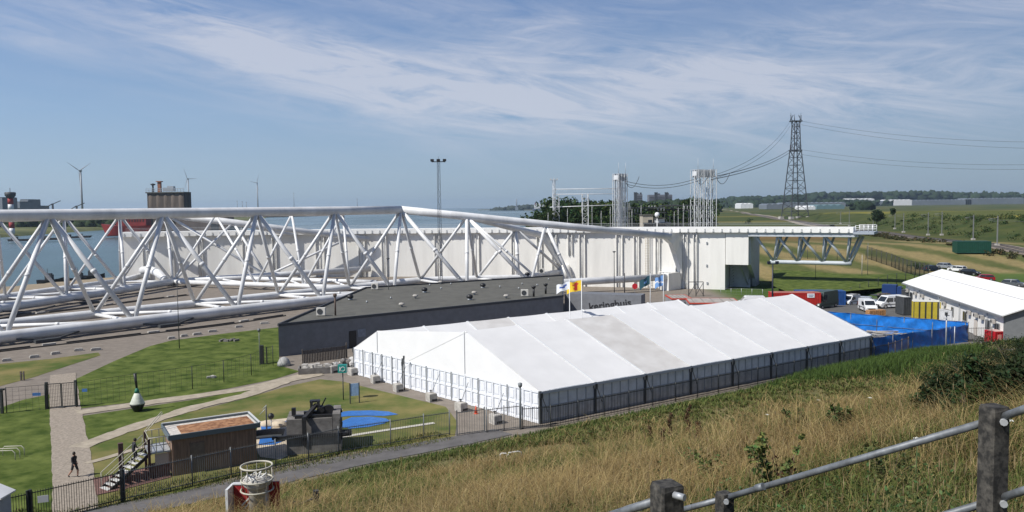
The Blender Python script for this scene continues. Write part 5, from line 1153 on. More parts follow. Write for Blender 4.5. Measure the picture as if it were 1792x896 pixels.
t = MB().box((0, 0, .9), (1.4, 2.4, 1.8)).box((0, 0, 1.85), (1.5, 2.5, .1)).build('dark_shed', DKC); t.location = P(1697, 565) + Vector((.9, .6, 0)); t.rotation_euler = (0, 0, .12); tag(t, 'near black tank box against the right end of the low white shed', 'box')
def redsm(t, L, W, H, z0): MB().box((-L * .28, -W / 2 - .06, H * .55 + z0), (.5, .05, .8)).build('label_plate', mat('faded_label', (.60, .25, .22), .6), t, False)
p = P(1755, 606); container('red_generator', Vector((p.x, p.y + .8, 0)), (2.5, 1.7, 1.75), .15, mat('bright_red_paint', (.45, .012, .02), .45, .15, 2), 'small bright red generator box at the right, in front of the grey cabin end', 'generator', extras=redsm, rib=.4, roofm=mat('pale_red_roof', (.5, .33, .30), .7))
# offices behind the marquees with red edge
def office(loc, L, W, H, rz, lab):
    t = thing('site_office', loc, lab, 'site office', rz=rz); MB().box((0, 0, H / 2), (L, W, H)).build('wall', mat('office_grey', (.25, .26, .28), .6, .2, 1.5), t, False)
    MB().box((0, 0, H + .04), (L - .05, W - .05, .08)).build('roof', mat('office_roof', (.36, .33, .30), .8, .25, 1), t, False)
    b = MB(); 
    for sy in (-1, 1): b.box((0, sy * W / 2, H), (L + .1, .12, .22))
    for sx in (-1, 1): b.box((sx * L / 2, 0, H), (.12, W + .1, .22))
    b.build('roof_edge', mat('red_edge', (.50, .06, .03), .6), t, False)
    b = MB()
    for k in range(5): b.box((-L / 2 + L * (k + .5) / 5, 0, H + .10), (.06, W, .04))
    b.build('roof_joint', mat('joint_dark', (.15, .14, .13), .8), t, False)
    for k in range(3): x = -L / 2 + L * (k + .5) / 3; f = MB().box((x, -W / 2 - .03, H * .6), (1.6, .06, 1.0)).build('window', WHITE, t, False); MB().box((x, -W / 2 - .07, H * .6), (1.4, .03, .8)).build('pane', GLASS, f, False)
p = PD(1246, 524, 126); office(gnd(p.x, p.y), 7.6, 6.4, 2.7, -.12, 'grey site office with a red-edged flat roof behind the marquee ridge'); p = PD(1187, 522, 132); office(gnd(p.x, p.y), 3.2, 5.5, 2.7, .0, 'small red-edged site office left of the larger grey one')
t = thing('parking_barrier', P(1546, 556) + Vector((-1.2, 2, 0)), 'stack of orange-brown crates and pallets beside the white vans', 'crate stack', rz=.2)
for k in range(3):
    b = MB(); 
    for z in range(4): b.box((1.0 * k, 0, .12 + .24 * z), (.9, 1.0, .2))
    for sx in (-1, 1): b.box((1.0 * k + sx * .35, -.5, .5), (.12, .06, .95))
    b.build('crate', mat('crate_orange', (.42, .22, .09), .8, .3, 4), t, False)
t.name = 'crate_stack'; WM[t.name] = t.matrix_world.copy()
t = thing('pallet', P(1540, 560) + Vector((-1.5, 2, 0)), 'flat yellow-orange pallet lying in front of the orange-brown crates', 'pallet', rz=.25)
for k in range(6): MB().box((0, -.5 + k * .2, .16), (1.7, .14, .05)).build('board', mat('pallet_yellow', (.55, .33, .05), .8, .2, 3), t, False)
for k in (-1, 0, 1): MB().box((k * .7, 0, .07), (.12, 1.1, .13)).build('bearer', mat('pallet_yellow', (.5,) * 3), t, False)
# ------------------------------------------------------------------ vehicles
def loft(b, prof, wfun, mi=0, inset=0.0):
    # prof: closed list (x,z); half width by height
    n = len(prof); L_ = [Vector((x, -wfun(z), z)) for x, z in prof]; R_ = [Vector((x, wfun(z), z)) for x, z in prof]
    b.add(L_ + R_, [(i, (i + 1) % n, n + (i + 1) % n, n + i) for i in range(n)] + [tuple(range(n))[::-1], tuple(range(n, 2 * n))], mi)
def wheels(t, xs, W, r=.33):
    for x in xs:
        for s_ in (-1, 1):
            b = MB(); b.tube((x, s_ * (W / 2 - .20), r), (x, s_ * (W / 2 + .01), r), r, n=18); w = b.build('wheel', RUBBER, t, False)
            b = MB(); b.tube((x, s_ * (W / 2 - .02), r), (x, s_ * (W / 2 + .025), r), r * .62, n=14); b.build('rim', CHROME, w, False)
def arch(b, x, r, W):
    for s_ in (-1, 1): b.tube((x, s_ * (W / 2 - .1), r), (x, s_ * (W / 2 + .004), r), r + .07, n=20)
def car(loc, rz, paint, lab, kind='hatch', L=4.3, W=1.78):
    t = thing('parked_car', loc, lab, 'car', rz=rz); h = L / 2; wf = lambda z: W / 2 if z < .9 else W / 2 - (z - .9) * .42
    b = MB(); loft(b, [(-h, .32), (-h + .02, .62), (-h + .1, .90), (-h + .9, .96), (h - 1.25, .95), (h - .35, .84), (h - .04, .68), (h, .38), (h - .1, .25), (-h + .1, .25)], wf)
    rr = h - 1.15 if kind != 'sedan' else h - 1.1; rb = -h + .25 if kind == 'estate' else (-h + .45 if kind == 'hatch' else -h + .9)
    cab = [(-h + .12 if kind != 'sedan' else -h + .5, .90), (rb, 1.36), (rb + .35, 1.45), (.25, 1.46), (.65, 1.42), (rr, .93)]
    roof = [(rb - .02, 1.385), (rb + .35, 1.475), (.25, 1.485), (.68, 1.43), (.60, 1.40), (rb + .1, 1.36)]; loft(b, roof, lambda z: wf(z) + .012); 
    for xx, zz, x2, z2 in ((rr, .93, .66, 1.42), (cab[0][0], .92, rb, 1.38), (-.25, .93, -.28, 1.45)):
        for s_ in (-1, 1): b.beam((xx, s_ * (wf(zz) + .004), zz), (x2, s_ * (wf(z2) + .008), z2), .05, .07)
    b.build('body', paint, t, False)
    b = MB(); loft(b, cab, wf); b.build('windows', GLASS, t, False)
    b = MB(); arch(b, -h + .85, .31, W); arch(b, h - .85, .31, W); b.box((h - .02, 0, .42), (.06, W * .62, .18)); b.build('trim', BLACK, t, False)
    for s_ in (-1, 1): MB().box((h - .12, s_ * W * .38, .70), (.22, .34, .14)).build('headlight', LAMPW, t, False); MB().box((-h + .03, s_ * W * .40, .78), (.08, .24, .16)).build('tail_light', LAMPR, t, False); MB().box((rr - .35, s_ * (W / 2 + .08), 1.0), (.12, .18, .12)).build('mirror', paint, t, False)
    MB().box((h + .005, 0, .5), (.02, .5, .11)).build('number_plate', mat('plate_yellow', (.6, .45, .03), .5), t, False)
    wheels(t, (-h + .85, h - .85), W); return t
def van(loc, rz, paint, lab, L=5.2, W=1.95, H=2.3, small=False, sidewin=False, name='parked_van', rack=False):
    t = thing(name, loc, lab, 'van', rz=rz); h = L / 2; hb = 1.05 if small else 1.15; wf = lambda z: W / 2 if z < hb else W / 2 - (z - hb) * .09
    nose = h - (.75 if small else .85); ws = nose - (.75 if small else .8)
    b = MB(); loft(b, [(-h, .35), (-h, H - .12), (-h + .12, H), (ws - .2, H), (ws, H - .07), (nose, hb + .05), (h - .25, hb - .12), (h - .04, hb - .35), (h, .40), (h - .12, .28), (-h + .1, .28)], wf); b.build('body', paint, t, False)
    b = MB(); d = Vector((nose - ws, 0, hb + .05 - H + .07)); a = Vector((ws, 0, H - .07)); nrm = Vector((-d.z, 0, d.x)).normalized()
    p0, p1 = a + d * .10 + nrm * .015, a + d * .93 + nrm * .015
    if nrm.z < 0: nrm = -nrm
    p0, p1 = a + d * .10 + nrm * .02, a + d * .93 + nrm * .02
    b.extrude([(p0.x, -W * .40, p0.z), (p0.x, W * .40, p0.z), (p1.x, W * .44, p1.z), (p1.x, -W * .44, p1.z)], -nrm * .05); b.build('windscreen', GLASS, t, False)
    zc = hb + .08; zt = H - (.28 if small else .55)
    for s_ in (-1, 1):
        y = s_ * (wf((zc + zt) / 2) + .012)
        b = MB(); b.extrude([(ws - .95, y - .01, zc), (nose - .22, y - .01, zc), (ws + .08, y - .01, zt), (ws - .95, y - .01, zt)], (0, .022, 0)); b.build('side_window', GLASS, t, False)
        if sidewin: b = MB(); b.box((ws - 1.9, y, (zc + zt) / 2), (1.5, .02, zt - zc)); b.build('side_window', GLASS, t, False)
        b = MB(); b.box((-.3, s_ * (W / 2 + .005), .72), (L * .72, .02, .10)); b.build('rub_strip', BLACK, t, False)
        MB().box((h - .10, s_ * W * .39, hb - .35), (.2, .28, .26)).build('headlight', LAMPW, t, False); MB().box((-h + .01, s_ * W * .46, 1.1), (.06, .12, .5)).build('tail_light', LAMPR, t, False)
        MB().box((ws + .15, s_ * (W / 2 + .14), hb + .15), (.12, .2, .26)).build('mirror', BLACK, t, False)
    b = MB(); arch(b, -h + .95, .34, W); arch(b, h - .95, .34, W); b.box((h - .01, 0, .62), (.05, W * .6, .22)); b.box((h - .02, 0, .4), (.08, W * .95, .2)); b.build('trim', BLACK, t, False)
    MB().box((h + .03, 0, .42), (.02, .5, .11)).build('number_plate', mat('plate_yellow', (.6,) * 3), t, False)
    wheels(t, (-h + .95, h - .95), W, .35)
    if rack:
        b = MB()
        for x in (-1.5, -.5, .5): b.box((x, 0, H + .12), (.06, W * .9, .05))
        for s_ in (-1, 1): b.box((-.5, s_ * W * .4, H + .06), (2.2, .05, .12))
        b.build('roof_rack', GALV, t, False)
    return t
PW = mat('white_car_paint', (.72, .73, .74), .25, .03, 1, spec=.6); PS = mat('silver_car_paint', (.40, .43, .47), .3, .05, 1, metal=.5); PK = mat('black_car_paint', (.012, .013, .017), .22); PR = mat('red_car_paint', (.28, .012, .018), .25)
PG = mat('dark_green_paint', (.032, .060, .050), .35, .1, 2); PB = mat('dark_blue_paint', (.02, .032, .06), .25); PGR = mat('grey_car_paint', (.11, .12, .13), .3, metal=.3); PBT = mat('blue_truck_paint', (.010, .035, .13), .4)
p = P(1440, 539); van(gnd(p.x + .6, p.y + 1.3), rad(-140), PG, 'large dark green high-roofed van parked beside the red container', L=6.4, W=2.15, H=2.9)
p = P(1492, 524); van(gnd(p.x, p.y + 1), rad(-140), PW, 'small white van parked between the dark green van and a silver car', L=4.4, W=1.8, H=1.9, small=True, rack=True)
p = P(1524, 546); van(gnd(p.x, p.y + 1.2), rad(-97), PW, 'white van facing the camera just behind the blue enclosure', L=4.4, W=1.85, H=1.95, small=True)
p = P(1565, 541); van(gnd(p.x + .3, p.y + 2.2), rad(-166), PW, 'long white crew van seen from the side behind the orange-brown crates', L=5.2, W=1.95, H=2.1, sidewin=True, small=True)
p = P(1522, 520); car(gnd(p.x, p.y + 1), rad(-28), PS, 'silver hatchback parked behind the white vans', L=4.4)
p = P(1312, 524); p = PD(1312, 524, 139); van(gnd(p.x, p.y), rad(170), PW, 'white van with a windowed side seen just above the marquee ridge', L=5, W=1.9, H=2.1, sidewin=True)
p = PD(1218, 530, 118); van(gnd(p.x, p.y), rad(-100), mat('black_car_paint', (.012,) * 3), 'black van nose just visible between the two marquee ridges', L=4.6, W=1.9, H=2.0)
for px, py, rz, pt, lab, kd in ((1634, 480, 12, PB, 'dark blue car leftmost in the row behind the white cabin roof', 'sedan'), (1659, 476, -60, PS, 'silver car second from left in the row behind the cabin roof', 'hatch'), (1679, 481, 118, PW, 'white hatchback in the row behind the cabin roof', 'hatch'),
        (1702, 487, -58, PK, 'black car between the white and red cars behind the cabin roof', 'hatch'), (1726, 497, 160, PR, 'dark red car right of the black car behind the cabin roof', 'hatch'), (1779, 507, -50, PGR, 'dark grey car rightmost, apart from the row behind the cabin roof', 'hatch')):
    p = GP(px, py - 5); car(gnd(p.x, p.y + 1.0), rad(rz), pt, lab, kd)
# small blue truck and dark trailer
p = P(1570, 513); t = thing('blue_truck', gnd(p.x, p.y + 1), 'small blue and white truck at the far left end of the cabin building', 'truck', rz=rad(-35))
b = MB(); b.box((-.9, 0, 1.5), (2.6, 2.0, 1.9)); b.build('body', PBT, t, False); b = MB(); loft(b, [(.5, .5), (.5, 2.1), (1.1, 2.15), (1.6, 1.35), (1.9, 1.2), (1.95, .5)], lambda z: .95); b.build('cab', PBT, t, False)
MB().box((-.9, 0, .5), (2.7, 1.9, .25)).build('chassis', WHITE, t, False); b = MB(); b.box((1.38, 0, 1.72), (.1, 1.6, .6)); b.build('windscreen', GLASS, t, False); wheels(t, (-1.3, 1.3), 1.95, .36)
for s_ in (-1, 1): MB().box((1.93, s_ * .65, .8), (.1, .3, .2)).build('headlight', LAMPW, t, False)
p = P(1546, 512); t = thing('flat_trailer', gnd(p.x, p.y), 'dark flatbed trailer loaded with low dark material beside the blue truck', 'trailer', rz=.1)
MB().box((0, 0, .75), (4.4, 1.9, .16)).build('bed', DGREY, t, False); b = MB(); 
for k in range(9): b.box((random.uniform(-1.8, 1.8), random.uniform(-.6, .6), 1.0), (random.uniform(.6, 1.3), .7, random.uniform(.2, .5)), rz=random.uniform(-.3, .3))
b.build('load', mat('load_brown', (.12, .10, .085), .9, .3, 3), t, False); wheels(t, (-.5, .5), 1.8, .3); MB().beam((2.2, 0, .65), (3.5, 0, .55), .1, .1).build('drawbar', DGREY, t, False)
# ------------------------------------------------------------------ poles, masts and fences in the yard
def pole(px, ytop, Yd, lab, m=GALV, r=.06, kind='lamp', name='lamp_post'):
    q = PD(px, 500, Yd); top = PD(px, ytop, Yd).z; z0 = g(q.x, q.y); t = thing(name, (q.x, q.y, z0), lab, 'pole'); H = top - z0
    MB().tube((0, 0, 0), (0, 0, H), r, r * .7, 8).build('pole', m, t, False)
    if kind == 'lamp': b = MB(); b.lathe([(.10, H - .1), (.3, H + .0), (.3, H + .12), (0, H + .2)], n=12); b.build('lamp_head', m, t, False)
    if kind == 'flood':
        b = MB(); b.box((0, 0, H), (1.6, .12, .12)); b.build('crossbar', m, t, False)
        for x in (-.65, .65): MB().box((x, -.1, H + .25), (.5, .3, .42)).build('floodlight', m, t, False)
    return t
pole(1352, 462, 128, 'dark blue floodlight pole in front of the shaded end of the gate', mat('dark_blue_pole', (.01, .015, .03), .5), .16, 'flood')
pole(1075, 441, 150, 'grey lamp post in front of the white gate wall, left of the flags', DGREY, .09); pole(1093, 478, 150, 'short dark post right of the grey lamp post, before the gate wall', BLACK, .12, 'none', 'post')
pole(1427, 430, 190, 'very thin dark pole standing in front of the cantilever truss', DGREY, .06, 'none', 'thin_pole'); pole(1508, 446, 196, 'thin pale pole left of a similar one beyond the cantilever truss', CONC, .10, 'none', 'thin_pole'); pole(1518, 425, 198, 'taller thin pale pole at the end of the cantilever truss', GALV, .07, 'none', 'thin_pole')
pole(680, 453, 138, 'short lamp post in front of the truss beyond the grey roof', DGREY, .07); pole(1378, 999, 100, 'x', GALV) if False else None
q = PD(1655, 625, 95.5); t = thing('lamp_post', (q.x, q.y, 0), 'grey post with loudspeakers standing right in front of the blue tarpaulin', 'lamp post')
Hh = PD(1655, 545, 95.5).z; MB().tube((0, 0, 0), (0, 0, Hh), .10, .07, 10).build('pole', STEELG, t, False)
MB().box((-.1, -.1, Hh - .3), (.25, .25, .4)).build('loudspeaker', DGREY, t, False); MB().box((-.25, -.1, Hh - .8), (.5, .1, .08)).box((.2, 0, Hh - .5), (.3, .1, .08)).build('bracket', WHITE, t, False)
t = MB().tube((0, 0, 0), (0, 0, 2.6), .06, n=8).build('fence_stub', STEELG); t.location = P(1670, 608); tag(t, 'short grey pole right of the post with loudspeakers', 'pole')
t = thing('red_round_sign', (PD(1111, 505, 155).x, 155, -.5), 'small red round sign on a post at the foot of the gate wall', 'sign')
zz = PD(1111, 501, 155).z + .5; MB().tube((0, 0, 0), (0, 0, zz), .05, n=6).build('post', GALV, t, False); MB().tube((0, -.08, zz), (0, 0, zz), .55, n=18).build('disc', mat('sign_red_bright', (.55, .02, .03), .5), t, False)
# dock edge railing and lattice bits by the wall foot
mesh_fence('dock_railing', [(arcpt(wang(1272), RW - 9).x, arcpt(wang(1272), RW - 9).y), (arcpt(wang(1345), RW - 9).x, arcpt(wang(1345), RW - 9).y)], 1.3, 'pale railing along the dock edge under the end of the gate', pm=STEELG, post_every=2.5, wires=2, cross=9)
t = thing('steel_trestle', gnd(*PD(1218, 505, 176).xy), 'small dark lattice trestle at the foot of the gate wall', 'trestle')
b = MB()
for x in (-1.6, 0, 1.6): b.tube((x, 0, 0), (x, 0, 3.2), .09, n=6)
b.beam((-1.6, 0, 3.2), (1.6, 0, 3.2), .14, .14); b.beam((0, 0, .3), (1.6, 0, 3.0), .1, .1); b.beam((0, 0, 3.0), (1.6, 0, .3), .1, .1); b.beam((0, 0, 3.0), (-1.6, 0, .3), .1, .1); b.build('lattice', DGREY, t, False)
# dark tall fence round the grass beside the dock
fpts = [GP(*p) for p in ((1362, 452), (1440, 455), (1518, 470))]; fpts = [(p.x, p.y) for p in fpts]
mesh_fence('tall_mesh_fence', [v2(1365, 513), v2(1440, 512), v2(1520, 503), v2(1600, 494)], 2.4, 'dark mesh fence across the bright grass left of the cabin building', post_every=3.4, pr=.07)
mesh_fence('tall_mesh_fence', [v2(1360, 466), v2(1440, 468), v2(1515, 468)], 2.6, 'dark mesh fence at the far edge of the grass, seen through the cantilever truss', post_every=4, pr=.07, wires=3)
bar_fence('tall_bar_fence', [v2(1517, 467), v2(1560, 473), v2(1625, 487)], 3.4, 'tall dark close-barred fence descending right behind the cabin building', spacing=.45, post_every=2.6, pr=.10, br=.035)
sheet('lawn', [v2(*p) for p in ((1352, 500), (1352, 466), (1440, 464), (1515, 466), (1560, 474), (1612, 486), (1600, 497), (1560, 503), (1500, 508), (1440, 514), (1380, 512))], .03, LAWN)
# ------------------------------------------------------------------ lattice structures
def lattice(b, base, top, w0, w1, n, rl_, rb_, square=True):
    base = Vector(base); top = Vector(top); cs = [(-1, -1), (1, -1), (1, 1), (-1, 1)] if square else [(0, -1), (.87, .5), (-.87, .5)]
    k_ = len(cs); P_ = []
    for i in range(n + 1):
        u = i / n; c = base.lerp(top, u); w = (w0 + (w1 - w0) * u) / 2; P_.append([c + Vector((x * w, y * w, 0)) for x, y in cs])
    for i in range(n):
        for k in range(k_):
            a, c, a2, c2 = P_[i][k], P_[i][(k + 1) % k_], P_[i + 1][k], P_[i + 1][(k + 1) % k_]
            b.tube(a, a2, rl_, n=5, caps=False); b.tube(a if i % 2 else c, c2 if i % 2 else a2, rb_, n=4, caps=False); b.tube(a2, c2, rb_, n=4, caps=False)
    return P_
def floodmast(px, ytop, Yd, lab, m, w=1.1, rl_=.05, heads=3):
    q = PD(px, 500, Yd); z0 = g(q.x, q.y); top = PD(px, ytop, Yd); t = thing('floodlight_mast', (q.x, q.y, z0), lab, 'floodlight mast'); b = MB(); H = top.z - z0
    lattice(b, (0, 0, 0), (0, 0, H), w, w * .6, int(H / 1.2), rl_, rl_ * .55, False); b.build('lattice_mast', m, t, False)
    MB().tube((-1.3, 0, H), (1.3, 0, H), .08, n=6).tube((0, 0, H), (0, 0, H + 1), .03, n=5).build('crossbar', m, t, False)
    for k in range(heads): x = -1.15 + 2.3 * k / (heads - 1); MB().box((x, -.15, H + .28), (.62, .45, .42)).box((x, .05, H + .05), (.1, .1, .3)).build('floodlight', BLACK if m is DSTEEL else m, t, False)
floodmast(771, 283, 150, 'tall dark lattice floodlight mast rising beyond the grey roof', DSTEEL, .95, .035)
floodmast(971, 315, 300, 'pale lattice floodlight mast at the left end of the switchyard', WSTEEL, 1.7, .10)
# gantry towers for the power line
def gantry(px0, px1, ytop, ybot, Yd, lab, depth=2.6, rz=0.0):
    a, c = PD(px0, ybot, Yd), PD(px1, ybot, Yd); z0 = 0; H = PD(px0, ytop + 12, Yd).z; t = thing('line_gantry', ((a.x + c.x) / 2, Yd, z0), lab, 'gantry tower', rz=rz); W = (c.x - a.x); w = W * .32
    for s_ in (-1, 1):
        for d in (0, 1): b = MB(); lattice(b, (s_ * (W - w) / 2, d * depth, 0), (s_ * (W - w) / 2, d * depth, H), w, w, 8, .13, .05); b.build('leg', WSTEEL, t, False)
    b = MB(); hh = H * .09; b.box((0, 0, H - hh / 2), (W, .12, hh)); b.box((0, depth, H - hh / 2), (W, .12, hh))
    for s_ in (-1, 1): b.box((s_ * W / 2, depth / 2, H - hh / 2), (.12, depth, hh * .6))
    b.build('crossbeam', WSTEEL, t, False)
    b = MB()
    for k in range(9): b.box((-W / 2 + W * (k + .5) / 9, -.1, H - hh / 2), (W / 26, .1, hh * .7))
    b.build('beam_lacing', STEELG, t, False)
    for s_ in (-1, 1): MB().tube((s_ * W * .42, 0, H), (s_ * W * .42, 0, H + 4), .08, .04, 5).build('spike', WSTEEL, t, False)
    return Vector((t.location.x, Yd, H - hh))
gA = gantry(1080, 1098, 292, 398, 290, 'narrow white lattice gantry tower behind the gate wall, left of the wider one', rz=.5)
gB = gantry(1216, 1253, 285, 398, 290, 'wide white lattice gantry tower behind the gate wall, nearer the pylon', rz=.35)
# switchyard beam, posts and equipment
sb = thing('switchyard_beam', (PD(975, 390, 300).x, 300, 0), 'long pale horizontal switchyard gantry beam on lattice posts, among the trees', 'switchyard gantry')
xa, xb = PD(970, 340, 300), PD(1082, 337, 300); b = MB()
for z in (0, 1.9): b.tube((xa.x, 300, xa.z + z), (xb.x, 296, xb.z + z - .5), .14, n=6)
for k in range(24):
    p = xa.lerp(xb, k / 24); q = xa.lerp(xb, (k + 1) / 24); b.tube((p.x, 300, p.z), (q.x, 299, q.z + 1.9), .06, n=4)
b.build('beam', WSTEEL, sb); b = MB(); z2 = PD(1020, 362, 300).z; b.tube((PD(962, 364, 300).x, 300, z2), (PD(1082, 360, 300).x, 298, z2 + .6), .16, n=6); b.build('busbar', WSTEEL, sb)
for px in (973, 1024): p = PD(px, 350, 300); b = MB(); lattice(b, (p.x, 300, 0), (p.x, 300, xa.z), 2.2, 2.2, 12, .14, .07); b.build('lattice_post', WSTEEL, sb)
for i, px in enumerate((959, 993, 1036, 1052, 1068, 1101, 1106, 1122, 1180, 1187, 1196, 1205)):
    p = PD(px, 350, 285 + i % 3 * 6); zt = PD(px, 372 - (i * 7) % 18, p.y).z; t = MB().tube((0, 0, 0), (0, 0, zt), .13, .09, 6).lathe([(.14, zt - 3), (.22, zt - 2.6), (.14, zt - 2.2), (.22, zt - 1.8), (.14, zt - 1.4), (.2, zt - 1)], n=8).build('insulator_post', mat('post_midgrey', (.28, .29, .29), .6)); t.location = (p.x, p.y, 0); tag(t, ORD[i] + ' insulator post from the left in the switchyard behind the gate wall', 'insulator post', 'insulator posts in the switchyard')
t = thing('switchyard_roof', (PD(1160, 372, 300).x, 300, 0), 'long low dark canopy over switchgear between the two gantry towers', 'canopy')
for s_, yy in ((PD(1095, 364, 300), 0), (PD(1140, 367, 305), 1), (PD(1165, 360, 300), 2)): MB().box((s_.x + 6, s_.y, s_.z), (16, 6, .5)).build('roof', DGREY, t)
for px in (1100, 1125, 1150, 1172, 1195): p = PD(px, 380, 298); MB().box((p.x, 298, 7), (.35, .35, 14)).build('column', DGREY, t)
for px0, px1, yt, m, l in ((1122, 1140, 377, mat('beige_house', (.42, .38, .31), .8, .15, .5), 'beige switchyard building behind the gate wall'), (1143, 1160, 383, mat('white_unit', (.6, .61, .62), .6), 'white transformer unit beside the beige switchyard building'), (1124, 1170, 391, DKC, 'long black box building just over the gate walkway')):
    a, c = PD(px0, yt, 262), PD(px1, yt, 262); t = thing('switch_building', ((a.x + c.x) / 2, 262, 0), l, 'building'); W = c.x - a.x
    MB().box((0, 0, a.z / 2), (W, 6, a.z)).build('wall', m, t, False); MB().box((0, 0, a.z + .15), (W + .5, 6.5, .3)).build('roof', ROOFG if m is not DKC else m, t, False); MB().box((W * .2, -3.05, a.z - 2), (1.2, .1, 1.2)).build('window', GLASS, t, False)
p = PD(1150, 376, 258); t = MB().lathe([(.5, -.8), (.75, -.3), (.8, .25), (.55, .7), (0, .9)], n=16).tube((0, 0, -p.z), (0, 0, -.8), .15, n=8).build('radome', WHITE); t.location = p; tag(t, 'small white dome on a post above the white transformer unit', 'dome')
for i, px in enumerate((1098, 1116, 1141, 1157, 1173, 1190, 1203, 1211)):
    Yd = 292 + (i * 5) % 13; q = PD(px, 350, Yd); zt = PD(px, (368, 372, 366, 370, 365, 371, 367, 374)[i], Yd).z; t = thing('switchgear_portal', (q.x, Yd, 0), ORD[i] + ' dark switchgear portal frame from the left between the gantry towers', 'switchgear', 'dark switchgear portals between the gantries')
    MB().box((-1.3, 0, zt / 2), (.25, .25, zt)).box((1.3, 0, zt / 2), (.25, .25, zt)).box((0, 0, zt - .4), (3.4, .3, .35)).box((0, 0, zt - 3), (2.8, .2, .25)).build('frame', DGREY, t, False)
    for k in (-1, 0, 1): MB().lathe([(.1, zt), (.25, zt + .3), (.12, zt + .6), (.25, zt + .9), (.1, zt + 1.4)], (k * 1.1, 0, 0), 8).build('insulator', mat('post_midgrey', (.28,) * 3), t, False)
# pylon
pb = GP(1391, 383); PY = pb.y; t = thing('pylon', (pb.x, PY, pb.z), 'tall dark steel lattice pylon carrying the power lines', 'pylon', rz=.2); sc_ = PY / F
H = PD(1391, 212, PY).z - pb.z; wB, wT = 35 * sc_ * .95, 9 * sc_
zM = PD(1391, 262, PY).z - pb.z; wM = 13.5 * sc_
for seg, (za, zb_, wa_, wb2, n_) in enumerate(((0, zM, wB, wM, 9), (zM, H, wM * .9, wT, 5))):
    b = MB(); lattice(b, (0, 0, za), (0, 0, zb_), wa_, wb2, n_, .42, .20); b.build('lattice_body', DSTEEL, t, False)
for z, w in ((zM - 1, wM * 1.55), (H, wT * 2.3)):
    b = MB(); b.box((0, 0, z), (w, wT, .8)); 
    for s_ in (-1, 1): b.beam((s_ * w * .5, 0, z + .5), (s_ * w * .25, 0, z + 5), .4, .4); b.beam((s_ * w * .48, 0, z - .5), (s_ * w * .2, 0, z - 5), .3, .3); b.tube((s_ * w * .5, 0, z), (s_ * w * .5, 0, z + 5), .2, n=5)
    b.build('crossarm', DSTEEL, t, False)
b = MB(); 
for s_ in (-1, 1): b.tube((s_ * wT * .8, 0, H), (s_ * wT * 1.1, 0, H + 14 * sc_), .3, .12, 5)
b.tube((-wT * .3, 0, H), (-wT * .3, 0, H + 12 * sc_), .4, .1, 5); b.build('peak', DSTEEL, t, False)
for sx in (-1, 1):
    for sy in (-1, 1): MB().box((sx * wB / 2, sy * wB / 2, .9), (3.4, 3.4, 2.2)).build('footing', CONC, t, False)
def cable(a, c, sag, r, lab, n=26):
    pts = []
    for i in range(n + 1):
        u = i / n; p = Vector(a).lerp(Vector(c), u); p.z -= 4 * sag * u * (1 - u); pts.append(p)
    bb = MB(); bb.path(pts, r, 4); o = bb.build('power_cable', mat('cable_grey', (.06, .065, .075), .6)); tag(o, lab, 'power line', 'power cables strung between pylon and gantries')
zMw = zM + pb.z; zHw = H + pb.z; wMx = wM * .75; wHx = wT * 1.1
for k, (px, py, z, x, l) in enumerate(((1792, 226, zHw, wHx, 'upper faint cable leaving the pylon top to the right'), (1792, 237, zHw - 3, wHx, 'lower cable of the upper pair leaving the pylon to the right'), (1792, 266, zMw, wMx, 'upper cable of the lower pair leaving the pylon to the right'), (1792, 274, zMw - 4, wMx, 'lower cable of the lower pair leaving the pylon to the right'))):
    for q_ in (0,):
        e = PD(px, py + q_ * 1.2, PY * .80); a = Vector((pb.x + x, PY, z)); e2 = a + (e - a) * 1.6; cable(a, e2, 9, .13, l)
for k, (dz, sg, l) in enumerate(((0, 9, 'nearer twin cable from pylon arm down to the wide gantry'), (-2.2, 9, 'farther twin cable from pylon arm down to the wide gantry'))):
    cable((pb.x - wMx, PY, zMw + dz), (gB.x + 2, gB.y, gB.z + dz * .4), 2.5, .17, l)
for dz, l in ((0, 'upper faint cable from the pylon top to the wide gantry'), (-4, 'lower faint cable from the pylon top to the wide gantry')): cable((pb.x - wHx, PY, zHw + dz), (gB.x + 4, gB.y, gB.z + 1 + dz * .3), 6, .08, l)
for dz, l in ((0, 'upper cable hanging between the two white gantry towers'), (-1.0, 'lower cable hanging between the two white gantry towers')): cable((gA.x + 1, gA.y, gA.z + dz), (gB.x - 2, gB.y, gB.z + dz), 2.2, .12, l)
for a_, l in ((gA + Vector((1, -1, 0)), 'jumper loop beside the narrow gantry tower'), (gB + Vector((-4, -1, 0)), 'jumper loop left of the wide gantry tower'), (gB + Vector((3.5, -1, 0)), 'jumper loop right of the wide gantry tower')): cable(a_, a_ + Vector((5, 0, 1.5)), 3.2, .12, l, 14)
# railway masts
k = 0
for px, yt, yb in ((1745, 378, 430), (1703, 376, 420), (1648, 370, 412), (1624, 372, 412), (1581, 373, 407), (1566, 374, 401), (1528, 370, 395), (1486, 369, 396), (1471, 370, 392)):
    q = GP(px, yb); H = PD(px, yt, q.y).z - q.z; t = thing('railway_mast', q, f'grey railway mast, {("first", "second", "third", "fourth", "fifth", "sixth", "seventh", "eighth", "ninth")[k]} from the right along the track', 'railway mast', 'overhead line masts along the railway'); k += 1
    r = .16 if px > 1700 else .14; MB().box((0, 0, H / 2), (r * 1.6, r * 1.6, H)).build('post', mat('mast_grey', (.20, .205, .21), .6), t, False); MB().box((0, 0, .3), (1.0, 1.0, .6)).build('footing', CONC, t, False)
    MB().tube((0, 0, H - .6), (-3.2, -.6, H - .9), .07, n=5).tube((0, 0, H - 1.8), (-3.0, -.6, H - 1.2), .05, n=5).build('bracket_arm', mat('mast_grey', (.2,) * 3), t, False)
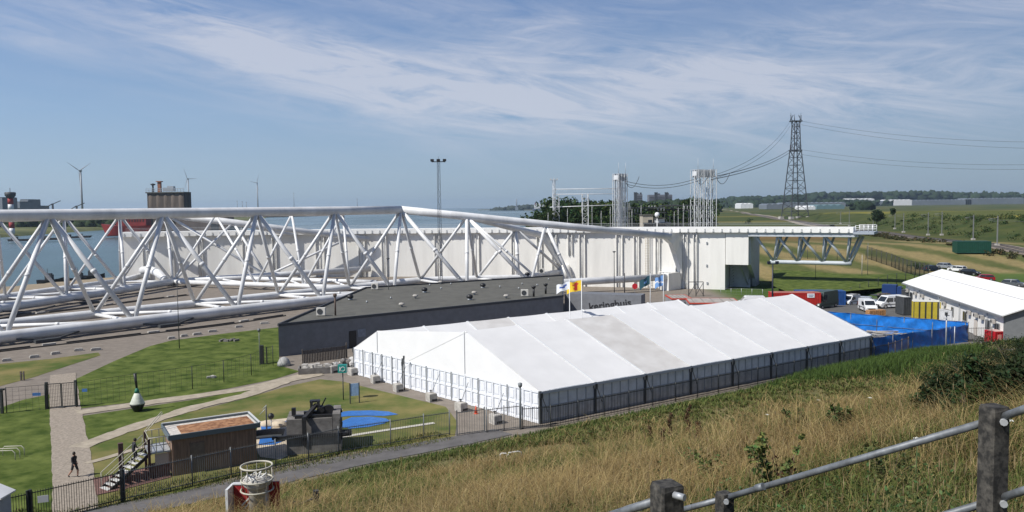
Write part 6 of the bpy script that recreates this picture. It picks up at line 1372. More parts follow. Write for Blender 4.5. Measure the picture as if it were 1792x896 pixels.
q = GP(1745, 430); z = PD(1745, 384, q.y).z; cable((q.x - 2.5, q.y, z), tuple(PD(1900, 388, q.y * .93)), .4, .05, 'thin overhead railway wire at the right edge'); tag(bpy.data.objects[-1]) if False else None
# ------------------------------------------------------------------ far left: turbines, silo, ship, tower, buildings
TW = mat('turbine_shade_grey', (.30, .32, .35), .5)  # white turbines, coloured grey-blue to paint in their shaded side
def turbine(px, yh, Yd, R_, angs, lab):
    q = PD(px, yh, Yd); t = thing('wind_turbine', (q.x, q.y, -1), lab, 'wind turbine'); H = q.z + 1
    MB().tube((0, 0, 0), (0, 0, H), R_ * .075, R_ * .045, 12).build('tower', TW, t, False)
    MB().box((0, -.5, H), (R_ * .09, R_ * .22, R_ * .09)).build('nacelle', TW, t, False); hub = MB().lathe([(0, -R_ * .05), (R_ * .05, 0), (0, R_ * .05)], (0, -R_ * .16, H), 10).build('hub', TW, t, False)
    for a in angs:
        a = rad(a); d = Vector((math.sin(a) * .72, math.sin(a) * .3, math.cos(a))); o_ = Vector((0, -R_ * .17, H)); b = MB(); s_ = d.cross(Vector((0, 1, 0))).normalized()
        vs = []
        for u, w, th_ in ((.03, .02, .02), (.2, .055, .018), (.6, .032, .01), (1, .010, .004)):
            c = o_ + d * R_ * u; vs += [c - s_ * R_ * w * .6, c + Vector((0, th_ * R_, 0)), c + s_ * R_ * w * .4, c - Vector((0, th_ * R_, 0))]
        b.add(vs, [(4 * i + j, 4 * i + (j + 1) % 4, 4 * i + 4 + (j + 1) % 4, 4 * i + 4 + j) for i in range(3) for j in range(4)] + [(0, 1, 2, 3), (12, 13, 14, 15)]); b.build('blade', TW, t, False)
turbine(141, 299, 1500, 30, (60, -58, 178), 'largest white wind turbine on the far bank, left of the silo'); turbine(329, 313, 1900, 27, (88, -20, 200), 'wind turbine directly right of the concrete silo'); turbine(450, 320, 2100, 24, (165, 20, 280), 'wind turbine standing alone right of the others')
SILO = mat('silo_concrete', (.11, .088, .072), .9, .35, .08, 0, stretch=(1, 1, .3))
q = PD(294, 400, 757); s_ = 757 / F; t = thing('silo_building', (q.x, 757, -1), 'dark concrete silo block across the river with orange stair tower on the roof', 'silo'); Hs = PD(294, 337, 757).z + 1
b = MB(); nS = 5; wS = 65 * s_
for k in range(nS):
    for d in (0, 1): b.tube((-wS / 2 + wS * (k + .5) / nS, d * 9, 0), (-wS / 2 + wS * (k + .5) / nS, d * 9, Hs), wS / nS / 2 + .1, n=20)
b.box((0, 5.8, Hs / 2), (wS - 1, 18, Hs - .2)); b.build('silo_wall', SILO, t, False); b = MB(); b.box((0, 4, Hs), (wS + 1, 17, 1.0)); b.build('roof', ROOFG, t, False)
b = MB()
for k in range(14): b.box((-wS / 2 + wS * k / 13, -4, Hs + 2), (.35, .35, 3.5))
b.box((0, -4, Hs + 3.6), (wS, .3, .4)); b.box((0, -4, Hs + 2), (wS, .3, .3)); b.build('roof_railing', STEELG, t, False)
MB().box((-wS * .22, 3, Hs + 5), (5 * s_, 3, 11)).box((-wS * .22, 3, Hs + 10.6), (9 * s_, 5, .8)).build('stair_tower', mat('rust_orange', (.30, .12, .06), .8), t, False)
MB().box((-wS * .4, 3, Hs + 4), (1.2, 1.2, 8)).lathe([(1.5, Hs + 7), (2.6, Hs + 8.2), (0, Hs + 9)], (-wS * .4, 3, 0), 10).build('hopper', DGREY, t, False); MB().box((wS * .05, 2, Hs + 3), (10, 5, 3.5)).box((wS * .1, 2, Hs + 5.3), (6, 4, 1.4)).build('machine_house', STEELG, t, False)
q = PD(330, 398, 740); t = thing('quay_shed', (q.x + 14, 745, -1), 'brown quay building just right of the silo, behind the truss', 'building'); MB().box((0, 0, 8), (46, 20, 16)).build('wall', mat('quay_brown', (.13, .11, .10), .9, .2, .1), t, False); MB().box((0, 0, 16.3), (47, 21, .6)).build('roof', ROOFG, t, False); MB().box((12, -10.1, 4), (7, .2, 7)).build('door', DGREY, t, False)
b = MB(); b.box((24, -2, 3), (22, 10, 6)); b.box((24, -2, 6.4), (23, 11, .8)); t = b.build('quay_wall', mat('pale_quay', (.38, .38, .36), .8, .2, .2)); t.location = (q.x + 14, 748, -1); tag(t, 'pale block on the quay right of the brown quay building', 'quay block')
# red ship
q = PD(228, 412, 640); RH = mat('ship_red', (.23, .022, .018), .6, .25, .15); t = thing('red_ship', (q.x, 640, -2), 'large red vessel moored across the river, seen through the truss', 'ship'); LL = 38
b = MB(); hull = [(-LL / 2 - 3, -.2, 9.5), (-LL / 2 + 2, 0, 0)]
st_ = [(-LL / 2 - 4, .3, 10), (-LL / 2 + 3, 4.5, 9), (-LL / 4, 6, 8.4), (LL / 4, 6, 8.2), (LL / 2, 5, 8.6)]; vs = []
for x, w, zt in st_: vs += [(x + (4 if w < 1 else 0), -w * .6, 0), (x, -w, zt), (x, w, zt), (x + (4 if w < 1 else 0), w * .6, 0)]
b.add(vs, [(4 * i + j, 4 * i + (j + 1) % 4, 4 * i + 4 + (j + 1) % 4, 4 * i + 4 + j) for i in range(4) for j in range(4)] + [(0, 1, 2, 3), (16, 17, 18, 19)]); b.build('hull', RH, t, False)
b = MB(); b.box((3, 0, 12), (24, 9, 8)); b.box((5, 0, 17), (18, 8, 4)); b.build('superstructure', RH, t, False); b = MB()
for k in range(10): b.box((-7 + k * 2.2, -4.6, 13), (.9, .2, 3.2))
for k in range(7): b.box((-4 + k * 2.4, -4.1, 17), (1.2, .2, 1.4))
b.build('porthole', BLACK, t, False); MB().box((2, 0, .35), (LL + 1, 11.6, .7)).build('boot_top', BLACK, t, False)
# striped control tower and grey blocks
q = PD(21, 404, 700); t = thing('control_tower', (q.x, 700, -1), 'red and white banded tower with a dark lookout head on the far bank', 'tower'); Ht = PD(21, 347, 700).z + 1; TR = mat('tower_red', (.30, .03, .03), .7); b = MB()
for k in range(6): MB().tube((0, 0, Ht * k / 6), (0, 0, Ht * (k + 1) / 6), 2.2, n=16).build('band', (TR if k % 2 == 1 else WHITE), t, False)
MB().lathe([(2.3, Ht), (4.2, Ht + 2.4), (4.4, Ht + 5), (3, Ht + 5.4)], n=12).build('lookout', DGREY, t, False); MB().tube((0, 0, Ht + 5), (0, 0, Ht + 9), .25, n=5).build('aerial', DGREY, t, False)
GB_ = mat('far_grey_block', (.22, .25, .29), .8, .1, .05)
for x0, x1, yt, Yd, l in ((-40, 17, 347, 1000, 'big pale grey block at the far left edge across the river'), (26, 46, 354, 1100, 'grey terminal block right of the banded tower'), (46, 60, 350, 1150, 'taller square grey block right of the terminal block'), (61, 76, 361, 1200, 'low dark grey block on the far bank'), (700, 0, 0, 0, '')):
    if not Yd: break
    a, c = PD(x0, yt, Yd), PD(x1, yt, Yd); t = thing('far_building', ((a.x + c.x) / 2, Yd, -1), l, 'building'); W = c.x - a.x; MB().box((0, 0, (a.z + 1) / 2), (W, 30, a.z + 1)).build('wall', GB_, t, False); MB().box((0, 0, a.z + 1.4), (W * .98, 29, .8)).build('roof', DGREY, t, False)
    b = MB(); 
    for kk in range(max(2, int(W / 9))): b.box((-W / 2 + 9 * (kk + .5), -15.1, a.z * .75), (4, .2, 1.8))
    b.build('window_band', DGREY, t, False)
for px, yt, l in ((92, 355, 'harbour crane jib on the far bank right of the grey blocks'), (134, 359, 'small crane near the foot of the largest wind turbine')):
    q = PD(px, yt, 1200); t = thing('harbour_crane', (q.x, 1200, -1), l, 'crane'); H = q.z; b = MB(); b.box((0, 0, H / 2), (2, 2, H)); b.build('tower', DGREY, t, False); b = MB(); b.beam((-3, 0, H - 2), (12, 0, H + 4), 1, 1); b.beam((-12, 0, H - 7), (0, 0, H), 1, 1); b.build('jib', DGREY, t, False)
for px, yt, l in ((415, 352, 'faint far mast, left of a group of three'), (424, 353, 'faint far mast in the middle of a group of three'), (431, 354, 'faint far mast, right of a group of three'), (514, 338, 'faint tall far mast right of the lone turbine'), (625, 348, 'tiny far mast left of the truss kink')):
    q = PD(px, yt, 3500); t = MB().tube((0, 0, 0), (0, 0, q.z), 1.6, 1.0, 6).box((0, 0, q.z), (5, 2, 2)).build('far_mast', GB_); t.location = (q.x, 3500, 0); tag(t, l, 'mast')
# tug boats, barges, jetty
for px, py, L_, l in ((88, 496, 6.5, 'dark tug boat moored left at the sandy bank'), (140, 493, 6, 'dark work boat moored at the sandy bank, middle'), (163, 488, 6, 'small dark boat at the right of the moored boats')):
    q = P(px, py, -2); t = thing('work_boat', q, l, 'boat', rz=.15); b = MB(); vs = []
    for x, w, zt in ((-L_ * .5, .9, 1.1), (0, 1.4, 1.0), (L_ * .35, 1.1, 1.3), (L_ * .55, .1, 1.7)): vs += [(x, -w * .7, -.2), (x, -w, zt), (x, w, zt), (x, w * .7, -.2)]
    b.add(vs, [(4 * i + j, 4 * i + (j + 1) % 4, 4 * i + 4 + (j + 1) % 4, 4 * i + 4 + j) for i in range(3) for j in range(4)] + [(0, 1, 2, 3), (12, 13, 14, 15)]); b.build('hull', BLACK, t, False)
    MB().box((-.2, 0, 1.7), (1.8, 1.6, 1.5)).box((-.2, 0, 2.6), (1.3, 1.2, .5)).build('wheelhouse', DGREY, t, False); MB().tube((-.6, 0, 2.5), (-.6, 0, 4.2), .06, n=5).build('mast', DGREY, t, False)
for px, py, L_, l in ((35, 422, 14, 'low dark barge lying leftmost on the river'), (87, 420, 12, 'low dark barge in the middle of the river'), (127, 417, 12, 'dark barge right of the others on the river'), (146, 416, 9, 'small launch trailing a wake, right of the barges')):
    q = P(px, py, -2); t = thing('river_barge', q, l, 'barge', rz=.05); b = MB(); b.extrude([(-L_ / 2, -1.8, 0), (L_ / 2, -1.8, 0), (L_ / 2 + 1.5, -1.8, 1.6), (-L_ / 2 - .6, -1.8, 1.4)], (0, 3.6, 0)); b.build('hull', BLACK, t, False); MB().box((-L_ * .25, 0, 2.2), (L_ * .25, 2.6, 1.5)).build('wheelhouse', DGREY, t, False)
# sea side ferry, headland
q = P(947, 368, -2); Yd = 3300; q = PD(945, 366, Yd); t = thing('ferry', (q.x, Yd, -2), 'white ferry with a dark funnel moored by the headland on the right of the sea', 'ferry'); sF = Yd / F
MB().box((0, 0, 5), (26 * sF, 22, 10)).build('hull', mat('ferry_dark', (.10, .12, .17), .6), t, False); MB().box((0, 0, 18), (20 * sF, 20, 17)).box((0, 0, 29), (14 * sF, 18, 6)).build('superstructure', WHITE, t, False); MB().box((9 * sF, 0, 34), (2.2 * sF, 6, 14)).box((-8 * sF, 0, 30), (2 * sF, 4, 9)).build('funnel', mat('funnel_red', (.16, .04, .06), .6), t, False)
t = thing('lighthouse', (PD(904, 360, 3900).x, 3900, 0), 'thin tower on the headland left of the white ferry', 'lighthouse'); MB().tube((0, 0, 0), (0, 0, PD(904, 348, 3900).z), 4.5, 2.2, 8).build('tower', GB_, t, False); MB().box((0, 0, 8), (14, 10, 14)).build('keepers_house', GB_, t, False)
# distant flats, greenhouses
FL = mat('flats_grey', (.16, .17, .20), .8, .15, .05)
for x0, x1, yt, Yd, l in ((1111, 1123, 340, 1500, 'small square grey block of flats left of the larger one on the skyline'), (1134, 1175, 341, 1500, 'wide grey block of flats on the skyline between the gantry towers')):
    a, c = PD(x0, yt, Yd), PD(x1, yt, Yd); t = thing('apartment_block', ((a.x + c.x) / 2, Yd, 0), l, 'building'); W = c.x - a.x; MB().box((0, 0, a.z / 2), (W, 16, a.z)).build('wall', FL, t, False); MB().box((-W * .1, 0, a.z + 1.2), (W * .2, 8, 2.4)).box((W * .35, 0, a.z + 1.5), (3, 5, 3)).build('roof', DGREY, t, False)
    for fl in range(8): MB().box((0, -8.1, a.z * (.28 + .085 * fl)), (W * .94, .2, 1.3)).build('window_band', DGREY, t, False)
for i, px in enumerate((1112, 1148, 1166)): q = PD(px, 337, 1480); t = MB().box((0, 0, q.z / 2), (5, 5, q.z)).box((0, 0, q.z), (6, 6, 1)).build('tower_shaft', DGREY); t.location = (q.x, 1480, 0); tag(t, ('narrow dark shaft against the small block of flats', 'narrow dark shaft left on the wide block of flats', 'narrow dark shaft right on the wide block of flats')[i], 'tower')
GH = mat('greenhouse_grey', (.17, .19, .215), .35, .15, .02); GHW = mat('greenhouse_white', (.70, .71, .72), .5)
for i, (x0, x1, y0, y1, Yd, m, l) in enumerate(((1297, 1318, 357, 365, 950, GHW, 'white and grey silos row left of the pylon'), (1342, 1372, 358, 366, 950, GH, 'pale long shed just left of the pylon legs'), (1370, 1480, 356, 363, 1200, GH, 'long grey greenhouse roof behind the pylon legs'), (1410, 1427, 362, 367, 900, GHW, 'small white flat shed right of the pylon legs'), (1430, 1478, 360, 366, 1000, mat('shed_teal', (.12, .2, .22), .6), 'low teal-grey shed right of the white flat shed'),
        (1484, 1550, 353, 358, 1500, GH, 'long grey greenhouse in the middle distance'), (1552, 1596, 350.5, 354.5, 1450, GHW, 'bright white greenhouse roof below the wooded dune'), (1596, 1700, 351, 355, 1700, GH, 'long grey greenhouse right of the bright white one'), (1690, 1792, 348, 353, 1900, GH, 'farthest right grey greenhouse below the wooded dune'), (1485, 1530, 348.5, 350.5, 2000, GHW, 'small pale greenhouse roofs below the trees'))):
    Yd = max(900, min(3000, 13 * F / max(3.0, y1 - (372 - .0117 * (x0 + x1) / 2)))); a, c, d_ = PD(x0, y0, Yd), PD(x1, y0, Yd), PD(x0, y1, Yd); t = thing('greenhouse', ((a.x + c.x) / 2, Yd, 5), l, 'greenhouse'); W = c.x - a.x; H = max(3, a.z - 5); MB().box((0, 30, H / 2), (W, 60, H)).build('wall', m, t, False); n = max(3, int(W / 14)); b = MB()
    for kk in range(n): xx = -W / 2 + W * kk / n; b.extrude([(xx, 0, H + .05), (xx + W / n * .96, 0, H + .05), (xx + W / n * .48, 0, H + 2.2)], (0, 60, 0)); b.box((xx, -.1, H / 2), (.8, .3, H))
    b.build('roof', m, t, False)
# ------------------------------------------------------------------ vegetation
LEAF = mat('leaves', (1, 1, 1), .7, 0, attr='tone', trans=.25, spec=.25); BARK = mat('bark', (.09, .07, .05), .9, .3, 4, .3)
def leaf_cloud(blobs, n, size, base, jit=.35, hole=.35):
    # blobs: (x,y,z,rx,ry,rz); leaves spread through the volume, denser towards the skin
    bl = np.array(blobs, float); vol = bl[:, 3] * bl[:, 4] * bl[:, 5]; idx = rng.choice(len(bl), n, p=vol ** .75 / (vol ** .75).sum())
    d = rng.normal(size=(n, 3)); d /= np.linalg.norm(d, axis=1)[:, None]; r = rng.random(n) ** .38; B = bl[idx]
    C_ = B[:, :3] + d * r[:, None] * B[:, 3:6] * (1 + .18 * rng.normal(size=n))[:, None]
    keep = vnoise(C_[:, 0] * 1.3 / size / 4 + C_[:, 2] * .7 / size / 4, C_[:, 1] * 1.3 / size / 4 - C_[:, 2] * .5 / size / 4, 3) > hole; C_ = C_[keep]; idx = idx[keep]; n = len(C_)
    u = rng.normal(size=(n, 3)); u /= np.linalg.norm(u, axis=1)[:, None]; w = np.cross(u, rng.normal(size=(n, 3))); w /= np.linalg.norm(w, axis=1)[:, None]
    s = size * (.6 + .8 * rng.random(n))[:, None]; V = np.stack([C_ - u * s, C_ + w * s * .5, C_ + u * s, C_ - w * s * .5], 1).reshape(-1, 3)
    Fc = np.arange(4 * n).reshape(-1, 4); btone = .75 + .5 * rng.random(len(bl)); t = (btone[idx] * (1 - jit + 2 * jit * rng.random(n)))[:, None] * np.array(base)[None]
    t[:, 0] *= (1 + .25 * rng.normal(size=n)).clip(.6, 1.6); return V, Fc, np.repeat(t, 4, 0)
def tree(loc, h, w, base, lab, n=2500, size=None, cat='tree', name='tree', group=None, trunk=True, lean=0):
    t = thing(name, loc, lab, cat, group); size = size or h * .035
    blobs = []; kb = 11
    for i in range(kb):
        a = random.uniform(0, 6.28); rr = random.uniform(0, .33) * w; z = random.uniform(.34, .84) * h if trunk else random.uniform(.15, .7) * h; f = 1 - abs(z / h - .5) * .7
        blobs.append((rr * math.cos(a) * f, rr * math.sin(a) * f, z, w * random.uniform(.17, .27), w * random.uniform(.17, .27), h * random.uniform(.10, .18)))
    V, Fc, T = leaf_cloud(blobs, n, size, base); o = np_mesh('crown', V, Fc, LEAF, T); o.parent = t
    b = MB(); b.path([(0, 0, -.3), (.02 * h, 0, h * .3), (0, .01 * h, h * .62)], [h * .028, h * .02, h * .008], 8)
    for bl in blobs[:6]: b.path([(0.01 * h, 0, h * .28), (bl[0] * .5, bl[1] * .5, (h * .3 + bl[2]) / 2), bl[:3]], [h * .012, h * .008, h * .003], 5)
    b.build('trunk', BARK, t, False); return t
G1, G2, G3 = (.035, .065, .018), (.05, .085, .022), (.028, .05, .022)
# switchyard trees
sw = [(968, 352, 330, 'dense dark green tree leftmost of the switchyard trees, at the water edge'), (950, 380, 318, 'low bushy tree at the water edge left of the switchyard'), (990, 360, 345, 'rounded tree second from left in the switchyard'), (1006, 374, 318, 'small pale green tree in front of the left lattice post'), (1032, 372, 325, 'small bushy tree right of the second lattice post'),
      (1056, 352, 340, 'tall dark tree just left of the narrow gantry tower'), (1068, 360, 330, 'dark tree touching the narrow gantry tower'), (1042, 380, 305, 'lowest bush in front of the switchyard trees'), (1018, 356, 370, 'dark tree behind the switchyard beam'), (1112, 362, 350, 'dark tree right of the narrow gantry tower'), (1132, 358, 360, 'broad dark tree behind the beige switchyard building'), (1176, 366, 340, 'dark tree behind the insulator posts'), (1208, 350, 380, 'tall dark tree left of the wide gantry tower'), (1236, 352, 380, 'dark tree seen through the wide gantry tower'), (1192, 362, 350, 'bushy tree between the insulator posts and wide gantry'),
      (978, 366, 305, 'green bushy tree under the left end of the switchyard beam'), (998, 352, 360, 'tall tree behind the beam between the floodlight mast and second post'), (1012, 368, 310, 'middling green tree beneath the switchyard busbar'), (1028, 354, 365, 'tall dark tree behind the second lattice post'), (1046, 362, 330, 'dark tree under the beam right of the second lattice post'), (1060, 374, 306, 'low green tree left of the narrow gantry foot'), (1076, 356, 350, 'dark tree directly behind the narrow gantry'), (1098, 374, 330, 'low dark tree right of the narrow gantry foot'), (1154, 362, 345, 'dark tree above the white transformer unit')]
for px, yt, Yd, l in sw:
    q = PD(px, yt, Yd); h = q.z * 1.12; tree((q.x, Yd, 0), h, h * random.uniform(.85, 1.1), random.choice([G1, G2, G1]), l, 2800, .75)
q = GP(1534, 395); tree(q, PD(1534, 366, q.y).z - q.z, 10, G3, 'single dark round tree on the green bank beside the railway', 2600, .42)
q = GP(1562, 378); tree(q, PD(1562, 364, q.y).z - q.z, 6, G3, 'small dark bush right of the single round tree', 600, .6, 'bush', 'bush')
for px, py, yt, l in ((1310, 392, 380, 'dark bush on the brown grass behind the gate walkway'), (1455, 399, 391, 'small dark bush above the cantilever walkway'), (1690, 440, 433, 'low bush right of the railway green container')):
    q = GP(px, py); h = PD(px, yt, q.y).z - q.z; tree(q, h, h * 1.8, G3, l, 500, .35, 'bush', 'bush', trunk=False)
# wooded dune and far tree belts: one mass each
def wood(pts, n, lab, base, hmin, hmax, r0, depth):
    V = []; Fc = []; T = []; bm = bmesh.new(); bmesh.ops.create_icosphere(bm, subdivisions=2, radius=1); ico = np.array([v.co[:] for v in bm.verts]); fc = np.array([[v.index for v in f.verts] for f in bm.faces]); bm.free(); o_ = 0
    for i in range(n):
        u = random.random() * (len(pts) - 1); k = int(u); u -= k; x0, y0, h0 = pts[k]; x1, y1, h1 = pts[k + 1]; dd = random.random() * depth
        x = x0 + (x1 - x0) * u; y = y0 + (y1 - y0) * u + dd; h = (h0 + (h1 - h0) * u) * random.uniform(hmin, hmax); r = r0 * random.uniform(.6, 1.5)
        disp = 1 + .28 * rng.normal(size=len(ico)); v = ico * disp[:, None] * np.array([r * 1.1, r * 1.1, r * .9]) + np.array([x, y, h - r]); V.append(v); Fc.append(fc + o_); o_ += len(ico)
        tn = np.array(base) * random.uniform(.6, 1.35); T.append(np.repeat(tn[None], len(ico), 0))
    o = np_mesh('woodland', np.concatenate(V), np.concatenate(Fc), mat('far_foliage', (1, 1, 1), .9, 0, attr='tone', spec=.1), np.concatenate(T)); tag(o, lab, 'woodland', None, 'stuff')
def wp(l, Yd): return [(PD(x, y, Yd).x, Yd, PD(x, y, Yd).z) for x, y in l]
wood(wp([(1255, 350), (1300, 344), (1350, 342), (1380, 343), (1450, 336), (1530, 334), (1620, 333), (1680, 335), (1750, 336), (1840, 336)], 3300), 1700, 'dark wooded dune ridge along the right skyline', (.026, .042, .022), .45, 1.02, 15, 300)
wood(wp([(1250, 354), (1300, 350), (1350, 348), (1400, 350), (1480, 347), (1560, 349)], 2700), 420, 'nearer belt of dark trees below the wooded dune', (.022, .036, .018), .5, 1.0, 11, 150)
wood(wp([(1500, 353), (1515, 350), (1530, 353)], 1350), 40, 'clump of dark trees between the greenhouses', (.02, .034, .016), .4, 1.0, 6, 30)
wood(wp([(1080, 355), (1130, 352), (1190, 350), (1260, 349)], 1350), 350, 'far tree belt below the blocks of flats', (.024, .038, .02), .5, 1.05, 8, 120)
wood(wp([(975, 362), (1010, 356), (1050, 357), (1090, 354)], 900), 160, 'tree belt far behind the switchyard beam', (.03, .045, .025), .5, 1.0, 6, 80)
wood([(-640, 980, 12), (-520, 945, 12), (-440, 905, 13), (-380, 960, 10)], 240, 'line of dark trees on the far river bank behind the truss', (.03, .045, .02), .6, 1.05, 5, 30)
wood([(PD(860, 360, 4300).x, 4300, 10), (PD(900, 357, 4300).x, 4200, 22), (PD(940, 355, 4100).x, 4100, 30), (PD(980, 352, 4000).x, 4000, 34)], 160, 'low wooded headland on the sea horizon by the ferry', (.04, .05, .04), .5, 1.05, 12, 150)
wood([(-1500, 2600, 14), (-1000, 2500, 12), (-780, 2400, 10), (-650, 2300, 8)], 160, 'faint low far bank trees left of the open sea', (.04, .05, .04), .5, 1.0, 9, 60)
# headland sheet
b = MB(); hp = [PD(836, 365, 5200), PD(880, 362, 4800), PD(960, 372, 3600), PD(1010, 368, 3600), PD(1010, 362, 5600)]; b.prism([(p.x, p.y) for p in hp], -4, 1.0); tag(b.build('headland', mat('headland_ground', (.12, .12, .08), .95)), kind='structure')
b = MB(); hp = [(-3500, 2400), (-640, 2050), (-560, 2300), (-900, 4000), (-3500, 4500)]; b.prism(hp, -4, 1.2); tag(b.build('far_bank', mat('headland_ground', (.12,) * 3)), kind='structure')
# shrubs at right
def shrub(px, py, hgt, w, base, lab, n, size, name='shrub'):
    q = GP(px, py); t = thing(name, q, lab, 'shrub'); blobs = []
    for i in range(16): a = random.uniform(0, 6.28); rr = random.uniform(0, .42) * w; blobs.append((rr * math.cos(a), rr * math.sin(a), hgt * random.uniform(.15, .72), w * random.uniform(.10, .2), w * random.uniform(.10, .2), hgt * random.uniform(.14, .3)))
    V, Fc, T = leaf_cloud(blobs, n, size, base, .4, .30); o = np_mesh('foliage', V, Fc, LEAF, T); o.parent = t
    b = MB()
    for k in range(9): a = random.uniform(0, 6.28); b.path([(0, 0, -.2), (w * .12 * math.cos(a), w * .12 * math.sin(a), hgt * .4), (w * .28 * math.cos(a), w * .28 * math.sin(a), hgt * random.uniform(.55, .8))], [.025, .015, .005], 5)
    b.build('stem', BARK, t, False)
SH1, SH2 = (.024, .042, .014), (.036, .06, .016)
def shrub_px(px, py, ytop, wpx, base, lab, n, size):
    n = int(n * 2.3); q = GP(px, py); shrub(px, py, PD(px, ytop, q.y).z - q.z, wpx * q.y / F, base, lab, n, size)
shrub_px(1668, 738, 640, 120, SH1, 'dense dark green shrub left of the group at the right edge', 9000, .04)
shrub_px(1742, 738, 618, 140, SH1, 'tallest dark shrub behind the railing post at the right edge', 12000, .045)
shrub_px(1705, 704, 612, 130, SH1, 'dark shrub behind, below the red generator box', 9000, .05); shrub_px(1640, 676, 628, 80, SH2, 'lower shrub between the green reeds and the dark shrubs', 4000, .06)
shrub_px(1815, 704, 600, 130, SH1, 'dark shrub cut by the right picture edge', 9000, .05); shrub_px(1775, 655, 582, 130, SH1, 'farthest dark shrub at the right edge below the cabin end', 9000, .06)
shrub_px(1700, 748, 668, 110, SH2, 'low front shrub spilling forward beside the tall railing post', 6000, .035)
q = P(1713, 578); t = tree(q, 2.2, 2.6, SH1, 'small dark bush against the white cabin wall beside the shed', 1800, .10, 'bush', 'bush', trunk=False)
q = P(1622, 478); tree(gnd(q.x, q.y + 6), 1.8, 6, G2, 'low bramble mound left of the row of parked cars', 700, .22, 'bush', 'bush', trunk=False)
# reeds band at the toe of the dike
GRASS = mat('grass_blades', (1, 1, 1), .75, 0, attr='tone', trans=.30, spec=.2)
def blades(px_, py_, hts, wid, tone, lean=.35, seg=2, ang=None):
    n = len(px_); z = gfun(px_, py_); a = rng.random(n) * 2 * np.pi if ang is None else ang; dx, dy = np.cos(a), np.sin(a); ln = hts * lean * (.3 + rng.random(n))
    base = np.stack([px_, py_, z - .03], 1); side = np.stack([-dy, dx, np.zeros(n)], 1) * wid[:, None] * .5; dirv = np.stack([dx, dy, np.zeros(n)], 1)
    if True:
        mid = base + dirv * (ln * .30)[:, None] + np.array([0, 0, 1]) * (hts * .6)[:, None]; tip = base + dirv * ln[:, None] + np.array([0, 0, 1]) * (hts * (1 - .35 * lean * rng.random(n)))[:, None]
        V = np.stack([base - side, base + side, mid + side * .8, mid - side * .8, tip + side * .15, tip - side * .15], 1).reshape(-1, 3)
        o_ = np.arange(n)[:, None] * 6; Fc = np.concatenate([o_ + np.array([[0, 1, 2, 3]]), o_ + np.array([[3, 2, 4, 5]])]); T = np.repeat(tone[:, None, :], 6, 1)
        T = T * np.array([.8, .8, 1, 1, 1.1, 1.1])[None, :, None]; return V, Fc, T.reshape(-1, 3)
def sample(n, s0, s1, t0, t1, dens=None):
    s = s0 + (s1 - s0) * rng.random(n); t = t0 + (t1 - t0) * rng.random(n); return DX * t + MX_ * s, DY * t + MY_ * s, s, t
def merge(parts):
    V = []; F_ = []; T = []; o = 0
    for v, f, t in parts: V.append(v); F_.append(f + o); T.append(t); o += len(v)
    return np.concatenate(V), np.concatenate(F_), np.concatenate(T)
def drymask(X, Y): return np.clip(1.9 * vnoise(X * .13, Y * .13, 31) - .45 + .9 * (vnoise(X * .55, Y * .55, 32) - .5), 0, 1)
parts = []
TAN = np.array([(.28, .205, .083), (.34, .26, .115), (.215, .15, .063), (.42, .33, .16), (.18, .12, .052)]); GRN = np.array([(.085, .115, .028), (.115, .145, .036), (.065, .09, .022), (.15, .16, .05)])
def tones(n, dry):
    a = TAN[rng.integers(0, len(TAN), n)]; c = GRN[rng.integers(0, len(GRN), n)]; m = (rng.random(n) < dry)[:, None]; return np.where(m, a, c) * (.75 + .5 * rng.random(n))[:, None]
# camera-distance graded density over the slope, right round to the sides
def fill(n, rmin, rmax, wmul, hmul=1.0):
    k = n * 4; r = rmin * (rmax / rmin) ** (rng.random(k)); th = np.radians(-50 + 108 * rng.random(k)); X = r * np.sin(th); Y = r * np.cos(th); s = MX_ * X + MY_ * Y
    ok = (s > 1.0) & (s < 50.4); tuft = 12; cen = np.flatnonzero(ok)[:max(10, n // 5)]; pick = np.repeat(cen, tuft)[:n]; cx_, cy_, cr_ = X[pick], Y[pick], r[pick]; m_ = len(pick); ga = rng.random(m_) * 6.283; gr = np.abs(rng.normal(size=m_)) * (.05 + .0035 * cr_); X, Y, r = cx_ + gr * np.cos(ga), cy_ + gr * np.sin(ga), cr_; TU = np.repeat(rng.random(len(cen)), tuft)[:n]; TH = np.repeat(.55 + .75 * rng.random(len(cen)), tuft)[:n]; s = MX_ * X + MY_ * Y; k = m_; ok = s > 0
    nn_ = vnoise(X * .8, Y * .8, 44); ok &= (rng.random(k) < .45 + 1.1 * nn_); X, Y, s, r, TU, TH, ga = X[ok], Y[ok], s[ok], r[ok], TU[ok], TH[ok], ga[ok]; m = len(X)
    dry = .14 + .78 * drymask(X, Y); tq = DX * X + DY * Y; dry = dry - .30 * sst(14, 4, tq) * sst(30, 12, s) + .22 * sst(10, 22, tq) * sst(42, 34, s) + .25 * sst(4, 9, tq) * sst(14, 8, s); dry = np.where(s > 38, dry * (1 - .75 * sst(38, 47, s)), dry); dry = np.clip(dry, .12, .93)
    isdry = (.7 * TU + .3 * rng.random(m)) < dry; patch = (.5 + .9 * vnoise(X * .3, Y * .3, 51)) * TH
    h = (.26 + .42 * rng.random(m)) * patch * hmul * np.where(isdry, 1.15, .8); h = np.where(s > 49, h * .5, h)
    w = (.0030 + .00042 * r) * wmul * np.where(isdry, .75, 1.25); tn = tones(m, isdry.astype(float)); return blades(X, Y, h, w, tn, .8 + .5 * isdry, ang=ga + .9 * rng.normal(size=m) + 0.0)
parts.append(fill(170000, 5, 16, 1.0)); parts.append(fill(170000, 14, 34, 1.15)); parts.append(fill(130000, 30, 80, 1.5)); parts.append(fill(90000, 55, 130, 2.2))
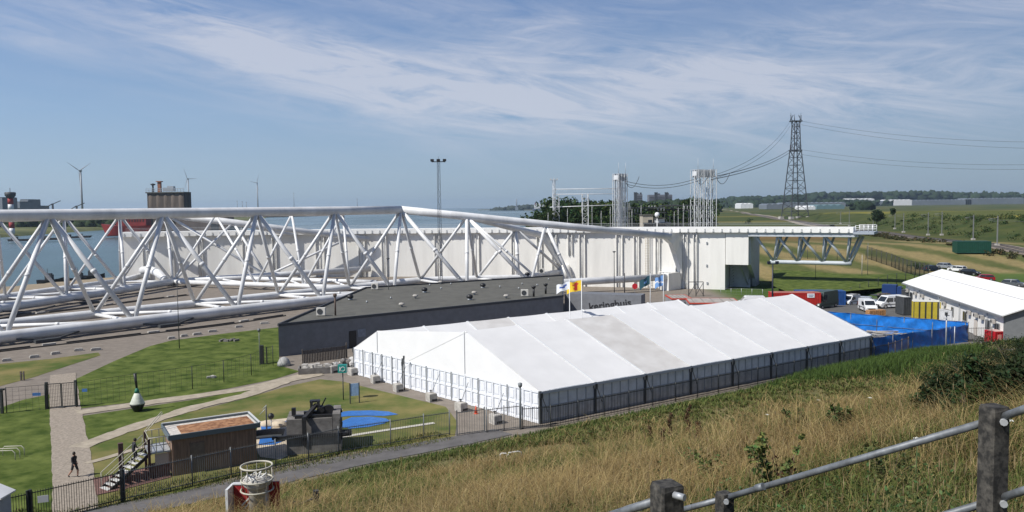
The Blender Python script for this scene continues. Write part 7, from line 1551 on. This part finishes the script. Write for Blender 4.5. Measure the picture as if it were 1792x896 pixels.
# feathery seed heads on dry stalks
k = 9000; r = 6 * (60 / 6) ** rng.random(k); th = np.radians(-35 + 80 * rng.random(k)); X = r * np.sin(th); Y = r * np.cos(th); s = MX_ * X + MY_ * Y; ok = (s > 1) & (s < 47) & (rng.random(k) < drymask(X, Y) + .1); X, Y, r = X[ok], Y[ok], r[ok]; m = len(X)
hh = .50 + .35 * rng.random(m); V, Fc, T = blades(X, Y, hh, .002 + .00025 * r, np.tile(np.array([(.27, .205, .105)]), (m, 1)) * (.8 + .4 * rng.random(m))[:, None], .9); parts.append((V, Fc, T))
tip = V.reshape(-1, 6, 3)[:, 4]; ln = np.array([0, 0, 1.0]); sz = (.04 + .04 * rng.random(m))[:, None]; aa = rng.random(m) * 6.28; sd_v = np.stack([np.cos(aa), np.sin(aa), np.zeros(m)], 1) * (.0018 + .00028 * r)[:, None]
V2 = np.stack([tip - ln * sz, tip + sd_v, tip + ln * sz, tip - sd_v], 1).reshape(-1, 3); parts.append((V2, np.arange(4 * m).reshape(-1, 4), np.repeat(np.tile(np.array([(.33, .25, .14)]), (m, 1)) * (.7 + .5 * rng.random(m))[:, None], 4, 0)))
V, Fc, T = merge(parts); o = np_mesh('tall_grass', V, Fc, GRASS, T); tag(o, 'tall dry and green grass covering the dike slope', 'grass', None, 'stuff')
# short grass edge along fences and lawns near the path
k = 26000; t_ = -45 + 75 * rng.random(k); s = 54.6 + (rng.random(k) - .5) * 3.0; X = DX * t_ + MX_ * s; Y = DY * t_ + MY_ * s; pth = P(131, 872); keep = np.hypot(X - pth.x, Y - pth.y) > 2.2; X, Y = X[keep], Y[keep]; s = s[keep]; k = len(X); V, Fc, T = blades(X, Y, .10 + .25 * rng.random(k) ** 2, .03 + .02 * rng.random(k), tones(k, .15 + 0 * s), .5); 
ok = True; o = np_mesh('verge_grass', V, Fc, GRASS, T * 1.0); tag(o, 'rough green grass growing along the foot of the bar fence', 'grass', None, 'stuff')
# bright reeds / tall weeds at the toe right of centre
pr = []
n = 90000; t_ = 20 + 82 * rng.random(n); w_ = sst(59, 72, t_) * sst(97, 90, t_); s = 50.6 - np.abs(rng.normal(size=n)) * (1.0 + 2.6 * w_); ok = (rng.random(n) < .08 + .8 * w_) & (s < 50.8); t_, s, w_ = t_[ok], s[ok], w_[ok]; X = DX * t_ + MX_ * s; Y = DY * t_ + MY_ * s
tn = np.array([(.070, .120, .026), (.090, .145, .032), (.050, .085, .020)])[rng.integers(0, 3, len(X))] * (.7 + .5 * rng.random(len(X)))[:, None]; pr.append(blades(X, Y, (.35 + .75 * w_) * (.5 + .6 * rng.random(len(X))), .05 + 0 * X, tn, .4))
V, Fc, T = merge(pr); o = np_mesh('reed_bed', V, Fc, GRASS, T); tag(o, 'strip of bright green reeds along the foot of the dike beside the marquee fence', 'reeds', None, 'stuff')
# broad-leaved undergrowth in patches, and scrub on the far bank
ub = []
k = 5200; rr_ = 5 * (62 / 5) ** rng.random(k); th = np.radians(-40 + 92 * rng.random(k)); X = rr_ * np.sin(th); Y = rr_ * np.cos(th); ss = MX_ * X + MY_ * Y; ok = (ss > 1.5) & (ss < 48) & (vnoise(X * .35, Y * .35, 91) + .12 * (rr_ > 14) > .70); X, Y, rr_ = X[ok], Y[ok], rr_[ok]; zz = gfun(X, Y)
VS = []; FS = []; TS = []; o_ = 0
for i in range(len(X)):
    wv = random.uniform(.12, .35); hv = random.uniform(.15, .5); bl_ = [(X[i], Y[i], zz[i] + hv * .55, wv, wv, hv * .5)]
    v, f, tt = leaf_cloud(bl_, int(16 + 14 * random.random()), .011 + .0016 * rr_[i], random.choice([(.065, .10, .028), (.08, .115, .035), (.12, .14, .05), (.05, .08, .024)]), .35, .0); VS.append(v); FS.append(f + o_); TS.append(tt); o_ += len(v)
o = np_mesh('undergrowth', np.concatenate(VS), np.concatenate(FS), LEAF, np.concatenate(TS)); tag(o, 'patches of broad-leaved weeds among the grass on the dike slope', 'weeds', None, 'stuff')
SP = []
for i in range(7): yv = 232 + i * 24; xv = float(np.interp(yv, RAILY, RAILX)) + 52; SP.append((xv, yv, g(xv, yv) + 2.0))
def scrub(n, lab, d0, d1, y0, y1, base, r0):
    V = []; Fc = []; T = []; o_ = 0
    for i in range(n):
        y = random.uniform(y0, y1); x = float(np.interp(y, RAILY, RAILX)) + random.uniform(d0, d1); z = g(x, y); r = r0 * random.uniform(.5, 1.5)
        v, f, tt = leaf_cloud([(x, y, z + r * .45, r * 1.2, r * 1.2, r * .7)], 60, .32, base, .35, .0); V.append(v); Fc.append(f + o_); T.append(tt); o_ += len(v)
    o = np_mesh('scrub', np.concatenate(V), np.concatenate(Fc), LEAF, np.concatenate(T)); tag(o, lab, 'scrub', None, 'stuff')
scrub(260, 'rough green scrub scattered over the bank beyond the railway', 14, 90, 205, 420, (.05, .075, .022), 1.5)
scrub(90, 'low dark scrub between the railway and the dry bank', -14, -7, 215, 330, (.07, .07, .03), .9)
# leafy weeds in the foreground
def weed(px, py, h, base, lab, n=260, size=.035, name='weed', group=None, stems=7, spread=.35):
    q = GP(px, py); t = thing(name, q, lab, 'wild plant', group); b = MB(); blobs = []
    for k in range(stems):
        a = random.uniform(0, 6.28); r = random.uniform(.1, spread); tip_ = (r * math.cos(a), r * math.sin(a), h * random.uniform(.65, 1)); b.path([(0, 0, -.05), (tip_[0] * .5, tip_[1] * .5, h * .5), tip_], [.007, .005, .002], 4)
        for u in (.45, .65, .85, 1): blobs.append((tip_[0] * u, tip_[1] * u, tip_[2] * u, .06, .06, .07))
    V, Fc, T = leaf_cloud(blobs, n, size, base, .3, .1); o = np_mesh('leaves', V, Fc, LEAF, T); o.parent = t; b.build('stem', BARK, t, False); return t
for px, py, h, c, l, n, sz in ((1352, 892, .95, (.14, .17, .05), 'pale green leafy plant rising in front of the long rail, bottom right', 520, .035), (1372, 890, .6, (.10, .03, .02), 'reddish dock plant beside the pale leafy plant', 160, .02), (1250, 850, .55, (.13, .16, .05), 'pale leafy plant left of the long rail', 260, .035), (1300, 770, .75, (.045, .075, .02), 'dark green bushy weed in the grass, middle right', 420, .05), (1480, 775, .7, (.05, .08, .022), 'dark green weed patch right of the middle weed', 420, .05), (1395, 770, .6, (.05, .08, .022), 'dark green weed between two larger weeds', 320, .05), (1620, 740, .6, (.06, .09, .03), 'green weed below the dark shrubs', 300, .045), (960, 855, .6, (.05, .085, .025), 'green weed low on the slope, left of centre', 300, .04), (1560, 860, .6, (.10, .12, .04), 'pale green weed beneath the rail, lower right', 350, .03)):
    weed(px, py, h, c, l, n, sz)
for i, (px, py, h) in enumerate(((1172, 790, 1.1), (1205, 788, 1.2), (1138, 790, .8), (1222, 792, .8), (1160, 795, .7))):
    q = GP(px, py); t = thing('dock_plant', q, ('second tallest', 'tallest', 'leftmost small', 'rightmost small', 'shortest')[i] + ' of the dead reddish-brown dock stalks in the dry grass', 'wild plant', 'dead brown dock stalks in the grass'); b = MB(); b.path([(0, 0, -.1), (.03, 0, h * .5), (-.02, .02, h)], [.012, .009, .004], 5); b.build('stem', BARK, t, False)
    V, Fc, T = leaf_cloud([(random.uniform(-.05, .05), random.uniform(-.05, .05), h * u, .06, .06, .09) for u in np.linspace(.45, 1, 8)], 260, .03, (.075, .040, .022), .3, .05); o = np_mesh('seed_head', V, Fc, LEAF, T); o.parent = t
for i, (px, py) in enumerate(((1122, 768), (1430, 748), (1341, 786), (1006, 742), (1760, 860), (1600, 890), (1520, 760))):
    q = GP(px, py); t = thing('white_umbel', q, ORD[sorted((1122, 1430, 1341, 1006, 1760, 1600, 1520)).index(px)] + ' white flower umbel from the left in the grass', 'wild flower', 'white umbels dotted in the grass'); MB().path([(0, 0, -.05), (.02, 0, .7)], .005, 4).build('stem', mat('stem_green', (.07, .10, .03), .8), t, False)
    b = MB()
    for k in range(12): a = k * 2.4; r = .009 * math.sqrt(k) * 1.3; b.lathe([(0, -.006), (.008, 0), (0, .006)], (.02 + r * math.cos(a), r * math.sin(a), .72), 6)
    b.build('flower_head', mat('petal_white', (.7, .7, .64), .8), t, False)
# ------------------------------------------------------------------ haze
hz_ = bpy.data.materials.new('haze'); hz_.use_nodes = True; hn = hz_.node_tree; 
for nd in list(hn.nodes):
    if nd.type == 'BSDF_PRINCIPLED': hn.nodes.remove(nd)
pv = hn.nodes.new('ShaderNodeVolumePrincipled'); pv.inputs['Color'].default_value = (.62, .80, 1.0, 1); pv.inputs['Density'].default_value = HAZE; pv.inputs['Anisotropy'].default_value = .2
hn.links.new(pv.outputs[0], [n for n in hn.nodes if n.type == 'OUTPUT_MATERIAL'][0].inputs['Volume'])
b = MB(); b.box((0, 0, 70), (31400, 31400, 154)); o = b.build('haze', hz_); tag(o, kind='stuff', label='thin pale blue air haze over the whole scene');
